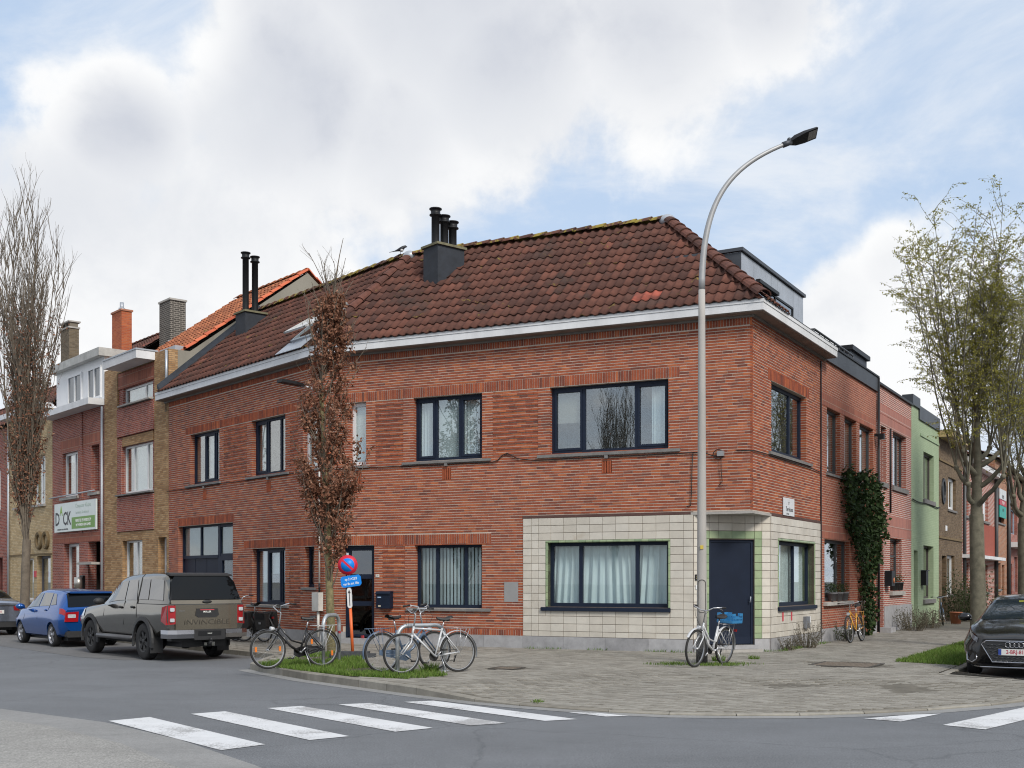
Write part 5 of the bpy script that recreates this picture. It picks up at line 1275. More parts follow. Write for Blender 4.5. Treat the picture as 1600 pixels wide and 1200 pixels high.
# --- yellow house, red house at the edge
h3 = [(20.0, 21.55, .2, 2.68), (21.95, 23.1, .95, 2.6), (20.6, 22.1, 4.7, 6.6), (23.0, 24.2, 4.7, 6.6)]
t3 = nb('yellow_house', 'yellow brick terraced house with two round stone ornaments behind the bare tree', w, 19.80, 25.05, 8.3, M_yellow, h3, back=9.5, group=G)
window(w, t3, *h3[0], mtl=mat('grey_door_paint', (.11, .11, .125), .6), dep=.18, fw=.1, name='garage_door', curtain=[('blind', 20.05, 21.5, .3)])
window(w, t3, *h3[1], mtl=M_whitef, dep=.14, curtain=[('net', 22.0, 23.0)], sill=(.1, .1), sillm=M_concrete)
for h in h3[2:]: window(w, t3, *h, mtl=M_whitef, dep=.14, mull=((h[0] + h[1]) / 2,), curtain=[('net', h[0] + .1, h[1] - .1)], sill=(.1, .1), sillm=M_concrete)
for s in (20.45, 21.25):
    mb = MB(); p = Vector(w.P(s, 0, 3.28)); nn = Vector((w.n[0], w.n[1], 0)); xr = Vector((w.d[0], w.d[1], 0))
    mb.lathe([(.20, -.02), (.22, .08), (.32, .10), (.36, .06), (.36, -.02)], 20, lambda x, y, z: tuple(p + xr * x + Vector((0, 0, 1)) * y + nn * z), smooth=False); mb.build('round_ornament', M_ochre, t3)
slab(t3, w, 'stone_band', M_ochre, 19.82, 25.03, -.02, .03, 2.72, 2.78); slab(t3, w, 'cornice_box', M_fascia, 19.85, 25.0, -.02, .45, 8.3, 8.5); downpipe(t3, w, 24.95, .2, 8.3, .06)
slab(t3, w, 'red_plate', M_redm, 21.62, 21.85, -.01, .03, 1.85, 2.1)
gable_roof(t3, w, 19.85, 25.0, .0, AX, 8.5, 12.0, M_rtile)
c, sa_, sb_, zc_ = stack_px(t3, 95, 108, -2.4, .42, 512, M_bbrick)
mb = MB()
for q_ in (0, .5, 1): w.box(mb, sa_ + (sb_ - sa_ - .14) * q_, sa_ + (sb_ - sa_ - .14) * q_ + .14, -2.78, -2.44, zc_ + .071, zc_ + .26)
mb.build('chimney_piers', M_bbrick, c, kind='stuff'); slab(c, w, 'top_slab', M_concrete, sa_ - .06, sb_ + .06, -2.88, -2.36, zc_ + .262, zc_ + .32)
h4 = [(25.9, 26.9, .2, 2.7), (28, 29.5, 1, 2.7), (26.2, 28.0, 4.7, 6.5)]
t4 = nb('edge_red_house', 'red brick terraced house at the left edge of the picture', w, 25.07, 30.5, 8.1, M_red, h4, back=9.5, group=G)
for h in h4: window(w, t4, *h, mtl=mat('brown_door', (.16, .05, .04), .6) if h[2] < .5 else M_whitef, dep=.2, curtain=[('net', h[0] + .1, h[1] - .1)])
gable_roof(t4, w, 25.1, 30.5, .2, AX, 8.15, 11.6, M_rtile)
h5 = [(32, 33.5, 1, 2.7), (34.5, 35.5, .2, 2.7), (32, 35, 4.6, 6.4)]
t5 = nb('far_left_house', 'far red brick house left of the frame edge', w, 30.52, 36.5, 8.0, M_red, h5, back=9.5, group=G)
for h in h5: window(w, t5, *h, mtl=M_whitef, dep=.2)
# --- right street: red annex with dark cornice band and roof terrace
w = WB
ha = [(5.90, 7.24, 4.48, 6.13), (7.66, 8.97, 4.48, 6.13), (9.33, 11.0, 4.48, 6.13), (5.66, 8.22, 1.18, 2.77), (9.75, 10.85, .2, 2.72)]
a = nb('red_annex', 'red brick house with dark grey cornice band and ivy between its windows', w, S_ENDB + .01, 11.40, 7.29, M_redflush, ha, back=6.0, group=GR)
for h in ha[:3]: window(w, a, *h, mtl=M_dgrey, dep=.13, fw=.07, curtain=[('blind', h[0] + .08, h[1] - .08)], sill=(.08, .05))
window(w, a, *ha[3], mtl=M_dgrey, dep=.14, mull=(7.35,), fw=.08, sill=(.10, .1), sillm=M_concrete, room=1.5)
window(w, a, *ha[4], mtl=M_zinc, dep=.2, fw=.12, name='front_door', glass=M_glass_d)
slab(a, w, 'soldier_band', M_soldr, 5.35, 11.3, -.02, .008, 6.14, 6.45, uv=True); slab(a, w, 'soldier_band', M_soldr, 5.35, 9.0, -.02, .008, 2.79, 3.12, uv=True)
slab(a, w, 'cornice_band', M_dzinc, 5.36, 11.38, -.05, .06, 7.292, 7.70); slab(a, w, 'coping', M_black, 5.30, 11.42, -.3, .09, 7.702, 7.75)
slab(a, w, 'plinth', M_plinth, 5.30, 9.7, -.1, .025, .05, .5); slab(a, w, 'plinth', M_plinth, 10.9, 11.39, -.1, .025, .05, .5); downpipe(a, w, 11.37, .2, 7.7, .07, M_black, .04)
slab(a, w, 'corner_joint', M_black, 5.265, 5.30, .0, .03, .17, 7.2)
mb = MB(); rz = 8.05
mb.tube([w.P(5.45, -1.6, rz), w.P(5.45, -.2, rz), w.P(9.4, -.2, rz)], .03, 6)
mb.tube([w.P(5.45, -.2, rz - .12), w.P(9.4, -.2, rz - .12)], .018, 5)
for k in range(9): mb.tube([w.P(5.45 + k * .494, -.2, 7.7), w.P(5.45 + k * .494, -.2, rz)], .018, 5)
mb.build('terrace_railing', M_dgrey, a)
gable_roof(a, w, 9.6, 11.3, -.4, -3.2, 7.8, 9.1, M_rtile, both=True)
lb2 = thing('camera_lamp', 'small black wall lamp beside the upper windows of the red annex', 'lamp', w.P(11.15, 0, 5.9)); slab(lb2, w, 'arm', M_black, 11.12, 11.2, .0, .12, 5.95, 6.03); slab(lb2, w, 'head', M_black, 11.08, 11.24, .12, .28, 5.86, 6.02)
# --- fresh red house
h2r = [(11.95, 12.75, 4.70, 6.38), (13.62, 15.70, 4.70, 6.40), (11.72, 12.35, .2, 3.05), (13.25, 14.98, 1.40, 3.04)]
b = nb('striped_red_house', 'red brick house with white joints and pink brick bands next to the green house', w, 11.41, 16.50, 7.55, M_red2, h2r, back=6.0, group=GR)
window(w, b, *h2r[0], mtl=M_dgrey, dep=.16, curtain=[('blind', 12.0, 12.7)], sill=(.16, .06)); window(w, b, *h2r[1], mtl=M_dgrey, dep=.16, mull=(14.3, 15.0), curtain=[('blind', 13.7, 15.6)], sill=(.16, .06))
window(w, b, *h2r[2], mtl=M_dgrey, dep=.5, name='front_door', glass=M_glass_d); window(w, b, *h2r[3], mtl=M_dgrey, dep=.18, mull=(14.1,), trans=(2.5,), sill=(.14, .1), sillm=M_concrete)
for z0, z1 in ((6.42, 6.72), (6.74, 7.02), (3.08, 3.36), (3.38, 3.72)): slab(b, w, 'brick_band', M_soldp, 11.44, 16.47, -.02, .007, z0, z1, uv=True)
slab(b, w, 'plinth', M_plinth, 12.4, 16.48, -.1, .03, .05, .95); slab(b, w, 'coping', M_black, 11.43, 16.5, -.3, .07, 7.552, 7.62); downpipe(b, w, 13.1, 3.8, 6.4, .05, M_black, .03); slab(b, w, 'door_step', M_plinth, 11.7, 12.4, .035, .35, .1, .32)
slab(b, w, 'roof_chimney', M_slatedk, 13.6, 15.8, -3.2, -1.3, 7.6, 9.05); slab(b, w, 'chimney_cap', M_black, 13.5, 15.9, -3.3, -1.2, 9.052, 9.2); slab(b, w, 'white_side', M_whitef, 15.801, 15.83, -3.0, -1.35, 8.1, 9.0)
mbx = thing('mail_box', 'black letterbox with orange emblem beside the door of the striped red house', 'letterbox', w.P(12.6, 0, 1.5)); slab(mbx, w, 'case', M_black, 12.45, 12.9, .01, .22, 1.55, 2.02)
mb = MB(); p = w.P(12.75, .225, 1.72); nn = Vector((w.n[0], w.n[1], 0)); xr = Vector((0, 0, 1)).cross(nn); mb.lathe([(.0001, .0), (.09, .0), (.09, .006), (.0001, .006)], 12, lambda x, y, z: tuple(Vector(p) + xr * x + Vector((0, 0, 1)) * y + nn * z)); mb.build('emblem', mat('orange_emblem', (.6, .2, .07), .5), mbx)
# --- green painted house
h3r = [(18.60, 20.55, 4.59, 6.24), (16.93, 17.60, .2, 2.74), (18.60, 20.50, 1.07, 2.95)]
g = nb('green_house', 'pale green painted brick house with dark zinc parapet', w, 16.51, 21.56, 7.25, M_greenp, h3r, back=6.0, group=GR)
window(w, g, *h3r[0], mtl=mat('brown_grey_frame', (.07, .06, .055), .6), dep=.15, mull=(19.6,), curtain=[('blind', 18.7, 20.4)], sill=(.16, .06)); window(w, g, *h3r[1], mtl=M_whitef, dep=.2, name='front_door', glass=M_glass_d, fw=.05); window(w, g, *h3r[2], mtl=MATS['brown_grey_frame'], dep=.18, mull=(19.6,), sill=(.16, .08))
slab(g, w, 'parapet_step', M_greenp, 16.52, 17.7, -.3, .0, 7.252, 7.6, uv=True)
for k in range(18): slab(g, w, 'parapet_sheet', M_dzinc, 17.72 + k * .213, 17.72 + k * .213 + .205, -.05, .05, 7.252, 7.72)
slab(g, w, 'coping', M_dzinc, 16.5, 17.74, -.3, .06, 7.602, 7.95); cable('facade_cable', [w.P(s, .04, 4.42 + .03 * math.sin(s * 5)) for s in (16.5, 17.4, 18.3, 19.2, 20.1, 21.0, 21.6)], .02, g)
slab(g, w, 'ledge_line', M_greenp, 18.0, 21.5, -.02, .03, 6.72, 6.8); mb2 = thing('mail_box', 'black letterbox beside the ground floor window of the green house', 'letterbox', w.P(18.4, 0, 1.6)); slab(mb2, w, 'case', M_black, 18.1, 18.5, .01, .18, 1.55, 2.05); slab(mb2, w, 'flap', M_dgrey, 18.08, 18.52, .01, .22, 2.052, 2.08)
mb = MB(); mb.add([w.P(17.0, -.6, 7.3), w.P(28.5, -.6, 7.3), w.P(28.5, -2.2, 8.95), w.P(17.0, -2.2, 8.95), w.P(28.5, -5.8, 8.95), w.P(17.0, -5.8, 8.95), w.P(17, -5.8, 7.2), w.P(28.5, -5.8, 7.2), w.P(17, -.6, 7.2), w.P(28.5, -.6, 7.2)], [(0, 1, 2, 3), (3, 2, 4, 5), (0, 3, 5, 6, 8), (1, 9, 7, 4, 2)]); mb.build('mansard_roof', M_slatedk, g)
# --- brown house
h4r = [(23.55, 25.30, 4.50, 5.74), (22.2, 23.1, .2, 2.66), (23.3, 25.0, 1.2, 2.70)]
br = nb('brown_house', 'brown brick house with oval window and ochre cornice behind the tree', w, 21.57, 26.78, 7.05, M_brown, h4r, back=6.0, group=GR)
window(w, br, *h4r[0], mtl=M_whitef, dep=.12, mull=(24.4,), fw=.11, curtain=[('net', 23.65, 25.2)], sill=(.1, .05)); window(w, br, *h4r[1], mtl=mat('brown_door2', (.09, .05, .035), .6), dep=.3, name='front_door', glass=M_glass_d); window(w, br, *h4r[2], mtl=M_whitef, dep=.12, fw=.11, curtain=[('white', 23.4, 24.9)], sill=(.1, .05))
slab(br, w, 'cornice', mat('ochre_cornice', (.40, .30, .15), .7, var=.15), 21.5, 26.82, -.05, .5, 7.052, 7.30); slab(br, w, 'brick_band', M_ochre, 21.6, 26.75, -.02, .04, 3.30, 3.38); slab(br, w, 'brick_band', M_ochre, 21.6, 26.75, -.02, .04, 6.2, 6.28)
mb = MB(); p = Vector(w.P(22.45, 0, 5.1)); mb.lathe([(.0001, .01), (.26, .01), (.28, .05), (.36, .05), (.38, -.01)], 18, lambda x, y, z: tuple(p + xr * x * 1.05 + Vector((0, 0, 1)) * y * 1.35 + nn * z), smooth=False); mb.build('oval_window', M_black, br)
slab(br, w, 'white_plate', M_whitef, 22.9, 23.2, .0, .03, 3.62, 3.82)
# --- red house with white shutters, orange, red, far row
h5r = [(27.2, 28.55, 4.45, 5.6), (32.6, 34.3, 4.45, 5.6), (27.25, 28.5, 1.2, 2.45), (32.7, 34.1, 1.2, 2.45)]
e = nb('shuttered_red_house', 'red brick house with white shutters behind the pollarded tree', w, 26.79, 36.50, 6.85, M_red2, h5r, back=6.0, group=GR)
for h in h5r:
    window(w, e, *h, mtl=M_whitef, dep=.15, sill=(.12, .08)); slab(e, w, 'shutter', M_shut, h[0] + .02, h[0] + (h[1] - h[0]) * .55, -.12, -.06, h[2] + .02, h[3] - .02)
slab(e, w, 'canopy', M_fascia, 26.85, 36.4, .0, .5, 2.66, 2.80); slab(e, w, 'eave', M_fascia, 26.8, 36.45, .0, .35, 6.6, 6.82); slab(e, w, 'red_panel', M_plainred, 31.6, 36.3, -.02, .02, 2.85, 4.3); downpipe(e, w, 27.0, .2, 6.8, .08, M_dgrey, .07); downpipe(e, w, 36.4, .2, 6.8, .08, M_dgrey, .1)
gable_roof(e, w, 26.85, 36.4, .3, -3.0, 6.85, 8.6, M_rtile)
h6 = [(37.4, 39.95, 4.6, 6.3), (36.85, 38.6, 1.3, 2.58), (39.0, 40.0, .2, 2.5)]
f = nb('orange_brick_house', 'narrow orange brick house with a house agent board in its upper window', w, 36.51, 40.87, 7.6, M_orange, h6, back=6.0, group=GR)
for h in h6: window(w, f, *h, mtl=M_dgrey, dep=.15, sill=(.1, .06))
gable_roof(f, w, 36.55, 40.8, .2, -3.0, 7.6, 9.2, M_rtile)
ab = thing('agent_board', 'white red and turquoise house agent board on the orange brick house', 'sign', w.P(39.0, .1, 4.8))
slab(ab, w, 'white_panel', mat('board_white', (.55, .57, .58), .5), 37.5, 39.9, .05, .1, 5.75, 6.25); slab(ab, w, 'red_panel', mat('board_red', (.42, .03, .05), .5), 37.5, 39.9, .05, .1, 5.45, 5.72); slab(ab, w, 'turquoise_panel', mat('board_turquoise', (.01, .30, .25), .5), 37.5, 39.9, .05, .1, 4.85, 5.43)
wtext('board_lettering', 'IMMO', .26, M_sdk, ab, w, 38.7, .102, 5.88); wtext('board_lettering', 'TE KOOP', .22, M_swh, ab, w, 38.7, .102, 5.585); wtext('board_lettering', 'INFO', .22, M_sdk, ab, w, 38.7, .102, 5.22)
h7 = [(41.1, 45.2, 4.2, 5.55), (41.3, 43.1, .2, 2.6), (44.0, 45.4, 1.1, 3.0)]
k = nb('pink_red_house', 'pinkish red brick house with pale canopy at the end of the street', w, 40.88, 46.2, 7.4, M_red, h7, back=6.0, group=GR)
for h in h7: window(w, k, *h, mtl=mat('pale_blue_frame', (.35, .42, .52), .5), dep=.15)
slab(k, w, 'canopy', M_fascia, 40.95, 46.1, .0, .5, 3.45, 3.70); gable_roof(k, w, 40.95, 46.1, .2, -3.0, 7.4, 9.0, M_rtile); downpipe(k, w, 40.95, .2, 7.4, .1, M_dgrey, .1)
for i, (s0, s1, zt, m_) in enumerate([(46.21, 52, 7.2, M_orange), (52.01, 58, 7.5, M_red), (58.01, 64, 7.2, M_brown), (64.01, 72, 7.4, M_red)]):
    hh = [(s0 + 1, s0 + 2.6, 4.4, 5.9), (s0 + 3.4, s0 + 4.8, 4.4, 5.9), (s0 + 1, s0 + 2.6, 1, 2.6), (s0 + 3.6, s0 + 4.6, .2, 2.6)]
    x = nb('far_row_house', ['far orange brick house beyond the pinkish red one', 'far red brick house second beyond the pinkish red one', 'far brown brick house third beyond the pinkish red one', 'last far red house at the end of the street'][i], w, s0, s1, zt, m_, hh, back=6, group=GR)
    for h in hh: window(w, x, *h, mtl=M_whitef, dep=.15)
    gable_roof(x, w, s0 + .05, s1 - .05, .2, -3, zt, zt + 1.7, M_rtile)
gable_roof(t5, WA1, 30.55, 36.45, .2, AX, 8.05, 11.4, M_rtile)
# the rows go on beyond the picture edges
for i, (s0, s1, m_) in enumerate([(36.51, 42, M_tan), (42.01, 48, M_red), (48.01, 54, M_brown)]):
    hh = [(s0 + 1, s0 + 2.6, 4.4, 5.9), (s0 + 3.4, s0 + 4.8, 4.4, 5.9), (s0 + 1, s0 + 2.6, 1, 2.6), (s0 + 3.6, s0 + 4.6, .2, 2.6)]
    x = nb('row_house', ['tan brick row house outside the left edge, nearest', 'red brick row house outside the left edge, second', 'brown brick row house outside the left edge, third'][i], WA1, s0, s1, 7.8, m_, hh, back=9.5, group=G)
    for h in hh: window(WA1, x, *h, mtl=M_whitef, dep=.15)
    gable_roof(x, WA1, s0 + .05, s1 - .05, .2, AX, 7.8, 11.2, M_rtile)
WO = Wall(WB.P(0, 16.0, 0)[:2], dB, (-WB.n[0], -WB.n[1]))
for i, m_ in enumerate([M_red, M_tan, M_brown, M_redflush, M_orange]):
    s0 = 2 + i * 6.0; s1 = s0 + 5.99; zt = (7.2, 7.6, 6.9, 7.4, 7.1)[i]
    hh = [(s0 + 1, s0 + 2.6, 4.4, 5.9), (s0 + 3.4, s0 + 4.8, 4.4, 5.9), (s0 + 1, s0 + 2.6, 1, 2.6), (s0 + 3.6, s0 + 4.6, .2, 2.6)]
    x = nb('opposite_house', ['red', 'tan', 'brown', 'plain red', 'orange'][i] + ' brick house across the side street outside the right edge', WO, s0, s1, zt, m_, hh, back=7, group='houses across the side street')
    for h in hh: window(WO, x, *h, mtl=M_whitef, dep=.15)
    gable_roof(x, WO, s0 + .05, s1 - .05, .2, -3.4, zt, zt + 2, M_rtile)
# ================================================================== vehicles
def paint(name, col, metal=.55, rough=.32):
    m = mat(name, col, rough, metal, var=.06, scale=2, coat=.55); return m
M_tyre = mat('tyre_rubber', (.016, .016, .017), .85, var=.2, scale=20)
M_plast = mat('black_plastic', (.02, .021, .023), .6, var=.15, scale=12)
M_chrome = mat('chrome', (.42, .42, .44), .14, 1.0, var=0)
M_alloy = mat('alloy_wheel', (.42, .42, .44), .3, .9, var=.1)
M_carglass = mat('car_glass', (.010, .013, .015), .02, 0, var=0, spec=.5); M_carglass.node_tree.nodes['Principled BSDF'].inputs['IOR'].default_value = 3.6
M_scr = mat('windscreen_glass', (.012, .02, .03), .02, 0, var=0, spec=.5); M_scr.node_tree.nodes['Principled BSDF'].inputs['IOR'].default_value = 1.75
M_cargl_dk = mat('privacy_glass', (.004, .005, .006), .03, 0, var=0, spec=.32)
M_red_l = mat('red_lens', (.30, .008, .012), .2, 0, var=.15, scale=14, coat=.3)
M_clear_l = mat('clear_lens', (.55, .57, .6), .12, .2, var=.2, scale=20, coat=1.0)
M_headl = mat('smoky_headlamp', (.16, .17, .19), .1, .3, var=.5, scale=9, coat=.6)
M_cabin = mat('car_cabin', (.02, .02, .022), .9, var=.2)
M_plate = mat('number_plate_white', (.62, .62, .60), .4, var=.03)
M_platered = mat('plate_red_print', (.36, .03, .05), .5, var=0)
M_plateblue = mat('plate_blue', (.02, .05, .25), .5, var=0)
def curve(pts):
    xs = [p[0] for p in pts]; ys = [p[1] for p in pts]; n = len(xs)
    if n == 1: return lambda x: ys[0]
    d = [(ys[i + 1] - ys[i]) / (xs[i + 1] - xs[i]) for i in range(n - 1)]; m = [d[0]] + [0 if d[i - 1] * d[i] <= 0 else 2 * d[i - 1] * d[i] / (d[i - 1] + d[i]) for i in range(1, n - 1)] + [d[-1]]
    def f(x):
        if x <= xs[0]: return ys[0]
        if x >= xs[-1]: return ys[-1]
        i = max(k for k in range(n - 1) if xs[k] <= x); h = xs[i + 1] - xs[i]; t = (x - xs[i]) / h
        return ys[i] * (2 * t ** 3 - 3 * t ** 2 + 1) + m[i] * h * (t ** 3 - 2 * t ** 2 + t) + ys[i + 1] * (-2 * t ** 3 + 3 * t ** 2) + m[i + 1] * h * (t ** 3 - t ** 2)
    return f
class Shell:
    def __init__(s, **k): s.c = {a: curve(b) for a, b in k.items() if isinstance(b, list)}; s.x0, s.x1 = k['ends']
    def ring(s, x):
        c = {a: f(x) for a, f in s.c.items()}; zb, zs_, zt, wb, wm, ws, wt = (c[a] for a in ('zb', 'zs', 'zt', 'wb', 'wm', 'ws', 'wt'))
        H = zs_ - zb; g = max(0, zt - zs_ - .02)
        return [(0, zb), (wb * .9, zb), (wb, zb + .05), (wm - .01, zb + .38 * H), (wm, zb + .66 * H), (ws, zs_ - .01), (ws - .022, zs_ + .02), (wt + .025, zs_ + .02 + g * .87), (wt - .05, zt - .008), (0, zt + c.get('cr', .02))]
    def at(s, x, k, off=0.0, side=1):
        def raw(x, k):
            r = s.ring(x); i = min(8, int(k)); t = k - i; return Vector((x, r[i][0] + (r[i + 1][0] - r[i][0]) * t, r[i][1] + (r[i + 1][1] - r[i][1]) * t))
        p = raw(x, k)
        if off:
            e = .02; du = raw(x + e, k) - raw(x - e, k); k1, k0 = min(9, k + .05), max(0, k - .05); dv = raw(x, k1) - raw(x, k0)
            n = dv.cross(du); n = n.normalized() if n.length > 1e-9 else Vector((0, 1, 0))
            if n.y < -1e-3 and abs(n.z) < .5: n = -n
            if k > 7 and n.z < 0: n = -n
            p = p + n * off
        return (p.x, p.y * side, p.z)
    def body(s, n=46, k0=0):
        mb = MB(); xs = [s.x0 + (s.x1 - s.x0) * (.5 - .5 * math.cos(math.pi * i / n)) * .35 + (s.x1 - s.x0) * i / n * .65 for i in range(n + 1)]
        b = 0
        for x in xs:
            r = s.ring(x); mb.v += [(x, y, z) for y, z in r] + [(x, -y, z) for y, z in r[-2:0:-1]]
        N = 18
        for i in range(n):
            for k in range(N):
                mb.f.append([i * N + k, (i + 1) * N + k, (i + 1) * N + (k + 1) % N, i * N + (k + 1) % N])
        mb.f.append(list(range(N))); mb.f.append([n * N + k for k in range(N)][::-1])
        q = len(mb.f); mb.m = [0] * q; mb.r = [.5] * q; mb.s = [True] * (q - 2) + [False] * 2; mb.uv = [None] * q
        return mb
    def patch(s, c, off=.006, side=1, nu=6, nv=4, thick=0.0):
        """c: four (x,k) corners counter-clockwise"""
        mb = MB()
        def fn(u, v, o=off):
            x = (c[0][0] * (1 - u) + c[1][0] * u) * (1 - v) + (c[3][0] * (1 - u) + c[2][0] * u) * v
            k = (c[0][1] * (1 - u) + c[1][1] * u) * (1 - v) + (c[3][1] * (1 - u) + c[2][1] * u) * v
            return s.at(x, k, o, side)
        mb.grid(fn, nu, nv)
        return mb
def cut_wheels(o, axles, r, yw):
    """wheel housings cut out of the body shell"""
    dg = bpy.context.evaluated_depsgraph_get
    cut = MB()
    for x in axles:
        for sd in (-1, 1): cut.tube([(x, sd * (yw - .34), r * .98), (x, sd * (yw + .4), r * .98)], r * 1.13, 28)
    c = cut.build('cutter', M_plast); md = o.modifiers.new('b', 'BOOLEAN'); md.operation = 'DIFFERENCE'; md.solver = 'EXACT'; md.object = c
    # keep cutter aligned with the body while it is evaluated at the origin
    pm = o.parent; o.parent = None; bpy.context.view_layer.update()
    me = bpy.data.meshes.new_from_object(o.evaluated_get(bpy.context.evaluated_depsgraph_get()))
    o.modifiers.clear(); old = o.data; o.data = me; bpy.data.objects.remove(c); o.parent = pm
    me.name = 'body'
    for p in me.polygons: p.use_smooth = True
    me.set_sharp_from_angle(angle=R(38))
def wheel(t, x, y, r, w, sd, rimm, spokes=5, rimr=.68):
    def xf(a, b, c): return (x + a, y + sd * c, r + b)
    mb = MB(); R_ = r * rimr
    mb.lathe([(R_, -w / 2 + .01), (r * .9, -w / 2), (r * .985, -w / 2 + .025), (r, -w / 2 + .06), (r, w / 2 - .06), (r * .985, w / 2 - .025), (r * .9, w / 2), (R_, w / 2 - .012)], 30, xf)
    ty = mb.build('wheel', M_tyre, t, world=False)
    mb = MB(); mb.lathe([(R_ * 1.01, w / 2 - .008), (R_ * .93, w / 2 - .015), (R_ * .9, w / 2 - .06), (R_ * .88, -w / 2 + .03)], 30, xf); mb.build('rim', rimm, ty, world=False)
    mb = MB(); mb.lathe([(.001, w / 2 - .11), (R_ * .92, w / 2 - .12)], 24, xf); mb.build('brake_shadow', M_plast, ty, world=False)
    mb = MB(); mb.lathe([(.001, w / 2 - .012), (.055, w / 2 - .015), (.06, w / 2 - .06)], 14, xf)
    for k in range(spokes):
        a = 2 * math.pi * k / spokes + .3
        for da in (-.13, .13):
            c0, s0 = math.cos(a + da * .3), math.sin(a + da * .3); c1, s1 = math.cos(a + da), math.sin(a + da)
            p = [(.04 * c0 - .022 * s0, .04 * s0 + .022 * c0), (.04 * c0 + .022 * s0, .04 * s0 - .022 * c0), (R_ * .95 * c1 + .02 * s1, R_ * .95 * s1 - .02 * c1), (R_ * .95 * c1 - .02 * s1, R_ * .95 * s1 + .02 * c1)]
            vv = [xf(q[0], q[1], w / 2 - .022) for q in p] + [xf(q[0], q[1], w / 2 - .06) for q in p]; mb.add(vv, [(0, 1, 2, 3), (0, 4, 5, 1), (1, 5, 6, 2), (2, 6, 7, 3), (3, 7, 4, 0)])
    mb.build('spokes', rimm, ty, world=False)
def car_mirror(t, x, y, z, mtl, sd):
    mb = MB(); mb.ball((x, y + sd * .13, z), .1, 8, sc=(.75, 1.25, .8)); mb.tube([(x, y, z - .05), (x, y + sd * .1, z - .03)], .025, 6); mb.build('mirror', mtl, t, world=False)
def veh(name, label, cat, w, tfront, dist, group):
    """vehicle parallel to wall w; local +x points along w.d when facing=1"""
    p = w.P(tfront, dist, 0.004); return thing(name, label, cat, (p[0], p[1], .004), w.ang(), group)
GV = 'vehicles parked along the kerb'
def glassset(sh, t, side_q, screens, sides=(1, -1), gm=None, kname='side_window'):
    for q in side_q:
        for sd in sides: sh.patch(q, .007, sd, 6, 4).build(kname, gm or M_carglass, t, world=False)
    for nm, q, m_ in screens:
        mb = sh.patch(q, .007, 1, 6, 6); m2 = sh.patch(q, .007, -1, 6, 6); b = len(mb.v); mb.v += m2.v; mb.f += [[b + i for i in f] for f in m2.f]; mb.m += m2.m; mb.r += m2.r; mb.s += m2.s; mb.uv += m2.uv
        mb.build(nm, m_, t, world=False)
def lbox(t, name, mtl, a, b, bev=0.0, parent=None):
    mb = MB()
    if bev:
        x0, y0, z0 = a; x1, y1, z1 = b; e = bev
        ys = [(y0 + e, z0), (y1 - e, z0), (y1, z0 + e), (y1, z1 - e), (y1 - e, z1), (y0 + e, z1), (y0, z1 - e), (y0, z0 + e)]; n = 8
        vv = [(x0, y, z) for y, z in ys] + [(x1, y, z) for y, z in ys]; mb.add(vv, [tuple(range(n))[::-1], tuple(range(n, 2 * n))] + [(i, (i + 1) % n, n + (i + 1) % n, n + i) for i in range(n)])
    else: mb.box(a, b)
    return mb.build(name, mtl, parent or t, world=False)
def quadx(t, name, mtl, pts, x0, x1, parent=None):
    """polygon in (y,z) extruded x0..x1"""
    mb = MB(); n = len(pts); vv = [(x0, y, z) for y, z in pts] + [(x1, y, z) for y, z in pts]
    mb.add(vv, [tuple(range(n))[::-1], tuple(range(n, 2 * n))] + [(i, (i + 1) % n, n + (i + 1) % n, n + i) for i in range(n)]); return mb.build(name, mtl, parent or t, world=False)
def rearM(x, y, z): return Matrix(((0, 0, -1, x), (-1, 0, 0, y), (0, 1, 0, z), (0, 0, 0, 1)))      # text read from behind the car
def frontM(x, y, z): return Matrix(((0, 0, 1, x), (1, 0, 0, y), (0, 1, 0, z), (0, 0, 0, 1)))
def plate(t, x, z, txt, front, w=.52, h=.11):
    sx = 1 if front else -1
    o = lbox(t, 'number_plate', M_plate, (min(x, x + sx * .012), -w / 2, z - h / 2), (max(x, x + sx * .012), w / 2, z + h / 2))
    M = frontM if front else rearM; xx = x + sx * .0125
    text_mesh('plate_text', txt, h * .86, M_platered, o, M(xx, -.03 * (-1 if front else 1), z), .0006, xs=.86, bold=.002)
    yb = -w / 2 if front else w / 2 - .05
    lbox(t, 'plate_band', M_plateblue, (min(xx, xx + sx * .001), yb, z - h / 2 + .004), (max(xx, xx + sx * .001), yb + .05, z + h / 2 - .004), parent=o)
# ------------------------------------------------------------------ pickup with canopy
M_pk = paint('olive_grey_paint', (.20, .192, .172), .95, .16)
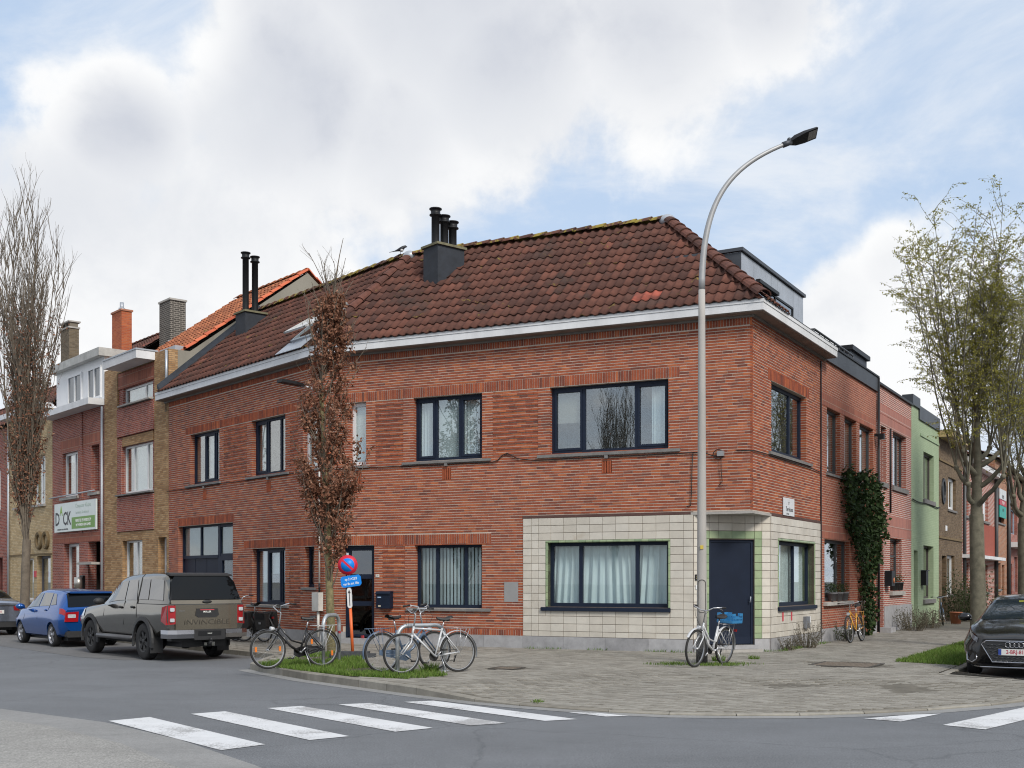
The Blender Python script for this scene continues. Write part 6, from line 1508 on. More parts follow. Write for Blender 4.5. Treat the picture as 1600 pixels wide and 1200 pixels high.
# (local +x to the front; the wall direction points up the street)
pk = veh('pickup_truck', 'olive grey pickup truck with canopy parked in front of the garage', 'pickup truck', WA1, .62, 4.12, GV)
sh = Shell(ends=(-2.62, 2.66), zb=[(-2.62, .64), (-2.2, .60), (-1.8, .50), (2.2, .46), (2.66, .56)], zs=[(-2.62, 1.20), (-.8, 1.20), (.1, 1.18), (1.0, 1.14), (1.4, 1.11), (2.3, 1.03), (2.5, .96), (2.66, .84)],
           zt=[(-2.62, 1.27), (-2.58, 1.30), (-2.33, 1.80), (-2.2, 1.845), (-1.6, 1.87), (-.95, 1.86), (-.3, 1.845), (.15, 1.80), (.42, 1.70), (1.08, 1.24), (1.3, 1.18), (2.2, 1.10), (2.48, 1.01), (2.66, .88)],
           wb=[(-2.62, .82), (-2.3, .84), (2.2, .83), (2.66, .62)], wm=[(-2.62, .885), (-2.3, .895), (2.1, .895), (2.45, .86), (2.66, .72)], ws=[(-2.62, .87), (-1, .88), (1.0, .86), (2.2, .82), (2.66, .66)],
           wt=[(-2.62, .80), (-2.55, .79), (-2.3, .74), (-1, .71), (.1, .66), (.4, .66), (1.1, .72), (1.4, .73), (2.2, .68), (2.66, .52)], cr=[(-2.6, .02)])
bo = sh.body().build('body', M_pk, pk, world=False); cut_wheels(bo, (-1.38, 1.70), .40, .9)
glassset(sh, pk, [[(-.28, 6.12), (.72, 6.12), (.20, 6.93), (-.20, 6.93)], [(-.98, 6.12), (-.36, 6.12), (-.28, 6.93), (-.82, 6.93)]], [('windscreen', [(1.07, 7.2), (.38, 7.2), (.42, 9), (1.12, 9)], M_carglass)])
for q in ([(-1.58, 6.15), (-1.08, 6.15), (-1.10, 6.93), (-1.52, 6.93)], [(-2.36, 6.15), (-1.64, 6.15), (-1.58, 6.93), (-2.24, 6.93)]):
    for sd in (1, -1): sh.patch(q, .008, sd, 5, 4).build('canopy_window', M_carglass, pk, world=False)
# cabin mass seen through the glass
lbox(pk, 'cabin', M_cabin, (-.9, -.6, .7), (.55, .6, 1.3))
# grooves: door shuts, bed and canopy joint
def groove(sh, t, pts, r=.006, name='panel_gap', sides=(1, -1), m=None):
    for sd in sides:
        mb = MB(); mb.tube([sh.at(x, k, .002, sd) for x, k in pts], r, 4); mb.build(name, m or M_plast, t, world=False)
groove(sh, pk, [(-.30, 1.2), (-.32, 3), (-.33, 5), (-.32, 6.1)]); groove(sh, pk, [(-1.02, 1.6), (-1.05, 4), (-1.03, 5.5), (-1.02, 7), (-1.0, 8), (-1.0, 9)], .01); groove(sh, pk, [(.80, 1.2), (.85, 4), (.86, 5.6)]); groove(sh, pk, [(-2.6, 5.6), (-1.03, 5.6)], .009)
for x in (-.16, -.84):
    for sd in (1, -1):
        p = sh.at(x, 4.75, .02, sd); mb = MB(); mb.ball(p, .07, 7, sc=(1.3, .35, .42)); mb.build('door_handle', M_plast, pk, world=False)
for x in (-1.38, 1.70):
    for sd in (1, -1):
        mb = MB()
        for (r0, d0), (r1, d1) in (((.455, -.02), (.455, .035)), ((.455, .035), (.535, .022)), ((.535, .022), (.545, -.02))):
            def f(u, v, r0=r0, d0=d0, r1=r1, d1=d1):
                a = R(-14) + R(208) * u; r_ = r0 + (r1 - r0) * v; d = d0 + (d1 - d0) * v; return (x + r_ * math.cos(a), sd * (.888 + d), .40 + r_ * math.sin(a))
            mb.grid(f, 18, 1, smooth=False)
        mb.build('arch_flare', M_plast, pk, world=False)
        wheel(pk, x, sd * .77, .395, .25, sd, M_plast, 6, .60)
        mb = MB(); mb.box((x - .47, sd * .77 - .14, .16), (x - .455, sd * .77 + .14, .62)) if x < 0 else None
        if x < 0: mb.build('mud_flap', M_plast, pk, world=False)
for sd in (1, -1):
    mb = MB(); mb.tube([(-.82, sd * .80, .46), (-.78, sd * .93, .45), (1.1, sd * .93, .45), (1.15, sd * .80, .47)], .055, 8); mb.build('side_step', mat('dark_steel_step', (.10, .10, .105), .4, .5), pk, world=False)
car_mirror(pk, .78, .90, 1.24, M_plast, 1); car_mirror(pk, .78, -.90, 1.24, M_plast, -1)
# rear: tailgate, canopy hatch, lights, bumper, tow bar
M_pk2 = paint('bronze_tailgate_paint', (.25, .22, .17), .9, .24)
quadx(pk, 'tailgate', M_pk2, [(-.70, .68), (.70, .68), (.71, 1.20), (-.71, 1.20)], -2.655, -2.60)
o = quadx(pk, 'handle_plate', M_plast, [(-.27, .98), (-.20, .93), (.20, .93), (.27, .98), (.24, 1.12), (-.24, 1.12)], -2.668, -2.655)
text_mesh('canopy_text', 'MULLER', .05, M_swh, o, rearM(-2.6685, -.0, 1.05), .0008, bold=.001); lbox(pk, 'red_strip', M_redm, (-2.6695, -.16, 1.085), (-2.668, .16, 1.10), parent=o)
M_emb = mat('embossed_letter', (.085, .074, .058), .35, .6, var=0, coat=1.0)
text_mesh('model_letters', 'INVINCIBLE', .16, M_emb, pk, rearM(-2.656, 0, .83), .006, xs=1.27)
text_mesh('badge_letters', 'HILUX', .045, M_chrome, pk, rearM(-2.656, .56, 1.075), .002, xs=1.0)
# canopy rear hatch: body coloured frame with black glass
def rz(z): return -2.625 + (z - 1.28) * .44
mb = MB(); mb.add([(rz(1.22) - .012, .80, 1.22), (rz(1.22) - .012, -.80, 1.22), (rz(1.28) - .012, -.80, 1.30), (rz(1.28) - .012, .80, 1.30), (rz(1.22) + .1, .80, 1.22), (rz(1.22) + .1, -.80, 1.22), (rz(1.28) + .1, -.80, 1.30), (rz(1.28) + .1, .80, 1.30)], [(0, 1, 2, 3), (4, 7, 6, 5), (0, 4, 5, 1), (3, 2, 6, 7), (0, 3, 7, 4), (1, 5, 6, 2)]); mb.build('hatch_rail', M_pk2, pk, world=False)
mb = MB(); hw = [(.795, 1.31), (.715, 1.70), (.63, 1.80)]; pts = [(y, z) for y, z in hw] + [(-y, z) for y, z in hw[::-1]]; vv = [(rz(z) - .022, y, z) for y, z in pts] + [(rz(z) + .03, y, z) for y, z in pts]; n = len(pts)
mb.add(vv, [tuple(range(n)), tuple(range(n, 2 * n))[::-1]] + [(i, (i + 1) % n, n + (i + 1) % n, n + i) for i in range(n)]); mb.build('rear_glass', M_cargl_dk, pk, world=False)
mb = MB(); mb.ball((-2.66, 0, 1.265), .075, 8, sc=(.35, 1.5, .5)); mb.build('hatch_handle', M_plast, pk, world=False)
mb = MB(); mb.add([(-2.42, .70, 1.845), (-2.42, -.70, 1.845), (-2.15, -.70, 1.885), (-2.15, .70, 1.885), (-2.42, .70, 1.81), (-2.42, -.70, 1.81), (-2.15, -.70, 1.84), (-2.15, .70, 1.84)], [(0, 1, 2, 3), (4, 7, 6, 5), (0, 4, 5, 1), (1, 5, 6, 2), (2, 6, 7, 3), (3, 7, 4, 0)]); mb.build('rear_spoiler', M_plast, pk, world=False)
for sd in (1, -1):
    mb = MB(); pts = [(-2.668, .715, .80), (-2.668, .715, 1.19), (-2.61, .885, 1.19), (-2.42, .905, 1.15), (-2.36, .905, .86), (-2.60, .90, .78)]
    fr = [(x, sd * y, z) for x, y, z in pts]; bkk = [(x + .1, sd * (y - .08), z) for x, y, z in pts]; n = 6
    mb.add(fr + bkk, [(0, 1, 2, 5), (2, 3, 4, 5), (6, 11, 8, 7), (8, 11, 10, 9)] + [(i, (i + 1) % n, n + (i + 1) % n, n + i) for i in range(n)]); tl = mb.build('tail_light', M_red_l, pk, world=False)
    for z in (.88, 1.10): lbox(pk, 'lens', M_clear_l, (-2.672, sd * .735 if sd > 0 else -.83, z - .035), (-2.65, .83 if sd > 0 else -.735, z + .04), .012, parent=tl)
    mb = MB(); pts = [(-2.76, .30, .55), (-2.80, .36, .50), (-2.80, .74, .50), (-2.70, .90, .53), (-2.42, .93, .57), (-2.42, .93, .70), (-2.70, .89, .69), (-2.80, .72, .67), (-2.78, .34, .67)]
    lo_ = [(x, sd * y, .50) for x, y, z in pts[1:5]]; hi_ = [(x, sd * y, .675) for x, y, z in pts[1:5]]; md_ = [(x - .015, sd * y * 1.005, .59) for x, y, z in pts[1:5]]
    for i in range(3):
        mb.add([lo_[i], lo_[i + 1], md_[i + 1], md_[i]], [(0, 1, 2, 3)], smooth=False); mb.add([md_[i], md_[i + 1], hi_[i + 1], hi_[i]], [(0, 1, 2, 3)]); mb.add([hi_[i], hi_[i + 1], (hi_[i + 1][0] + .12, hi_[i + 1][1], .675), (hi_[i][0] + .12, hi_[i][1], .675)], [(0, 1, 2, 3)])
    mb.add([lo_[0], md_[0], hi_[0], (-2.66, hi_[0][1], .675), (-2.66, lo_[0][1], .5)], [(0, 1, 2, 3, 4)]); mb.build('bumper_corner', M_chrome, pk, world=False)
lbox(pk, 'bumper_step', M_plast, (-2.79, -.36, .46), (-2.55, .36, .68), .03); lbox(pk, 'rear_valance', M_plast, (-2.62, -.78, .44), (-2.4, .78, .66))
pp = lbox(pk, 'dark_plate', M_black, (-2.795, -.26, .545), (-2.79, .26, .645)); text_mesh('plate_text', 'HILUX', .035, M_swh, pp, rearM(-2.7955, .0, .595), .0005)
mb = MB(); mb.tube([(-2.5, 0, .40), (-2.82, 0, .38), (-2.86, 0, .44)], .035, 8); mb.ball((-2.86, 0, .47), .04, 7); mb.build('tow_bar', M_plast, pk, world=False); lbox(pk, 'tow_socket', M_chrome, (-2.78, -.12, .33), (-2.70, -.05, .41)); lbox(pk, 'tow_socket', M_chrome, (-2.78, .06, .34), (-2.70, .12, .40))
lbox(pk, 'chassis', M_plast, (-2.5, -.5, .30), (2.3, .5, .60)); mb = MB(); mb.tube([(-1.38, -.7, .38), (-1.38, .7, .38)], .07, 8); mb.build('rear_axle', M_plast, pk, world=False)
mb = MB(); mb.ball((-1.38, -.1, .36), .16, 8); mb.build('differential', M_plast, pk, world=False); lbox(pk, 'exhaust', M_plast, (-2.45, .35, .33), (-1.9, .5, .44), .03)
for sd in (1, -1): sh.patch([(2.1, 4.1), (2.6, 4.2), (2.55, 5.7), (2.2, 5.8)], .01, sd).build('headlight', M_clear_l, pk, world=False)
# ------------------------------------------------------------------ blue hatchback
M_bl = paint('blue_paint', (.010, .085, .32), .5, .18)
bc = veh('blue_hatchback', 'bright blue hatchback parked in front of the pickup truck', 'car', WA1, 6.72, 4.02, GV)
sh = Shell(ends=(-1.99, 2.0), zb=[(-1.99, .42), (-1.8, .30), (-1.3, .24), (1.4, .24), (2.0, .36)], zs=[(-1.99, .92), (-1.85, .99), (-1.2, 1.0), (0, .96), (.8, .93), (1.2, .91), (1.7, .82), (1.9, .70), (2.0, .60)],
           zt=[(-1.99, .97), (-1.93, 1.04), (-1.70, 1.38), (-1.55, 1.43), (-1.0, 1.475), (-.3, 1.485), (.15, 1.45), (.4, 1.37), (1.05, .99), (1.25, .95), (1.75, .85), (1.93, .74), (2.0, .64)],
           wb=[(-1.99, .66), (-1.7, .80), (1.5, .80), (1.85, .68), (2.0, .48)], wm=[(-1.99, .76), (-1.8, .845), (-1.3, .865), (1.3, .865), (1.7, .82), (2.0, .58)], ws=[(-1.99, .72), (-1.7, .80), (0, .84), (1.2, .80), (1.7, .72), (2.0, .52)],
           wt=[(-1.99, .66), (-1.7, .60), (-1.2, .59), (0, .60), (.4, .60), (1.05, .68), (1.6, .60), (2.0, .42)], cr=[(-2, .02)])
bo = sh.body().build('body', M_bl, bc, world=False); cut_wheels(bo, (-1.22, 1.25), .305, .85)
glassset(sh, bc, [[(-.18, 6.1), (.78, 6.1), (.22, 6.93), (-.14, 6.93)], [(-1.0, 6.1), (-.26, 6.1), (-.22, 6.93), (-.86, 6.93)], [(-1.40, 6.2), (-1.06, 6.12), (-.93, 6.9), (-1.12, 6.88)]],
         [('windscreen', [(1.03, 7.2), (.36, 7.2), (.40, 9), (1.06, 9)], M_carglass), ('rear_window', [(-1.67, 7.35), (-1.935, 7.25), (-1.94, 9), (-1.66, 9)], M_cargl_dk)])
lbox(bc, 'cabin', M_cabin, (-1.5, -.55, .45), (.6, .55, 1.02)); groove(sh, bc, [(-.22, 1.2), (-.22, 4), (-.22, 6.1)]); groove(sh, bc, [(.82, 1.2), (.86, 4), (.84, 6)]); groove(sh, bc, [(-.95, 2.8), (-1.02, 5), (-1.0, 6.1)])
for x in (-.08, -.82):
    p = sh.at(x, 4.85, .015, 1); mb = MB(); mb.ball(p, .06, 7, sc=(1.4, .35, .4)); mb.build('door_handle', M_bl, bc, world=False)
for x in (-1.22, 1.25):
    for sd in (1, -1): wheel(bc, x, sd * .735, .305, .20, sd, M_alloy, 5, .72)
car_mirror(bc, .74, .86, 1.02, M_bl, 1); car_mirror(bc, .74, -.86, 1.02, M_bl, -1)
for sd in (1, -1):
    q = sh.patch([(-1.985, 4.4), (-1.80, 4.45), (-1.74, 5.35), (-1.985, 5.45)], .012, sd).build('tail_light', M_red_l, bc, world=False)
    pts = [(.42, .66), (.76, .66), (.74, .90), (.40, .92)]; tl = quadx(bc, 'tail_light', M_red_l, [(sd * y, z) for y, z in (pts if sd > 0 else pts[::-1])], -2.015, -1.97); lbox(bc, 'lens', M_clear_l, (-2.02, .48 if sd > 0 else -.68, .76), (-2.012, .68 if sd > 0 else -.48, .85), .01, parent=tl)
lbox(bc, 'rear_skirt', M_plast, (-2.0, -.7, .26), (-1.8, .7, .42), .03); lbox(bc, 'chassis', M_plast, (-1.8, -.6, .16), (1.8, .6, .32)); plate(bc, -2.0, .58, '1-RBT-642', False)
for sd in (1, -1): sh.patch([(1.55, 4.4), (1.93, 4.3), (1.90, 5.5), (1.5, 5.8)], .01, sd).build('headlight', M_clear_l, bc, world=False)
lbox(bc, 'roof_spoiler', M_bl, (-1.80, -.56, 1.385), (-1.55, .56, 1.43), .02)
# ------------------------------------------------------------------ silver saloon at the left edge
M_si = paint('silver_blue_paint', (.32, .37, .46), .85, .22)
sc_ = veh('silver_saloon', 'silver blue saloon cut by the left picture edge behind the bare tree', 'car', WA1, 14.95, 4.15, GV)
sh = Shell(ends=(-2.3, 2.35), zb=[(-2.3, .40), (-2.0, .28), (1.9, .24), (2.35, .4)], zs=[(-2.3, .95), (-2.1, 1.02), (-1.0, 1.0), (.8, .96), (1.3, .92), (2.1, .78), (2.35, .6)], zt=[(-2.3, 1.0), (-2.2, 1.06), (-1.75, 1.15), (-1.05, 1.40), (-.5, 1.46), (.1, 1.45), (.5, 1.36), (1.2, 1.0), (1.5, .95), (2.1, .82), (2.35, .64)],
           wb=[(-2.3, .72), (-2.0, .82), (1.8, .82), (2.35, .5)], wm=[(-2.3, .82), (-2.0, .895), (1.6, .895), (2.1, .80), (2.35, .6)], ws=[(-2.3, .78), (-1.9, .84), (0, .86), (1.4, .82), (2.35, .52)], wt=[(-2.3, .72), (-1.9, .70), (-1.1, .62), (0, .61), (.5, .62), (1.2, .70), (2.35, .44)], cr=[(-2, .02)])
bo = sh.body().build('body', M_si, sc_, world=False); cut_wheels(bo, (-1.35, 1.35), .32, .88)
glassset(sh, sc_, [[(-.18, 6.1), (.85, 6.1), (.32, 6.93), (-.12, 6.93)], [(-1.0, 6.1), (-.26, 6.1), (-.22, 6.93), (-.80, 6.93)]], [('windscreen', [(1.15, 7.2), (.48, 7.2), (.5, 9), (1.2, 9)], M_carglass), ('rear_window', [(-1.0, 7.3), (-1.72, 7.2), (-1.75, 9), (-1.02, 9)], M_cargl_dk)])
for x in (-1.35, 1.35):
    for sd in (1, -1): wheel(sc_, x, sd * .77, .32, .21, sd, M_alloy, 5, .7)
lbox(sc_, 'cabin', M_cabin, (-1.4, -.55, .45), (.7, .55, 1.02)); lbox(sc_, 'boot_lip', M_plast, (-2.325, -.78, .925), (-2.29, .78, .95)); lbox(sc_, 'bumper_bar', M_si, (-2.36, -.80, .44), (-2.25, .80, .62), .04); lbox(sc_, 'rear_skirt', M_plast, (-2.34, -.76, .26), (-2.1, .76, .43), .03); plate(sc_, -2.31, .74, '2-JBR-441', False)
text_mesh('badge_letters', 'TAVIA', .06, M_chrome, sc_, rearM(-2.31, .0, .86), .002)
for sd in (1, -1): quadx(sc_, 'tail_light', M_red_l, [(sd * .56, .78), (sd * .82, .76), (sd * .80, .92), (sd * .54, .91)][::sd], -2.32, -2.24)
car_mirror(sc_, .8, -.9, 1.02, M_si, -1); car_mirror(sc_, .8, .9, 1.02, M_si, 1); lbox(sc_, 'chassis', M_plast, (-2.0, -.6, .16), (1.9, .6, .32))
# ------------------------------------------------------------------ black hatchback facing the viewer on the right
M_bk = paint('black_paint', (.004, .0043, .0055), .1, .2)
def rightcar(name, label, v, dist, mtl, detail):
    p = WB.P(v, dist, 0); a = WB.ang() + math.pi
    t = thing(name, label, 'car', (p[0], p[1], .004), a, GV)
    sh = Shell(ends=(-2.15, 2.17), zb=[(-2.15, .40), (-1.9, .27), (1.5, .20), (1.95, .19), (2.17, .22)], zs=[(-2.15, .95), (-1.9, 1.0), (-1, .99), (.4, .95), (1.0, .92), (1.5, .88), (1.85, .80), (2.05, .73), (2.17, .66)],
               zt=[(-2.15, .98), (-2.05, 1.08), (-1.75, 1.34), (-1.4, 1.40), (-.6, 1.44), (-.1, 1.43), (.3, 1.35), (1.02, 1.0), (1.2, .965), (1.6, .90), (1.9, .82), (2.08, .75), (2.17, .69)],
               wb=[(-2.15, .70), (-1.8, .82), (1.6, .83), (1.95, .80), (2.1, .68), (2.17, .56)], wm=[(-2.15, .80), (-1.8, .88), (1.5, .905), (1.85, .88), (2.03, .80), (2.12, .68), (2.17, .58)], ws=[(-2.15, .76), (-1.6, .83), (0, .86), (1.2, .84), (1.7, .80), (2.0, .70), (2.17, .54)],
               wt=[(-2.15, .68), (-1.7, .60), (-1, .58), (0, .59), (.35, .60), (1.02, .70), (1.3, .70), (1.8, .60), (2.17, .44)], cr=[(-2, .02), (1.2, .025), (2.17, .012)])
    bo = sh.body().build('body', mtl, t, world=False); cut_wheels(bo, (-1.32, 1.31), .33, .89)
    glassset(sh, t, [[(-.18, 6.1), (.80, 6.1), (.20, 6.93), (-.14, 6.93)], [(-1.0, 6.1), (-.26, 6.1), (-.22, 6.93), (-.84, 6.93)]], [('windscreen', [(1.0, 7.15), (.28, 7.2), (.33, 9), (1.06, 9)], M_scr)])
    lbox(t, 'cabin', M_cabin, (-1.4, -.55, .45), (.35, .55, .98)); lbox(t, 'dashboard', M_cabin, (.35, -.6, .7), (.95, .6, .96))
    for y in (-.36, .36): lbox(t, 'headrest', M_cabin, (-.42, y - .13, 1.0), (-.3, y + .13, 1.22), .03)
    for x in (-1.32, 1.31):
        for sd in (1, -1): wheel(t, x, sd * .77, .325, .215, sd, M_alloy, 5, .72)
    car_mirror(t, .72, .91, 1.03, mtl, 1); car_mirror(t, .72, -.91, 1.03, mtl, -1)
    for sd in (1, -1): sh.patch([(1.86, 4.95), (2.13, 4.62), (2.10, 5.25), (1.74, 5.72)], .010, sd, 8, 4).build('headlight', M_headl, t, world=False)
    lbox(t, 'chassis', M_plast, (-1.9, -.6, .15), (1.9, .6, .3))
    if detail:
        g = [(-.54, .60), (-.46, .655), (.46, .655), (.54, .60), (.36, .285), (-.36, .285)]
        quadx(t, 'grille', M_plast, g, 2.16, 2.185)
        mb = MB(); mb.tube([(2.187, y, z) for y, z in g] + [(2.187, *g[0])], .013, 6); mb.build('grille_surround', M_chrome, t, world=False)
        mb = MB()
        for i in range(6):
            z = .32 + i * .055; hw_ = .36 + (.54 - .36) * (z - .285) / .315 - .02
            for k in range(9):
                y = -hw_ + (k + (i % 2) * .5) * 2 * hw_ / 9
                if y + 2 * hw_ / 9 * .8 < hw_: mb.tube([(2.188, y, z), (2.192, y + hw_ / 9, z - .018), (2.188, y + 2 * hw_ / 9, z)], .006, 4)
        mb.build('grille_mesh', M_dgrey, t, world=False, kind='stuff')
        for k in range(4):
            mb = MB(); cy = .105 - k * .07; c_ = (2.20, cy, .592); mb.tube([(c_[0], c_[1] + .045 * math.cos(a_), c_[2] + .045 * math.sin(a_)) for a_ in [2 * math.pi * q / 18 for q in range(19)]], .0075, 6, cap=False); mb.build('emblem_ring', M_chrome, t, world=False)
        plate(t, 2.19, .465, '2-BRJ-817', True)
        for sd in (1, -1):
            quadx(t, 'air_intake', M_plast, [(sd * y, z) for y, z in ([(.60, .28), (.60, .42), (.70, .44), (.76, .30)][::sd])], 2.06, 2.12)
            mb = MB(); mb.tube([(2.03, sd * .80, .45), (2.07, sd * .79, .31), (2.11, sd * .70, .27), (2.135, sd * .62, .33), (2.13, sd * .63, .40)], .016, 6); mb.build('intake_trim', M_chrome, t, world=False)
        mb = MB(); mb.tube([(2.10, -.66, .20), (2.18, -.5, .195), (2.19, 0, .195), (2.18, .5, .195), (2.10, .66, .20)], .014, 6); mb.build('lower_trim', M_chrome, t, world=False)
        mb = MB(); p = sh.at(.42, 9, .012); mb.box((p[0] - .0, -.12, p[2] - .03), (p[0] + .02, .02, p[2] + .0)); mb.build('screen_sticker', mat('yellow_sticker', (.45, .45, .05), .5), t, world=False)
        groove(sh, t, [(1.95, 5.7), (1.5, 6.4), (1.05, 6.9)], .006)
    else: plate(t, 2.17, .44, '1-XKD-305', True)
    return t
rightcar('black_hatchback', 'black hatchback facing the viewer at the right picture edge', .45, 5.28, M_bk, True)
rightcar('pale_car', 'pale green car parked behind the black hatchback', 7.3, 5.45, paint('pale_green_paint', (.38, .45, .42), .4, .3), False)
# ================================================================== bicycles
M_rim = mat('bike_rim_alloy', (.36, .37, .38), .35, .85, var=.05)
M_tyrebk = mat('bike_tyre', (.02, .02, .02), .8, var=.1)
M_bkblack = mat('bike_black', (.012, .012, .013), .35, var=.1, coat=.4)
M_bkwhite = mat('bike_white', (.50, .515, .53), .3, var=.08, scale=9, coat=.4)
M_bkblue = mat('bike_blue_grey', (.085, .13, .20), .35, var=.15, scale=9, coat=.3)
M_bkyel = mat('bike_yellow', (.55, .26, .02), .35, var=.08, coat=.4)
M_bksil = mat('bike_silver', (.5, .51, .53), .3, .7, var=.05)
M_saddle = mat('saddle_black', (.018, .017, .017), .55, var=.15)
M_orangeR = mat('orange_reflector', (.65, .17, .02), .3, var=.05)
def bike(label, rear, front, z, col, style='diamond', lean=0.0, guard=None, rackm=None, bar='swept', pann=False, crate=False, light=None, refl=False, chaing=True, rearlamp=True, saddlez=.96, sw=1.0, gn=2):
    dx, dy = front[0] - rear[0], front[1] - rear[1]; a = math.atan2(dy, dx); r = .345; W = 1.06
    t = thing('bicycle', label, 'bicycle', (rear[0], rear[1], z), a, 'parked bicycles'); t.rotation_euler = (lean, 0, a)
    def B(mb, name, m_, parent=None, kind=None): return mb.build(name, m_, parent or t, world=False, kind=kind)
    for hx in (0, W):
        def xf(p, q, c): return (hx + p, c, r + q)
        mb = MB(); mb.lathe([(r - .036, -.014), (r - .016, -.022), (r - .003, -.013), (r, 0), (r - .003, .013), (r - .016, .022), (r - .036, .014)], 36, xf, closed=True); wh = B(mb, 'wheel', M_tyrebk)
        mb = MB(); mb.lathe([(r - .050, -.010), (r - .034, -.012), (r - .034, .012), (r - .050, .010)], 36, xf, smooth=False, closed=True); B(mb, 'rim', M_rim, wh)
        mb = MB()
        for k in range(18):
            an = 2 * math.pi * k / 18; an2 = an + (.35 if k % 2 else -.35); sd = .02 if k % 4 < 2 else -.02
            mb.tube([(hx + .02 * math.cos(an2), sd, r + .02 * math.sin(an2)), (hx + (r - .048) * math.cos(an), 0, r + (r - .048) * math.sin(an))], .0016, 3, cap=False)
        B(mb, 'spokes', M_rim, wh, 'stuff')
        mb = MB(); mb.tube([(hx, -.05, r), (hx, .05, r)], .018, 8); B(mb, 'hub', M_bksil, wh)
        if refl:
            for an in (.05, math.pi - .05):
                mb = MB(); c_ = (hx + .23 * math.cos(an + (0 if hx else .5)), 0, r + .23 * math.sin(an + (0 if hx else .5))); mb.box((c_[0] - .018, -.012, c_[2] - .045), (c_[0] + .018, .012, c_[2] + .045)); B(mb, 'spoke_reflector', M_orangeR, wh)
    bb = (.44, 0, .285); st = (.29, 0, .76 if style == 'diamond' else .72); hb = (.855, 0, .66); ht = (.825, 0, .80)
    tr = .0175 if style == 'diamond' else .021
    mb = MB(); mb.tube([bb, st], tr, 8); mb.tube([hb, ht], .021, 8)
    if style == 'diamond': mb.tube([bb, (hb[0] - .01, 0, hb[2] + .02)], .0195, 8); mb.tube([(st[0] + .005, 0, st[2] - .03), (ht[0], 0, ht[2] - .03)], .0165, 8)
    else:
        mb.tube([bb, (.62, 0, .40), (hb[0], 0, hb[2] + .01)], .024, 8); mb.tube([(.40, 0, .44), (.60, 0, .50), (ht[0] + .005, 0, ht[2] - .04)] if style == 'low' else [(.34, 0, .60), (.60, 0, .66), (ht[0], 0, ht[2] - .03)], .016, 8)
    for sd in (-1, 1):
        mb.tube([(bb[0], sd * .03, bb[2]), (0, sd * .062, r)], .011, 6); mb.tube([(st[0], sd * .018, st[2] - .05), (0, sd * .062, r)], .009, 6)
    B(mb, 'frame', col)
    mb = MB(); mb.tube([hb, (hb[0] + .025, 0, hb[2] - .07)], .022, 8)
    for sd in (-1, 1): mb.tube([(hb[0] + .02, sd * .02, hb[2] - .05), (hb[0] + .045, sd * .055, hb[2] - .12), (.985, sd * .056, .44), (W, sd * .056, r)], .0125, 6)
    B(mb, 'fork', col)
    mb = MB(); sx = ht[0] - .035; mb.tube([ht, (sx, 0, 1.0 if bar != 'flat' else .95), (sx + .03, 0, 1.03 if bar != 'flat' else .97)], .014, 7)
    hz = 1.03 if bar != 'flat' else .97
    pts = {'swept': [(-.20, .30, .06), (-.08, .285, .07), (.05, .20, .06), (.04, .06, 0)], 'flat': [(-.06, .31, .03), (.0, .24, .035), (.03, .1, .02), (.03, .04, 0)], 'high': [(-.17, .30, .11), (-.04, .28, .13), (.07, .17, .09), (.03, .05, 0)]}[bar]
    L = [(sx + x, y, hz + q) for x, y, q in pts]; Rr = [(x, -y, q) for x, y, q in L[::-1]]; mb.tube(L + Rr, .0115, 7); hbr = B(mb, 'handlebar', M_bksil if col is not M_bkblack else M_bksil)
    for q in (L[0], (L[0][0], -L[0][1], L[0][2])):
        q2 = Vector(q) + (Vector(L[1]) - Vector(L[0])) * Vector((1, 1 if q[1] > 0 else -1, 1)) * 1.0; mb = MB(); mb.tube([q, tuple(q2)], .0165, 8); B(mb, 'grip', M_saddle, hbr)
        mb = MB(); mb.tube([tuple(q2), (q2[0] + .05, q2[1] * .94, q2[2] - .02), (q2[0] - .05, q2[1] * 1.0, q2[2] - .05)], .005, 5); B(mb, 'brake_lever', M_bksil, hbr)
    mb = MB(); mb.tube([(L[2][0], L[2][1], L[2][2]), (L[2][0] + .13, .1, hz - .06), (hb[0] + .07, .02, hb[2] + .05)], .0035, 4, cap=False); mb.tube([(L[2][0], -L[2][1], L[2][2]), (L[2][0] + .12, -.1, hz - .1), (hb[0] + .05, -.02, hb[2] + .08)], .0035, 4, cap=False); B(mb, 'brake_cables', M_saddle, hbr, 'stuff')
    # saddle: broad at the back, narrow nose
    mb = MB(); sp = (st[0] - .04, 0, saddlez)
    def sf(u, v):
        x = -.13 + .27 * u; w = (.085 * (1 - max(0, (u - .2) / .8)) ** .8 + .022) * (1 if u > .04 else .75) * sw; an = math.pi * (v * 1.2 - .1)
        return (sp[0] + x, w * math.cos(an), sp[2] + .035 * math.sin(an) - .02 * math.sin(u * 3.1) + (.015 if u < .3 else 0))
    mb.grid(sf, 10, 8); mb.tube([(sp[0] - .1, 0, sp[2] - .03), (sp[0] + .1, 0, sp[2] - .02)], .02, 6); B(mb, 'saddle', M_saddle)
    mb = MB(); mb.tube([st, (sp[0], 0, sp[2] - .03)], .0125, 7); B(mb, 'seat_post', M_bksil)
    mb = MB(); mb.tube([(bb[0], -.045, bb[2]), (bb[0], -.055, bb[2])], .085, 20); B(mb, 'chain_ring', M_bkblack if chaing else M_saddle)
    mb = MB(); mb.tube([(bb[0], -.07, bb[2]), (bb[0] + .12, -.075, bb[2] - .11)], .011, 6); mb.tube([(bb[0], .07, bb[2]), (bb[0] - .12, .075, bb[2] + .11)], .011, 6); mb.tube([(bb[0], -.07, bb[2]), (bb[0], .07, bb[2])], .016, 7); ck = B(mb, 'crank', M_bksil)
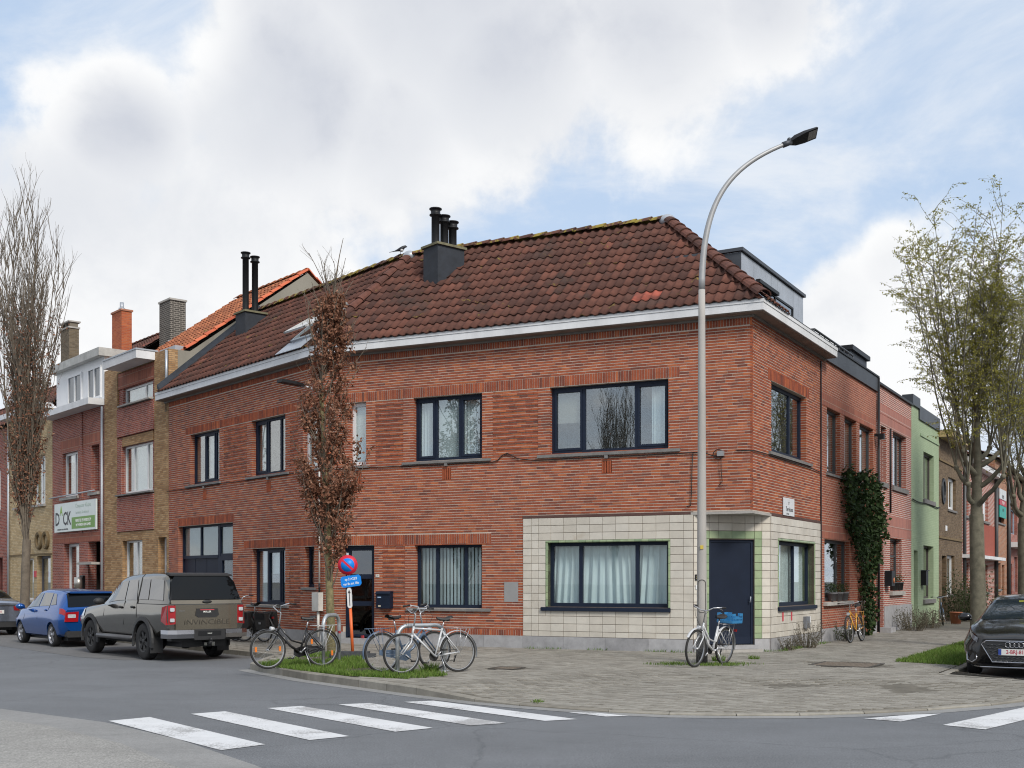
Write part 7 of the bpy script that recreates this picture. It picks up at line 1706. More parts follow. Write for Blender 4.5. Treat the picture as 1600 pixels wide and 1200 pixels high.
    for sd in (-1, 1):
        c_ = (bb[0] - sd * -.12 * -1, 0, 0); x_ = bb[0] + (.12 if sd < 0 else -.12); z_ = bb[2] + (-.11 if sd < 0 else .11); mb = MB(); mb.box((x_ - .04, min(sd * .08, sd * .17), z_ - .012), (x_ + .04, max(sd * .08, sd * .17), z_ + .012)); B(mb, 'pedal', M_saddle, ck)
    if chaing:
        mb = MB(); mb.prism([(-.08, r - .04), (-.08, r + .045), (.40, bb[2] + .10), (.53, bb[2] + .06), (.54, bb[2] - .05), (.44, bb[2] - .10)], -.06, -.046, lambda x, y, z: (x, z, y)); B(mb, 'chain_guard', M_bkblack if chaing is True else chaing)
    else:
        mb = MB(); mb.tube([(0, -.05, r + .045), (bb[0], -.05, bb[2] + .08)], .005, 4); mb.tube([(0, -.05, r - .045), (.04, -.05, r - .15), (bb[0], -.05, bb[2] - .08)], .005, 4); mb.tube([(.02, -.055, r - .05), (.05, -.06, r - .17)], .015, 5); B(mb, 'chain', M_saddle, kind='stuff')
    if guard is not None:
        for hx, a0, a1 in ((0, R(15), R(195)), (W, R(35), R(165)))[:gn]:
            mb = MB(); rr_ = r + .022
            def gf(u, v, hx=hx, a0=a0, a1=a1): an = a0 + (a1 - a0) * u; q = (v - .5) * 2; r2 = rr_ + .012 * (1 - q * q); return (hx + r2 * math.cos(an), .028 * q, r + r2 * math.sin(an))
            mb.grid(gf, 20, 4); B(mb, 'mudguard', guard)
    if rackm is not None:
        mb = MB(); zz = .755
        for sd in (-1, 1):
            mb.tube([(.20, sd * .05, zz + .01), (-.04, sd * .06, zz), (-.30, sd * .05, zz + .005)], .006, 5); mb.tube([(-.03, sd * .06, zz), (-.005, sd * .075, r)], .005, 5); mb.tube([(-.22, sd * .058, zz), (-.02, sd * .078, r + .02)], .005, 5)
        for x in (.12, -.05, -.18, -.30): mb.tube([(x, -.055, zz), (x, .055, zz)], .005, 5)
        B(mb, 'luggage_rack', rackm)
    if rearlamp:
        mb = MB(); mb.box((-.385, -.03, .60), (-.355, .03, .65)); B(mb, 'rear_lamp', M_red_l)
    if light:
        mb = MB(); mb.tube([(hb[0] + .07, 0, hb[2] + .06), (hb[0] + .15, 0, hb[2] + .06)], [.032, .042], 12); l_ = B(mb, 'head_lamp', M_bksil if light == 'silver' else M_bkwhite); mb = MB(); mb.tube([(hb[0] + .151, 0, hb[2] + .06), (hb[0] + .156, 0, hb[2] + .06)], .036, 12); B(mb, 'lens', M_clear_l, l_)
    if pann:
        for sd in (-1, 1):
            mb = MB(); pr = [(-.31, .75), (.06, .75), (.09, .70), (.05, .36), (-.02, .33), (-.26, .33), (-.33, .42)]; mb.prism(pr, sd * .08, sd * .21, lambda x, y, z: (x, z, y)); p_ = B(mb, 'pannier', M_saddle)
            mb = MB(); mb.prism([(-.27, .757), (.03, .757), (.03, .60), (-.27, .60)], sd * .211, sd * .22, lambda x, y, z: (x, z, y)); B(mb, 'flap', M_bkblack, p_); mb = MB(); mb.box((-.16, min(sd * .221, sd * .225), .48), (-.08, max(sd * .221, sd * .225), .53)); B(mb, 'reflective_patch', M_bksil, p_)
    if crate:
        mc = mat('blue_crate_plastic', (.035, .20, .42), .45, var=.1, scale=8); mb = MB(); x0, x1, y0, y1, z0, z1 = -.32, .06, -.16, .16, .775, .96
        mb.box((x0, y0, z0), (x1, y1, z0 + .012)); cr_ = B(mb, 'crate', mc)
        for nm, A, Bx in (('side', (x0, y0), (x1, y0)), ('side', (x0, y1), (x1, y1)), ('side', (x0, y0), (x0, y1)), ('side', (x1, y0), (x1, y1))):
            mb = MB(); hx_ = A[0] == Bx[0]; n = 5; L_ = (Bx[0] - A[0]) + (Bx[1] - A[1])
            def bx(u0, u1, zl, zh, th=.006):
                if hx_: mb.box((A[0] - th, A[1] + u0 * L_, zl), (A[0] + th, A[1] + u1 * L_, zh))
                else: mb.box((A[0] + u0 * L_, A[1] - th, zl), (A[0] + u1 * L_, A[1] + th, zh))
            bx(0, 1, z0 + .012, z0 + .05); bx(0, .3, z1 - .045, z1); bx(.7, 1, z1 - .045, z1); bx(.3, .7, z1 - .085, z1 - .055); bx(.0, 1, z0 + .085, z0 + .10)
            for u in (.0, .14, .29, .43, .57, .71, .86): bx(u, u + .045, z0 + .05, (z1 - .045) if (u < .25 or u > .65) else z1 - .085, .007)
            B(mb, 'crate_side', mc, cr_)
    mb = MB(); mb.tube([(.36, .05, .30), (.30, .15, .02)], .009, 5); B(mb, 'kickstand', M_bksil)
    return t
Z1 = zs(-1.5, 19.5)
bike('white trekking bicycle at the steel hoop nearest the kerb', (-.93, 19.95), (-1.86, 19.42), zs(-1.4, 19.6), M_bkwhite, 'diamond', R(3), M_bkwhite, M_bksil, 'swept', chaing=False, light=None, rearlamp=False, saddlez=.93, gn=1)
bike('blue grey bicycle with dark saddle behind the white trekking bicycle', (-2.22, 19.75), (-1.36, 20.38), zs(-1.8, 20), M_bkblue, 'low', R(-3), M_bkblue, M_bkblue, 'high', light='silver', chaing=M_bkblue, saddlez=.95)
bike('black step through bicycle with white luggage rack beside the tree', (-3.50, 21.25), (-4.20, 20.75), zs(-3.8, 21), M_bkblack, 'low', R(4), M_bkblack, M_bkwhite, 'high', light='white', refl=True, saddlez=.90)
bike('white bicycle with a blue crate leaning at the lamp post', (3.97, 21.62), (3.29, 20.80), zs(3.6, 21.2), M_bkwhite, 'low', R(-4), M_bkwhite, M_bksil, 'swept', crate=True, light='silver', chaing=False, saddlez=.90)
bike('orange yellow bicycle leaning on the wall below the ivy', (8.98, 29.55), (8.40, 28.62), zs(8.7, 29), M_bkyel, 'mid', R(6), None, M_bkyel, 'flat', light='silver', chaing=False, saddlez=.93)
bike('dark blue bicycle leaning on the green house', WB.P(19.1, .55, 0)[:2], WB.P(18.05, .75, 0)[:2], .17, M_bkblue, 'diamond', R(5), None, None, 'flat', chaing=False)
bike('black bicycle with panniers by the brick wall, left one of the pair', WA1.P(1.85, 1.25, 0)[:2], WA1.P(2.75, 1.65, 0)[:2], .165, M_bkblack, 'low', R(-3), M_bkblack, M_bkblack, 'high', pann=True, light='silver')
bike('black bicycle with panniers by the brick wall, right one of the pair', WA1.P(1.25, 1.0, 0)[:2], WA1.P(2.2, 1.25, 0)[:2], .165, M_bkblack, 'low', R(-5), M_bkblack, M_bkblack, 'high', pann=True, light='silver', rearlamp=True)
# steel hoops
M_hoop = mat('galvanised_hoop', (.42, .45, .47), .45, .6, var=.12, scale=6)
def hoop(label, a, b, h):
    z = zs(*a); t = thing('bicycle_hoop', label, 'bicycle rack', (a[0], a[1], z - .03), 0, 'bicycle hoops'); d = Vector((b[0] - a[0], b[1] - a[1], 0)); L = d.length; r = .2; mb = MB()
    def at(u, zz): q = d * (u / L); return (q.x, q.y, zz)
    pts = [at(0, 0), at(0, h - r)] + [at(r - r * math.cos(k * math.pi / 12), h - r + r * math.sin(k * math.pi / 12)) for k in range(1, 7)] + [at(L - r + r * math.sin(k * math.pi / 12), h - r + r * math.cos(k * math.pi / 12)) for k in range(0, 7)] + [at(L, 0)]
    mb.tube(pts, .036, 10); mb.build('hoop_tube', M_hoop, t, world=False)
    for u in (0, L):
        p = at(u, 0); mb = MB(); mb.lathe([(.001, .045), (.085, .045), (.09, .03), (.09, 0)], 12, lambda x, y, z: (p[0] + x, p[1] + y, z)); mb.build('foot_plate', M_hoop, t, world=False)
hoop('steel bicycle hoop between the white and the blue grey bicycle', (-1.95, 19.62), (-1.18, 20.15), .84)
hoop('steel bicycle hoop behind the rear wheel of the black bicycle', (-3.56, 21.75), (-3.36, 22.40), .95)
# ------------------------------------------------------------------ parking sign
SX, SY = -3.28, 23.75; zS = zs(SX, SY)
sg = thing('parking_sign', 'tilted orange sign pole with no parking disc and blue plate on a rubber base', 'road sign', (SX, SY, zS)); tl = Matrix.Rotation(R(-3.0), 4, 'Y')
def TP_(x, y, z): v = tl @ Vector((x, y, z)); return (v.x, v.y, v.z)
mb = MB(); mb.tube([TP_(0, 0, .04), TP_(0, 0, 1.05)], .032, 8); mb.build('orange_pole', mat('orange_pole_paint', (.66, .13, .03), .5, var=.1), sg, world=False)
mb = MB(); mb.tube([TP_(0, 0, 1.05), TP_(0, 0, 2.15)], .028, 8); mb.build('steel_pole', M_zinc, sg, world=False)
mb = MB(); mb.prism([(-.42, -.2), (.42, -.2), (.47, -.1), (.47, .1), (.42, .2), (-.42, .2), (-.47, .1), (-.47, -.1)], 0, .07); mb.prism([(-.34, -.13), (.34, -.13), (.34, .13), (-.34, .13)], .071, .12); mb.build('rubber_base', mat('recycled_rubber', (.05, .055, .06), .9, var=.3, scale=14, bump=.5, bscale=80), sg, world=False)
def disc(name, mtl, r, y0, y1, cz, parent, sx=1.0, n=28): mb = MB(); mb.lathe([(.0005, y0), (r, y0), (r, y1), (.0005, y1)], n, lambda x, y, z: TP_(x * sx, -z, cz + y)); return mb.build(name, mtl, parent, world=False)
M_sr = mat('sign_red', (.55, .015, .04), .35, var=.05); M_sb = mat('sign_blue', (.005, .20, .66), .4, var=.05, spec=.3); M_sw = mat('sign_white', (.62, .62, .62), .4, var=.05)
dsc = disc('sign_disc', M_sr, .205, .045, .06, 1.90, sg); disc('blue_field', M_sb, .14, .0605, .064, 1.90, dsc)
mb = MB(); c45 = math.cos(R(45)); q = [(-.145, .022), (.145, .022), (.145, -.022), (-.145, -.022)]
vv = [TP_(x * c45 + y * c45, -.068, 1.90 - x * c45 + y * c45) for x, y in q] + [TP_(x * c45 + y * c45, -.0645, 1.90 - x * c45 + y * c45) for x, y in q]; mb.add(vv, [(0, 1, 2, 3), (7, 6, 5, 4), (0, 4, 5, 1), (1, 5, 6, 2), (2, 6, 7, 3), (3, 7, 4, 0)]); mb.build('red_bar', M_sr, dsc, world=False)
mb = MB(); tb = Matrix.Rotation(R(-5), 4, 'Y')
def rr4(w, h, c): return [(-w + c, -h), (w - c, -h), (w, -h + c), (w, h - c), (w - c, h), (-w + c, h), (-w, h - c), (-w, -h + c)]
PBZ = 1.565
pts = [tb @ Vector((x, 0, z)) for x, z in rr4(.21, .115, .04)]; vv = [TP_(p.x + .05, -.055, PBZ + p.z) for p in pts] + [TP_(p.x + .05, -.045, PBZ + p.z) for p in pts]; n = 8
mb.add(vv, [tuple(range(n)), tuple(range(n, 16))[::-1]] + [(i, (i + 1) % n, n + (i + 1) % n, n + i) for i in range(n)]); bp = mb.build('blue_plate', M_sb, sg, world=False)
for txt, zz, sz in (('op 21+22/3', .045, .07), ('van 8u tot 18u', -.05, .07)):
    M = Matrix.Translation(Vector(TP_(.05, -.0565, PBZ + zz))) @ tb @ tl @ Matrix.Rotation(R(90), 4, 'X'); text_mesh('handwriting', txt, sz, M_swh, bp, M, .0008, xs=.78, bold=.001)
mb = MB(); pts = [(.05 * math.cos(R(a)), .16 + .05 * math.sin(R(a))) for a in range(0, 181, 30)] + [(.05 * math.cos(R(a)), -.16 + .05 * math.sin(R(a))) for a in range(180, 361, 30)]; n = len(pts)
vv = [TP_(x, -.045, 1.22 + z) for x, z in pts] + [TP_(x, -.035, 1.22 + z) for x, z in pts]; mb.add(vv, [tuple(range(n)), tuple(range(n, 2 * n))[::-1]] + [(i, (i + 1) % n, n + (i + 1) % n, n + i) for i in range(n)]); ap = mb.build('arrow_plate', M_sw, sg, world=False)
mb = MB(); vv = [TP_(x, -.047, 1.22 + z) for x, z in ((-.008, -.16), (.008, -.16), (.008, .10), (.032, .10), (0, .17), (-.032, .10), (-.008, .10))]; mb.add(vv, [tuple(range(7))]); mb.build('arrow', M_ink, ap, world=False)
# ------------------------------------------------------------------ lamp post
LX, LY = 3.60, 21.85; zL = zs(LX, LY)
lp = thing('lamp_post', 'tall grey concrete lamp post with curved arm in front of the corner door', 'street lamp', (LX, LY, zL - .02))
M_post = mat('grey_concrete_post', (.37, .355, .335), .8, var=.22, scale=1.3, bump=.35, bscale=70, streak=True)
pts = [(0, 0, .5 + i * .55) for i in range(13)]; rd = [.098 - .035 * i / 12 for i in range(13)]
mb = MB(); mb.tube(pts, rd, 16); mb.build('post', M_post, lp, world=False)
mb = MB(); mb.tube([(0, 0, 0), (0, 0, .50)], [.112, .106], 16); mb.build('base_sleeve', mat('tarred_base', (.045, .045, .045), .8, var=.5, scale=6), lp, world=False)
mb = MB(); arc = [(0, 0, 6.3)] + [(.0 + .0, 0, 7.2)]
ctrl = [Vector((0, 0, 7.08)), Vector((0, 0, 8.75)), Vector((.45, .05, 9.45)), Vector((1.70, .25, 9.98))]
def bz(t): a = 1 - t; return ctrl[0] * a ** 3 + ctrl[1] * 3 * a * a * t + ctrl[2] * 3 * a * t * t + ctrl[3] * t ** 3
mb = MB(); mb.tube([tuple(bz(i / 22)) for i in range(23)], [.0615 - .024 * i / 22 for i in range(23)], 14); mb.build('curved_arm', M_zinc_a if 'M_zinc_a' in globals() else mat('grey_arm_steel', (.33, .335, .34), .5, .3, var=.12, scale=3), lp, world=False)
mb = MB(); e = bz(1); d_ = (bz(1) - bz(.97)).normalized(); mb.tube([tuple(e - d_ * .12), tuple(e + d_ * .06)], .055, 10); mb.ball(tuple(e + Vector((.02, 0, .06))), .045, 6); mb.build('arm_joint', M_dzinc, lp, world=False)
mb = MB(); u = d_; sd = Vector((0, 1, 0)); sd = (sd - u * sd.dot(u)).normalized(); upv = sd.cross(u) * -1 if (sd.cross(u)).z < 0 else sd.cross(u)
# luminaire: wedge body, slightly rolled to show its underside
rl = Matrix.Rotation(R(-28), 3, u); sd = rl @ sd; upv = rl @ upv
def hp_(a, b, c): return tuple(e + u * a + sd * b + upv * c)
secs = [(.02, .045, -.03, .035), (.16, .10, -.04, .055), (.36, .13, -.035, .05), (.62, .13, -.03, .025)]
vv = []
for a, w_, l_, h_ in secs: vv += [hp_(a, -w_, l_), hp_(a, w_, l_), hp_(a, w_ * .8, h_), hp_(a, -w_ * .8, h_)]
mb.add(vv, [(4 * i + k, 4 * i + (k + 1) % 4, 4 * i + 4 + (k + 1) % 4, 4 * i + 4 + k) for i in range(3) for k in range(4)] + [(0, 3, 2, 1), (12, 13, 14, 15)]); lh = mb.build('lamp_head', M_black, lp, world=False)
mb = MB(); mb.add([hp_(.42, -.10, -.036), hp_(.42, .10, -.036), hp_(.60, .10, -.034), hp_(.60, -.10, -.034)], [(0, 1, 2, 3)]); mb.build('lens', mat('lamp_lens', (.22, .21, .19), .3, var=.3, scale=20), lh, world=False)
mb = MB(); mb.tube([hp_(.2, 0, .05), hp_(.2, 0, .10)], .04, 8); mb.build('sensor_cap', M_zinc, lh, world=False)
# access hatch outline facing the street
vr = n2(-LX, -LY); side_ = (-vr[1], vr[0]); mb = MB(); hz0, hz1, hw_ = .98, 1.60, .07
def ph(x, z): k = math.sqrt(max(0, .099 ** 2 - x * x)); return (side_[0] * x + vr[0] * k, side_[1] * x + vr[1] * k, z)
lp_pts = [ph(hw_ * math.cos(R(a)), hz1 - .06 + .06 * math.sin(R(a))) for a in range(0, 181, 20)] + [ph(hw_ * math.cos(R(a)), hz0 + .06 + .06 * math.sin(R(a))) for a in range(180, 361, 20)]; lp_pts.append(lp_pts[0])
mb.tube(lp_pts, .006, 4, cap=False); mb.build('hatch', mat('hatch_gap', (.08, .075, .07), .9), lp, world=False)
mb = MB(); q = ph(.0, 2.2); mb.box((q[0] - .03, q[1] - .004, 2.18), (q[0] + .03, q[1] + .006, 2.25)); mb.build('tag', mat('yellow_tag', (.5, .38, .05), .6), lp, world=False)
# ================================================================== trees and plants
M_bark = mat('grey_bark', (.145, .12, .092), .95, var=.35, scale=7, bump=.8, bscale=25)
M_barkg = mat('greenish_bark', (.135, .125, .09), .95, var=.4, scale=6, bump=.8, bscale=25)
M_barky = mat('lichen_bark', (.19, .165, .085), .95, var=.5, scale=9, bump=.8, bscale=30)
M_lbrown = leaf_mat('withered_leaf', [(.10, .044, .026), (.19, .085, .05), (.27, .13, .08), (.36, .20, .13)], .25)
M_lspring = leaf_mat('spring_leaf', [(.17, .165, .03), (.27, .26, .05), (.36, .34, .08), (.42, .39, .12)], .45)
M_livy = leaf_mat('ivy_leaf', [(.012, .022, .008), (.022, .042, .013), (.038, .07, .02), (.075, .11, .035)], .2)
M_lshrub = leaf_mat('grey_shrub_leaf', [(.08, .08, .055), (.13, .125, .09), (.17, .16, .12)], .2)
def leafq(mb, p, s, rr, r=None, asp=.6, droop=0.0):
    a, b = rr.uniform(0, 6.283), rr.uniform(-.9, .9) - droop; u = Vector((math.cos(a) * math.cos(b), math.sin(a) * math.cos(b), math.sin(b))); v = u.orthogonal().normalized(); v = (Matrix.Rotation(rr.uniform(0, 6.28), 3, u) @ v) * s * asp * .5; u = u * s
    n = u.cross(v).normalized() * s * .12; p = Vector(p)
    mb.add([tuple(p), tuple(p + u * .5 + v + n), tuple(p + u), tuple(p + u * .5 - v + n)], [(0, 1, 2), (0, 2, 3)], r=min(1, max(0, rr.gauss(.5, .25) if r is None else r)))
def limb(mb, p, d, L, r0, r1, rr, n=5, wob=.12, up=0.0, sides=5):
    pts = [Vector(p)]; d = d.normalized(); rad = [r0]
    for i in range(n):
        d = (d + Vector((rr.gauss(0, wob), rr.gauss(0, wob), rr.gauss(0, wob * .5) + up))).normalized(); pts.append(pts[-1] + d * (L / n)); rad.append(r0 + (r1 - r0) * (i + 1) / n)
    mb.tube([tuple(q) for q in pts], rad, sides, cap=False); return pts, rad, d
def at_len(pts, f):
    k = f * (len(pts) - 1); i = min(len(pts) - 2, int(k)); return pts[i].lerp(pts[i + 1], k - i), (pts[i + 1] - pts[i]).normalized()
# --- brown leaved columnar tree in the middle
def column_tree(label, base, H, rt, seed, leafn, w_at, z_lo, z_hi):
    rr = random.Random(seed); t = thing('columnar_tree', label, 'tree', (base[0], base[1], zs(*base) - .03)); mb = MB()
    tp, tr, _ = limb(mb, (0, 0, 0), Vector((0, 0, 1)), H * .62, rt, rt * .42, rr, 9, .012, .02, 10); mb.build('trunk', M_barky, t, world=False)
    mb = MB(); lf = MB(); l2, _, _ = limb(mb, tp[-1], Vector((0, 0, 1)), H * .38, rt * .42, .006, rr, 9, .05, .05, 5)
    chain = tp + l2[1:]
    tw = []
    for i in range(110):
        f = rr.uniform(.10, .80); p, d = at_len(chain, f); z = p.z; a = rr.uniform(0, 6.283); w = w_at(z)
        L = rr.uniform(.7, 1.25) * (1.5 if f < .6 else 1.0); q, _, dd = limb(mb, p, Vector((math.cos(a) * .62, math.sin(a) * .62, 1.15)), L, .02 * (1.1 - f * .6), .005, rr, 5, .10, .10, 4)
        for _ in range(5):
            s_, d2 = at_len(q, rr.uniform(.3, 1)); a2 = rr.uniform(0, 6.283); g, _, _ = limb(mb, s_, d2 + Vector((math.cos(a2) * .8, math.sin(a2) * .8, .3)), rr.uniform(.2, .45), .005, .002, rr, 3, .15, 0, 3); tw.append(g)
        tw.append(q)
    n = 0
    while n < leafn:
        g = rr.choice(tw); p, _ = at_len(g, rr.uniform(.25, 1)); w = w_at(p.z)
        if p.z < z_lo or p.z > z_hi or math.hypot(p.x, p.y) > w * rr.uniform(.85, 1.25): n += .25; continue
        leafq(lf, p + Vector((rr.gauss(0, .05), rr.gauss(0, .05), rr.gauss(0, .05))), rr.uniform(.06, .115), rr, None, .62, .5); n += 1
    mb.build('crown', M_bark, t, world=False); o = lf.build('leaves', M_lbrown, t, world=False, kind='stuff'); return t
def w_mid(z): return max(.10, .70 * min(1, max(.45, (z - 1.3) / 1.7)) * (1 - max(0, (z - 4.9)) / 4.4))
column_tree('slender columnar tree full of withered brown leaves in front of the brick wall', (-3.95, 25.2), 9.2, .10, 5, 11000, w_mid, 1.75, 7.9)
# --- bare fastigiate tree on the left
def fan_tree(name, label, base, H, rt, seed, leafn, zf, spread, cat='tree'):
    rr = random.Random(seed); t = thing(name, label, cat, (base[0], base[1], .08)); mb = MB(); tp, _, _ = limb(mb, (0, 0, 0), Vector((0, 0, 1)), zf, rt, rt * .8, rr, 6, .01, .02, 12); mb.build('trunk', M_bark, t, world=False)
    mb = MB(); lf = MB(); tw = []; mains = []
    q, _, _ = limb(mb, tp[-1], Vector((.02, 0, 1)), H - zf - .6, rt * .5, .010, rr, 12, .02, .03, 7); mains.append(q)
    for i in range(40):
        f = rr.random() ** 1.2; p, _ = at_len(tp + q[1:5], .45 + .5 * f); a = 2 * math.pi * i / 40 * 7 + rr.uniform(-.3, .3); sp = spread * rr.uniform(.35, 1.0)
        g, _, _ = limb(mb, p, Vector((math.cos(a) * sp, math.sin(a) * sp, 1)), (H - p.z) * rr.uniform(.6, 1.0), rt * rr.uniform(.13, .26), .006, rr, 9, .04, .06, 5); mains.append(g)
    for g in mains:
        for _ in range(19):
            p, d = at_len(g, rr.uniform(.08, .99)); a = rr.uniform(0, 6.283); h, _, _ = limb(mb, p, d + Vector((math.cos(a) * .42, math.sin(a) * .42, .25)), rr.uniform(.6, 1.7), .014, .004, rr, 5, .09, .12, 4); tw.append(h)
            for _ in range(4):
                p2, d2 = at_len(h, rr.uniform(.2, .95)); a = rr.uniform(0, 6.283); k, _, _ = limb(mb, p2, d2 + Vector((math.cos(a) * .5, math.sin(a) * .5, .3)), rr.uniform(.25, .7), .006, .0025, rr, 3, .12, .1, 3); tw.append(k)
    for _ in range(leafn):
        g = rr.choice(tw); p, _ = at_len(g, rr.uniform(.2, 1))
        if rr.random() < min(1, .25 + max(0, (p.z - zf - 1.5) / (H - zf)) * 1.3): continue
        leafq(lf, p, rr.uniform(.06, .11), rr, None, .6, .5)
    mb.build('crown', M_bark, t, world=False); lf.build('leaves', M_lbrown, t, world=False, kind='stuff'); return t
fan_tree('bare_tree', 'tall bare upright tree with a few brown leaves behind the blue hatchback', (-14.95, 35.3), 13.3, .15, 8, 26000, 2.9, .14)
# --- pollarded spring tree on the right and the next one behind it
def vase_tree(label, base, H, rt, zf, R_, seed, leafn):
    rr = random.Random(seed); t = thing('pollarded_tree', label, 'tree', (base[0], base[1], .1), 0, 'street trees along the right verge'); mb = MB()
    tp, _, _ = limb(mb, (0, 0, 0), Vector((0, 0, 1)), zf, rt, rt * .85, rr, 8, .012, .02, 14)
    mb.tube([(0, 0, -.05), (0, 0, .35)], [rt * 1.3, rt], 14); mb.build('trunk', M_barkg, t, world=False)
    mb = MB(); lf = MB(); tw = []; arms = []
    q, _, _ = limb(mb, tp[-1], Vector((.03, 0, 1)), 2.2, rt * .72, rt * .34, rr, 5, .04, .02, 10)
    for i in range(9):
        a = 2 * math.pi * i / 9 + rr.uniform(-.25, .25); p, _ = at_len(tp[-2:] + q[1:], rr.uniform(.2, .75)); L = rr.uniform(.5, 1.15)
        g, rd_, d = limb(mb, p, Vector((math.cos(a), math.sin(a), .45)), L, rt * .36, rt * .22, rr, 5, .2, .14, 8); mb.ball(tuple(g[-1]), rt * .36, 6); arms.append((g[-1], d, a))
    arms.append((q[-1], Vector((0, 0, 1)), 0)); arms.append((q[-2], Vector((.2, .1, 1)), 1)); arms.append((q[-1], Vector((-.2, .1, 1)), 2))
    for p, d, a in arms:
        for k in range(3):
            a2 = rr.uniform(0, 6.283); out = Vector((d.x, d.y, 0)) * rr.uniform(.05, .5)
            v = Vector((math.cos(a2) * .20, math.sin(a2) * .20, 1.0)) + out; L = (H - p.z) * rr.uniform(.55, 1.0)
            g, _, _ = limb(mb, p, v, L, rt * .13, .005, rr, 9, .05, .03, 5)
            for _ in range(24):
                s_, d2 = at_len(g, rr.uniform(.12, 1)); a3 = rr.uniform(0, 6.283); h, _, _ = limb(mb, s_, d2 * .7 + Vector((math.cos(a3) * .75, math.sin(a3) * .75, .15)), rr.uniform(.4, 1.15), .008, .0022, rr, 5, .12, -.01, 4); tw.append(h)
                for _ in range(3):
                    s2, d3 = at_len(h, rr.uniform(.3, 1)); a4 = rr.uniform(0, 6.283); k_, _, _ = limb(mb, s2, d3 * .6 + Vector((math.cos(a4) * .8, math.sin(a4) * .8, -.1)), rr.uniform(.2, .55), .005, .002, rr, 3, .12, -.08, 3); tw.append(k_)
    for _ in range(leafn):
        g = rr.choice(tw); p, _ = at_len(g, rr.uniform(.15, 1)); leafq(lf, p + Vector((rr.gauss(0, .02), rr.gauss(0, .02), rr.gauss(0, .02))), rr.uniform(.03, .07), rr, None, .5, .6)
    mb.build('crown', M_barkg, t, world=False); lf.build('leaves', M_lspring, t, world=False, kind='stuff'); return t
vase_tree('pollarded street tree with fresh yellow green leaves behind the black hatchback', WB.P(5.9, 3.6, 0)[:2], 10.6, .19, 3.2, 2, 15, 46000)
vase_tree('second pollarded street tree farther along at the right edge', WB.P(15.5, 3.6, 0)[:2], 9.6, .22, 3.4, 2, 16, 9000)
fan_tree('bare_tree', 'bare tree beyond the crossing mirrored in the house windows', (-24.6, -.6), 12.5, .16, 18, 3000, 2.6, .22)
vase_tree('pollarded street tree across the side street outside the right edge', (17.5, 15.5), 10.5, .30, 3.2, 2, 19, 5000)
# --- ivy on the annex
def leafmass(name, label, cat, w, poly, n, dmax, m_, size, seed, group=None):
    rr = random.Random(seed); c = [sum(p[0] for p in poly) / len(poly), sum(p[1] for p in poly) / len(poly)]; t = thing(name, label, cat, w.P(c[0], .05, .17), 0, group); mb = MB(); k = 0; off = Vector(t.location)
    xs = [p[0] for p in poly]; ys = [p[1] for p in poly]
    while k < n:
        s, z = rr.uniform(min(xs), max(xs)), rr.uniform(min(ys), max(ys))
        e = .22 * mnoise.noise(Vector((s * 1.7, z * 1.7, 3)))
        if not pin((s + e, z + e), poly): continue
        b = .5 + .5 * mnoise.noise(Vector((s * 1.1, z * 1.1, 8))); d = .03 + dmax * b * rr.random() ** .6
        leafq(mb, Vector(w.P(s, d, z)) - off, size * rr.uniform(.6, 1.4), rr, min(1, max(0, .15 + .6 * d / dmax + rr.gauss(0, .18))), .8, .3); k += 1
    mb.build('foliage', m_, t, world=False, kind='stuff')
    mb = MB()
    for _ in range(5):
        s = c[0] + rr.uniform(-.4, .4); mb.tube([tuple(Vector(w.P(s + rr.uniform(-.1, .1) * i, .04, .15 + i * .5)) - off) for i in range(int((max(ys)) / .5))], .018, 4)
    mb.build('stems', M_bark, t, world=False, kind='stuff'); return t
leafmass('ivy', 'dark green ivy climbing the red annex between window and door', 'ivy', WB, [(6.8, 4.3), (7.3, 4.75), (8.6, 4.65), (9.6, 4.95), (11.0, 4.5), (11.9, 3.8), (11.6, 3.1), (10.9, 2.7), (10.9, 2.2), (10.2, 1.9), (10.1, 1.3), (10.5, .7), (10.0, .2), (9.3, .2), (9.2, 1.2), (8.9, 2.0), (8.3, 2.6), (7.7, 3.1), (7.2, 3.7)], 3900, .48, M_livy, .115, 51)
# --- shrubs, pots
def shrub(name, label, p, rx, h, n, m_, seed, stalk=True, leaf=.035, group='small plants along the side street'):
    rr = random.Random(seed); t = thing(name, label, 'plant', (p[0], p[1], zs(p[0], p[1]) - .01), 0, group); mb = MB(); lf = MB()
    for _ in range(n):
        a = rr.uniform(0, 6.28); q = rx * math.sqrt(rr.random()); b = Vector((q * .5 * math.cos(a), q * .5 * math.sin(a), 0)); g, _, _ = limb(mb, b, Vector((math.cos(a) * q / rx * .6, math.sin(a) * q / rx * .6, 1)), h * rr.uniform(.5, 1.1), .005, .002, rr, 4, .12, .05, 3)
        for _ in range(9):
            s, _ = at_len(g, rr.uniform(.15, 1)); leafq(lf, s, leaf * rr.uniform(.7, 1.5), rr, None, .4, -.4)
    mb.build('stalks', mat('dry_stalk', (.12, .10, .07), .9, var=.2), t, world=False, kind='stuff'); lf.build('foliage', m_, t, world=False, kind='stuff'); return t
M_lgreen = leaf_mat('garden_leaf', [(.02, .035, .012), (.04, .065, .02), (.07, .10, .035)], .2)
shrub('lavender_shrub', 'grey lavender shrub at the plinth below the side shop window', WB.P(3.0, .3, 0)[:2], .42, .62, 80, M_lshrub, 61); shrub('lavender_shrub', 'low grey green shrub at the cut corner right of the navy door', WB.P(1.75, .25, 0)[:2], .25, .34, 40, M_lshrub, 62)
shrub('lavender_shrub', 'dark shrub under the orange yellow bicycle', WB.P(6.6, .3, 0)[:2], .4, .45, 50, M_lgreen, 63, leaf=.05)
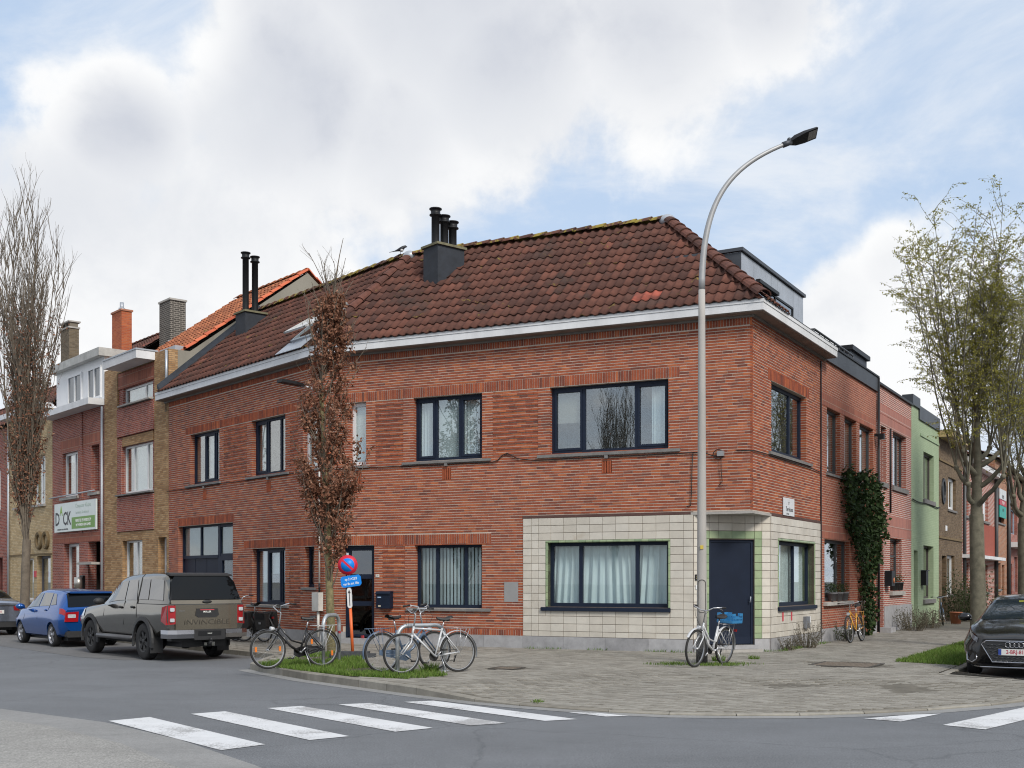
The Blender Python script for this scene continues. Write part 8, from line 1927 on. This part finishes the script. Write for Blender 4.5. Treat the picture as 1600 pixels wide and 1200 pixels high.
shrub('lavender_shrub', 'dry grey shrub in front of the striped red house', WB.P(13.6, .6, 0)[:2], .7, .75, 110, M_lshrub, 64, leaf=.05); shrub('lavender_shrub', 'reddish dry shrub between the striped red house and the green house', WB.P(16.2, .6, 0)[:2], .7, .65, 90, M_lshrub, 65, leaf=.05)
shrub('climbing_shrub', 'tall green shrub before the brown house', WB.P(23.2, .5, 0)[:2], .7, 2.1, 150, M_lgreen, 66, leaf=.10); shrub('climbing_shrub', 'round green shrub at the corner of the brown house', WB.P(25.6, .6, 0)[:2], .9, 1.5, 150, M_lgreen, 67, leaf=.10)
def pot(label, p, z, r, h, mtl, seed, plant=True, grp='flower pots'):
    t = thing('flower_pot', label, 'flower pot', (p[0], p[1], z), 0, grp); mb = MB(); mb.lathe([(.001, 0), (r * .75, 0), (r, h), (r * 1.05, h), (r * 1.05, h - .03), (r * .9, h - .03), (.001, h - .03)], 14); mb.build('pot', mtl, t, world=False)
    if plant:
        rr = random.Random(seed); lf = MB()
        for _ in range(120): leafq(lf, (rr.gauss(0, r * .5), rr.gauss(0, r * .5), h + rr.random() * r * 1.6), .06, rr, None, .3, -.6)
        lf.build('foliage', M_lgreen, t, world=False, kind='stuff')
M_pot = mat('grey_pot', (.16, .16, .17), .7, var=.15); M_terra = mat('terracotta', (.36, .13, .07), .85, var=.15)
for i, s in enumerate((6.4, 7.0, 7.6)): pot(['leftmost grey pot on the sill of the red annex window', 'middle grey pot on the sill of the red annex window', 'rightmost grey pot on the sill of the red annex window'][i], WB.P(s, .0, 0)[:2], 1.185, .13, .22, M_pot, 70 + i)
for i, s in enumerate((13.8, 14.6)): pot(['left planter on the sill of the striped red house', 'right planter on the sill of the striped red house'][i], WB.P(s, .0, 0)[:2], 1.405, .14, .26, M_dgrey, 75 + i)
pot('terracotta pot on the pavement beside the dark blue bicycle', WB.P(20.3, .8, 0)[:2], .17, .22, .42, M_terra, 80, False)
# --- magpie on the ridge
mg = thing('magpie', 'black and white magpie perched on the roof ridge left of the triple flue chimney', 'bird', (RK2[0] - .28, RK2[1] + .12, RK2[2] + .12))
mb = MB(); bodyp = [(-.30, .0, .03), (-.16, 0, .06), (-.08, 0, .085), (0, 0, .11), (.07, 0, .15), (.11, 0, .185), (.145, 0, .19), (.19, 0, .18)]; mb.tube(bodyp, [.006, .012, .03, .055, .055, .035, .034, .004], 10); mb.tube([(.0, .02, .06), (.0, .02, -.02)], .005, 4); mb.tube([(.0, -.02, .06), (.0, -.02, -.02)], .005, 4)
mb.build('body', mat('black_feathers', (.012, .013, .018), .5, var=.2), mg, world=False); mb = MB(); mb.ball((.035, 0, .095), .052, 8, sc=(1.1, 1.05, .95)); mb.build('white_belly', mat('white_feathers', (.6, .6, .6), .7), mg, world=False)
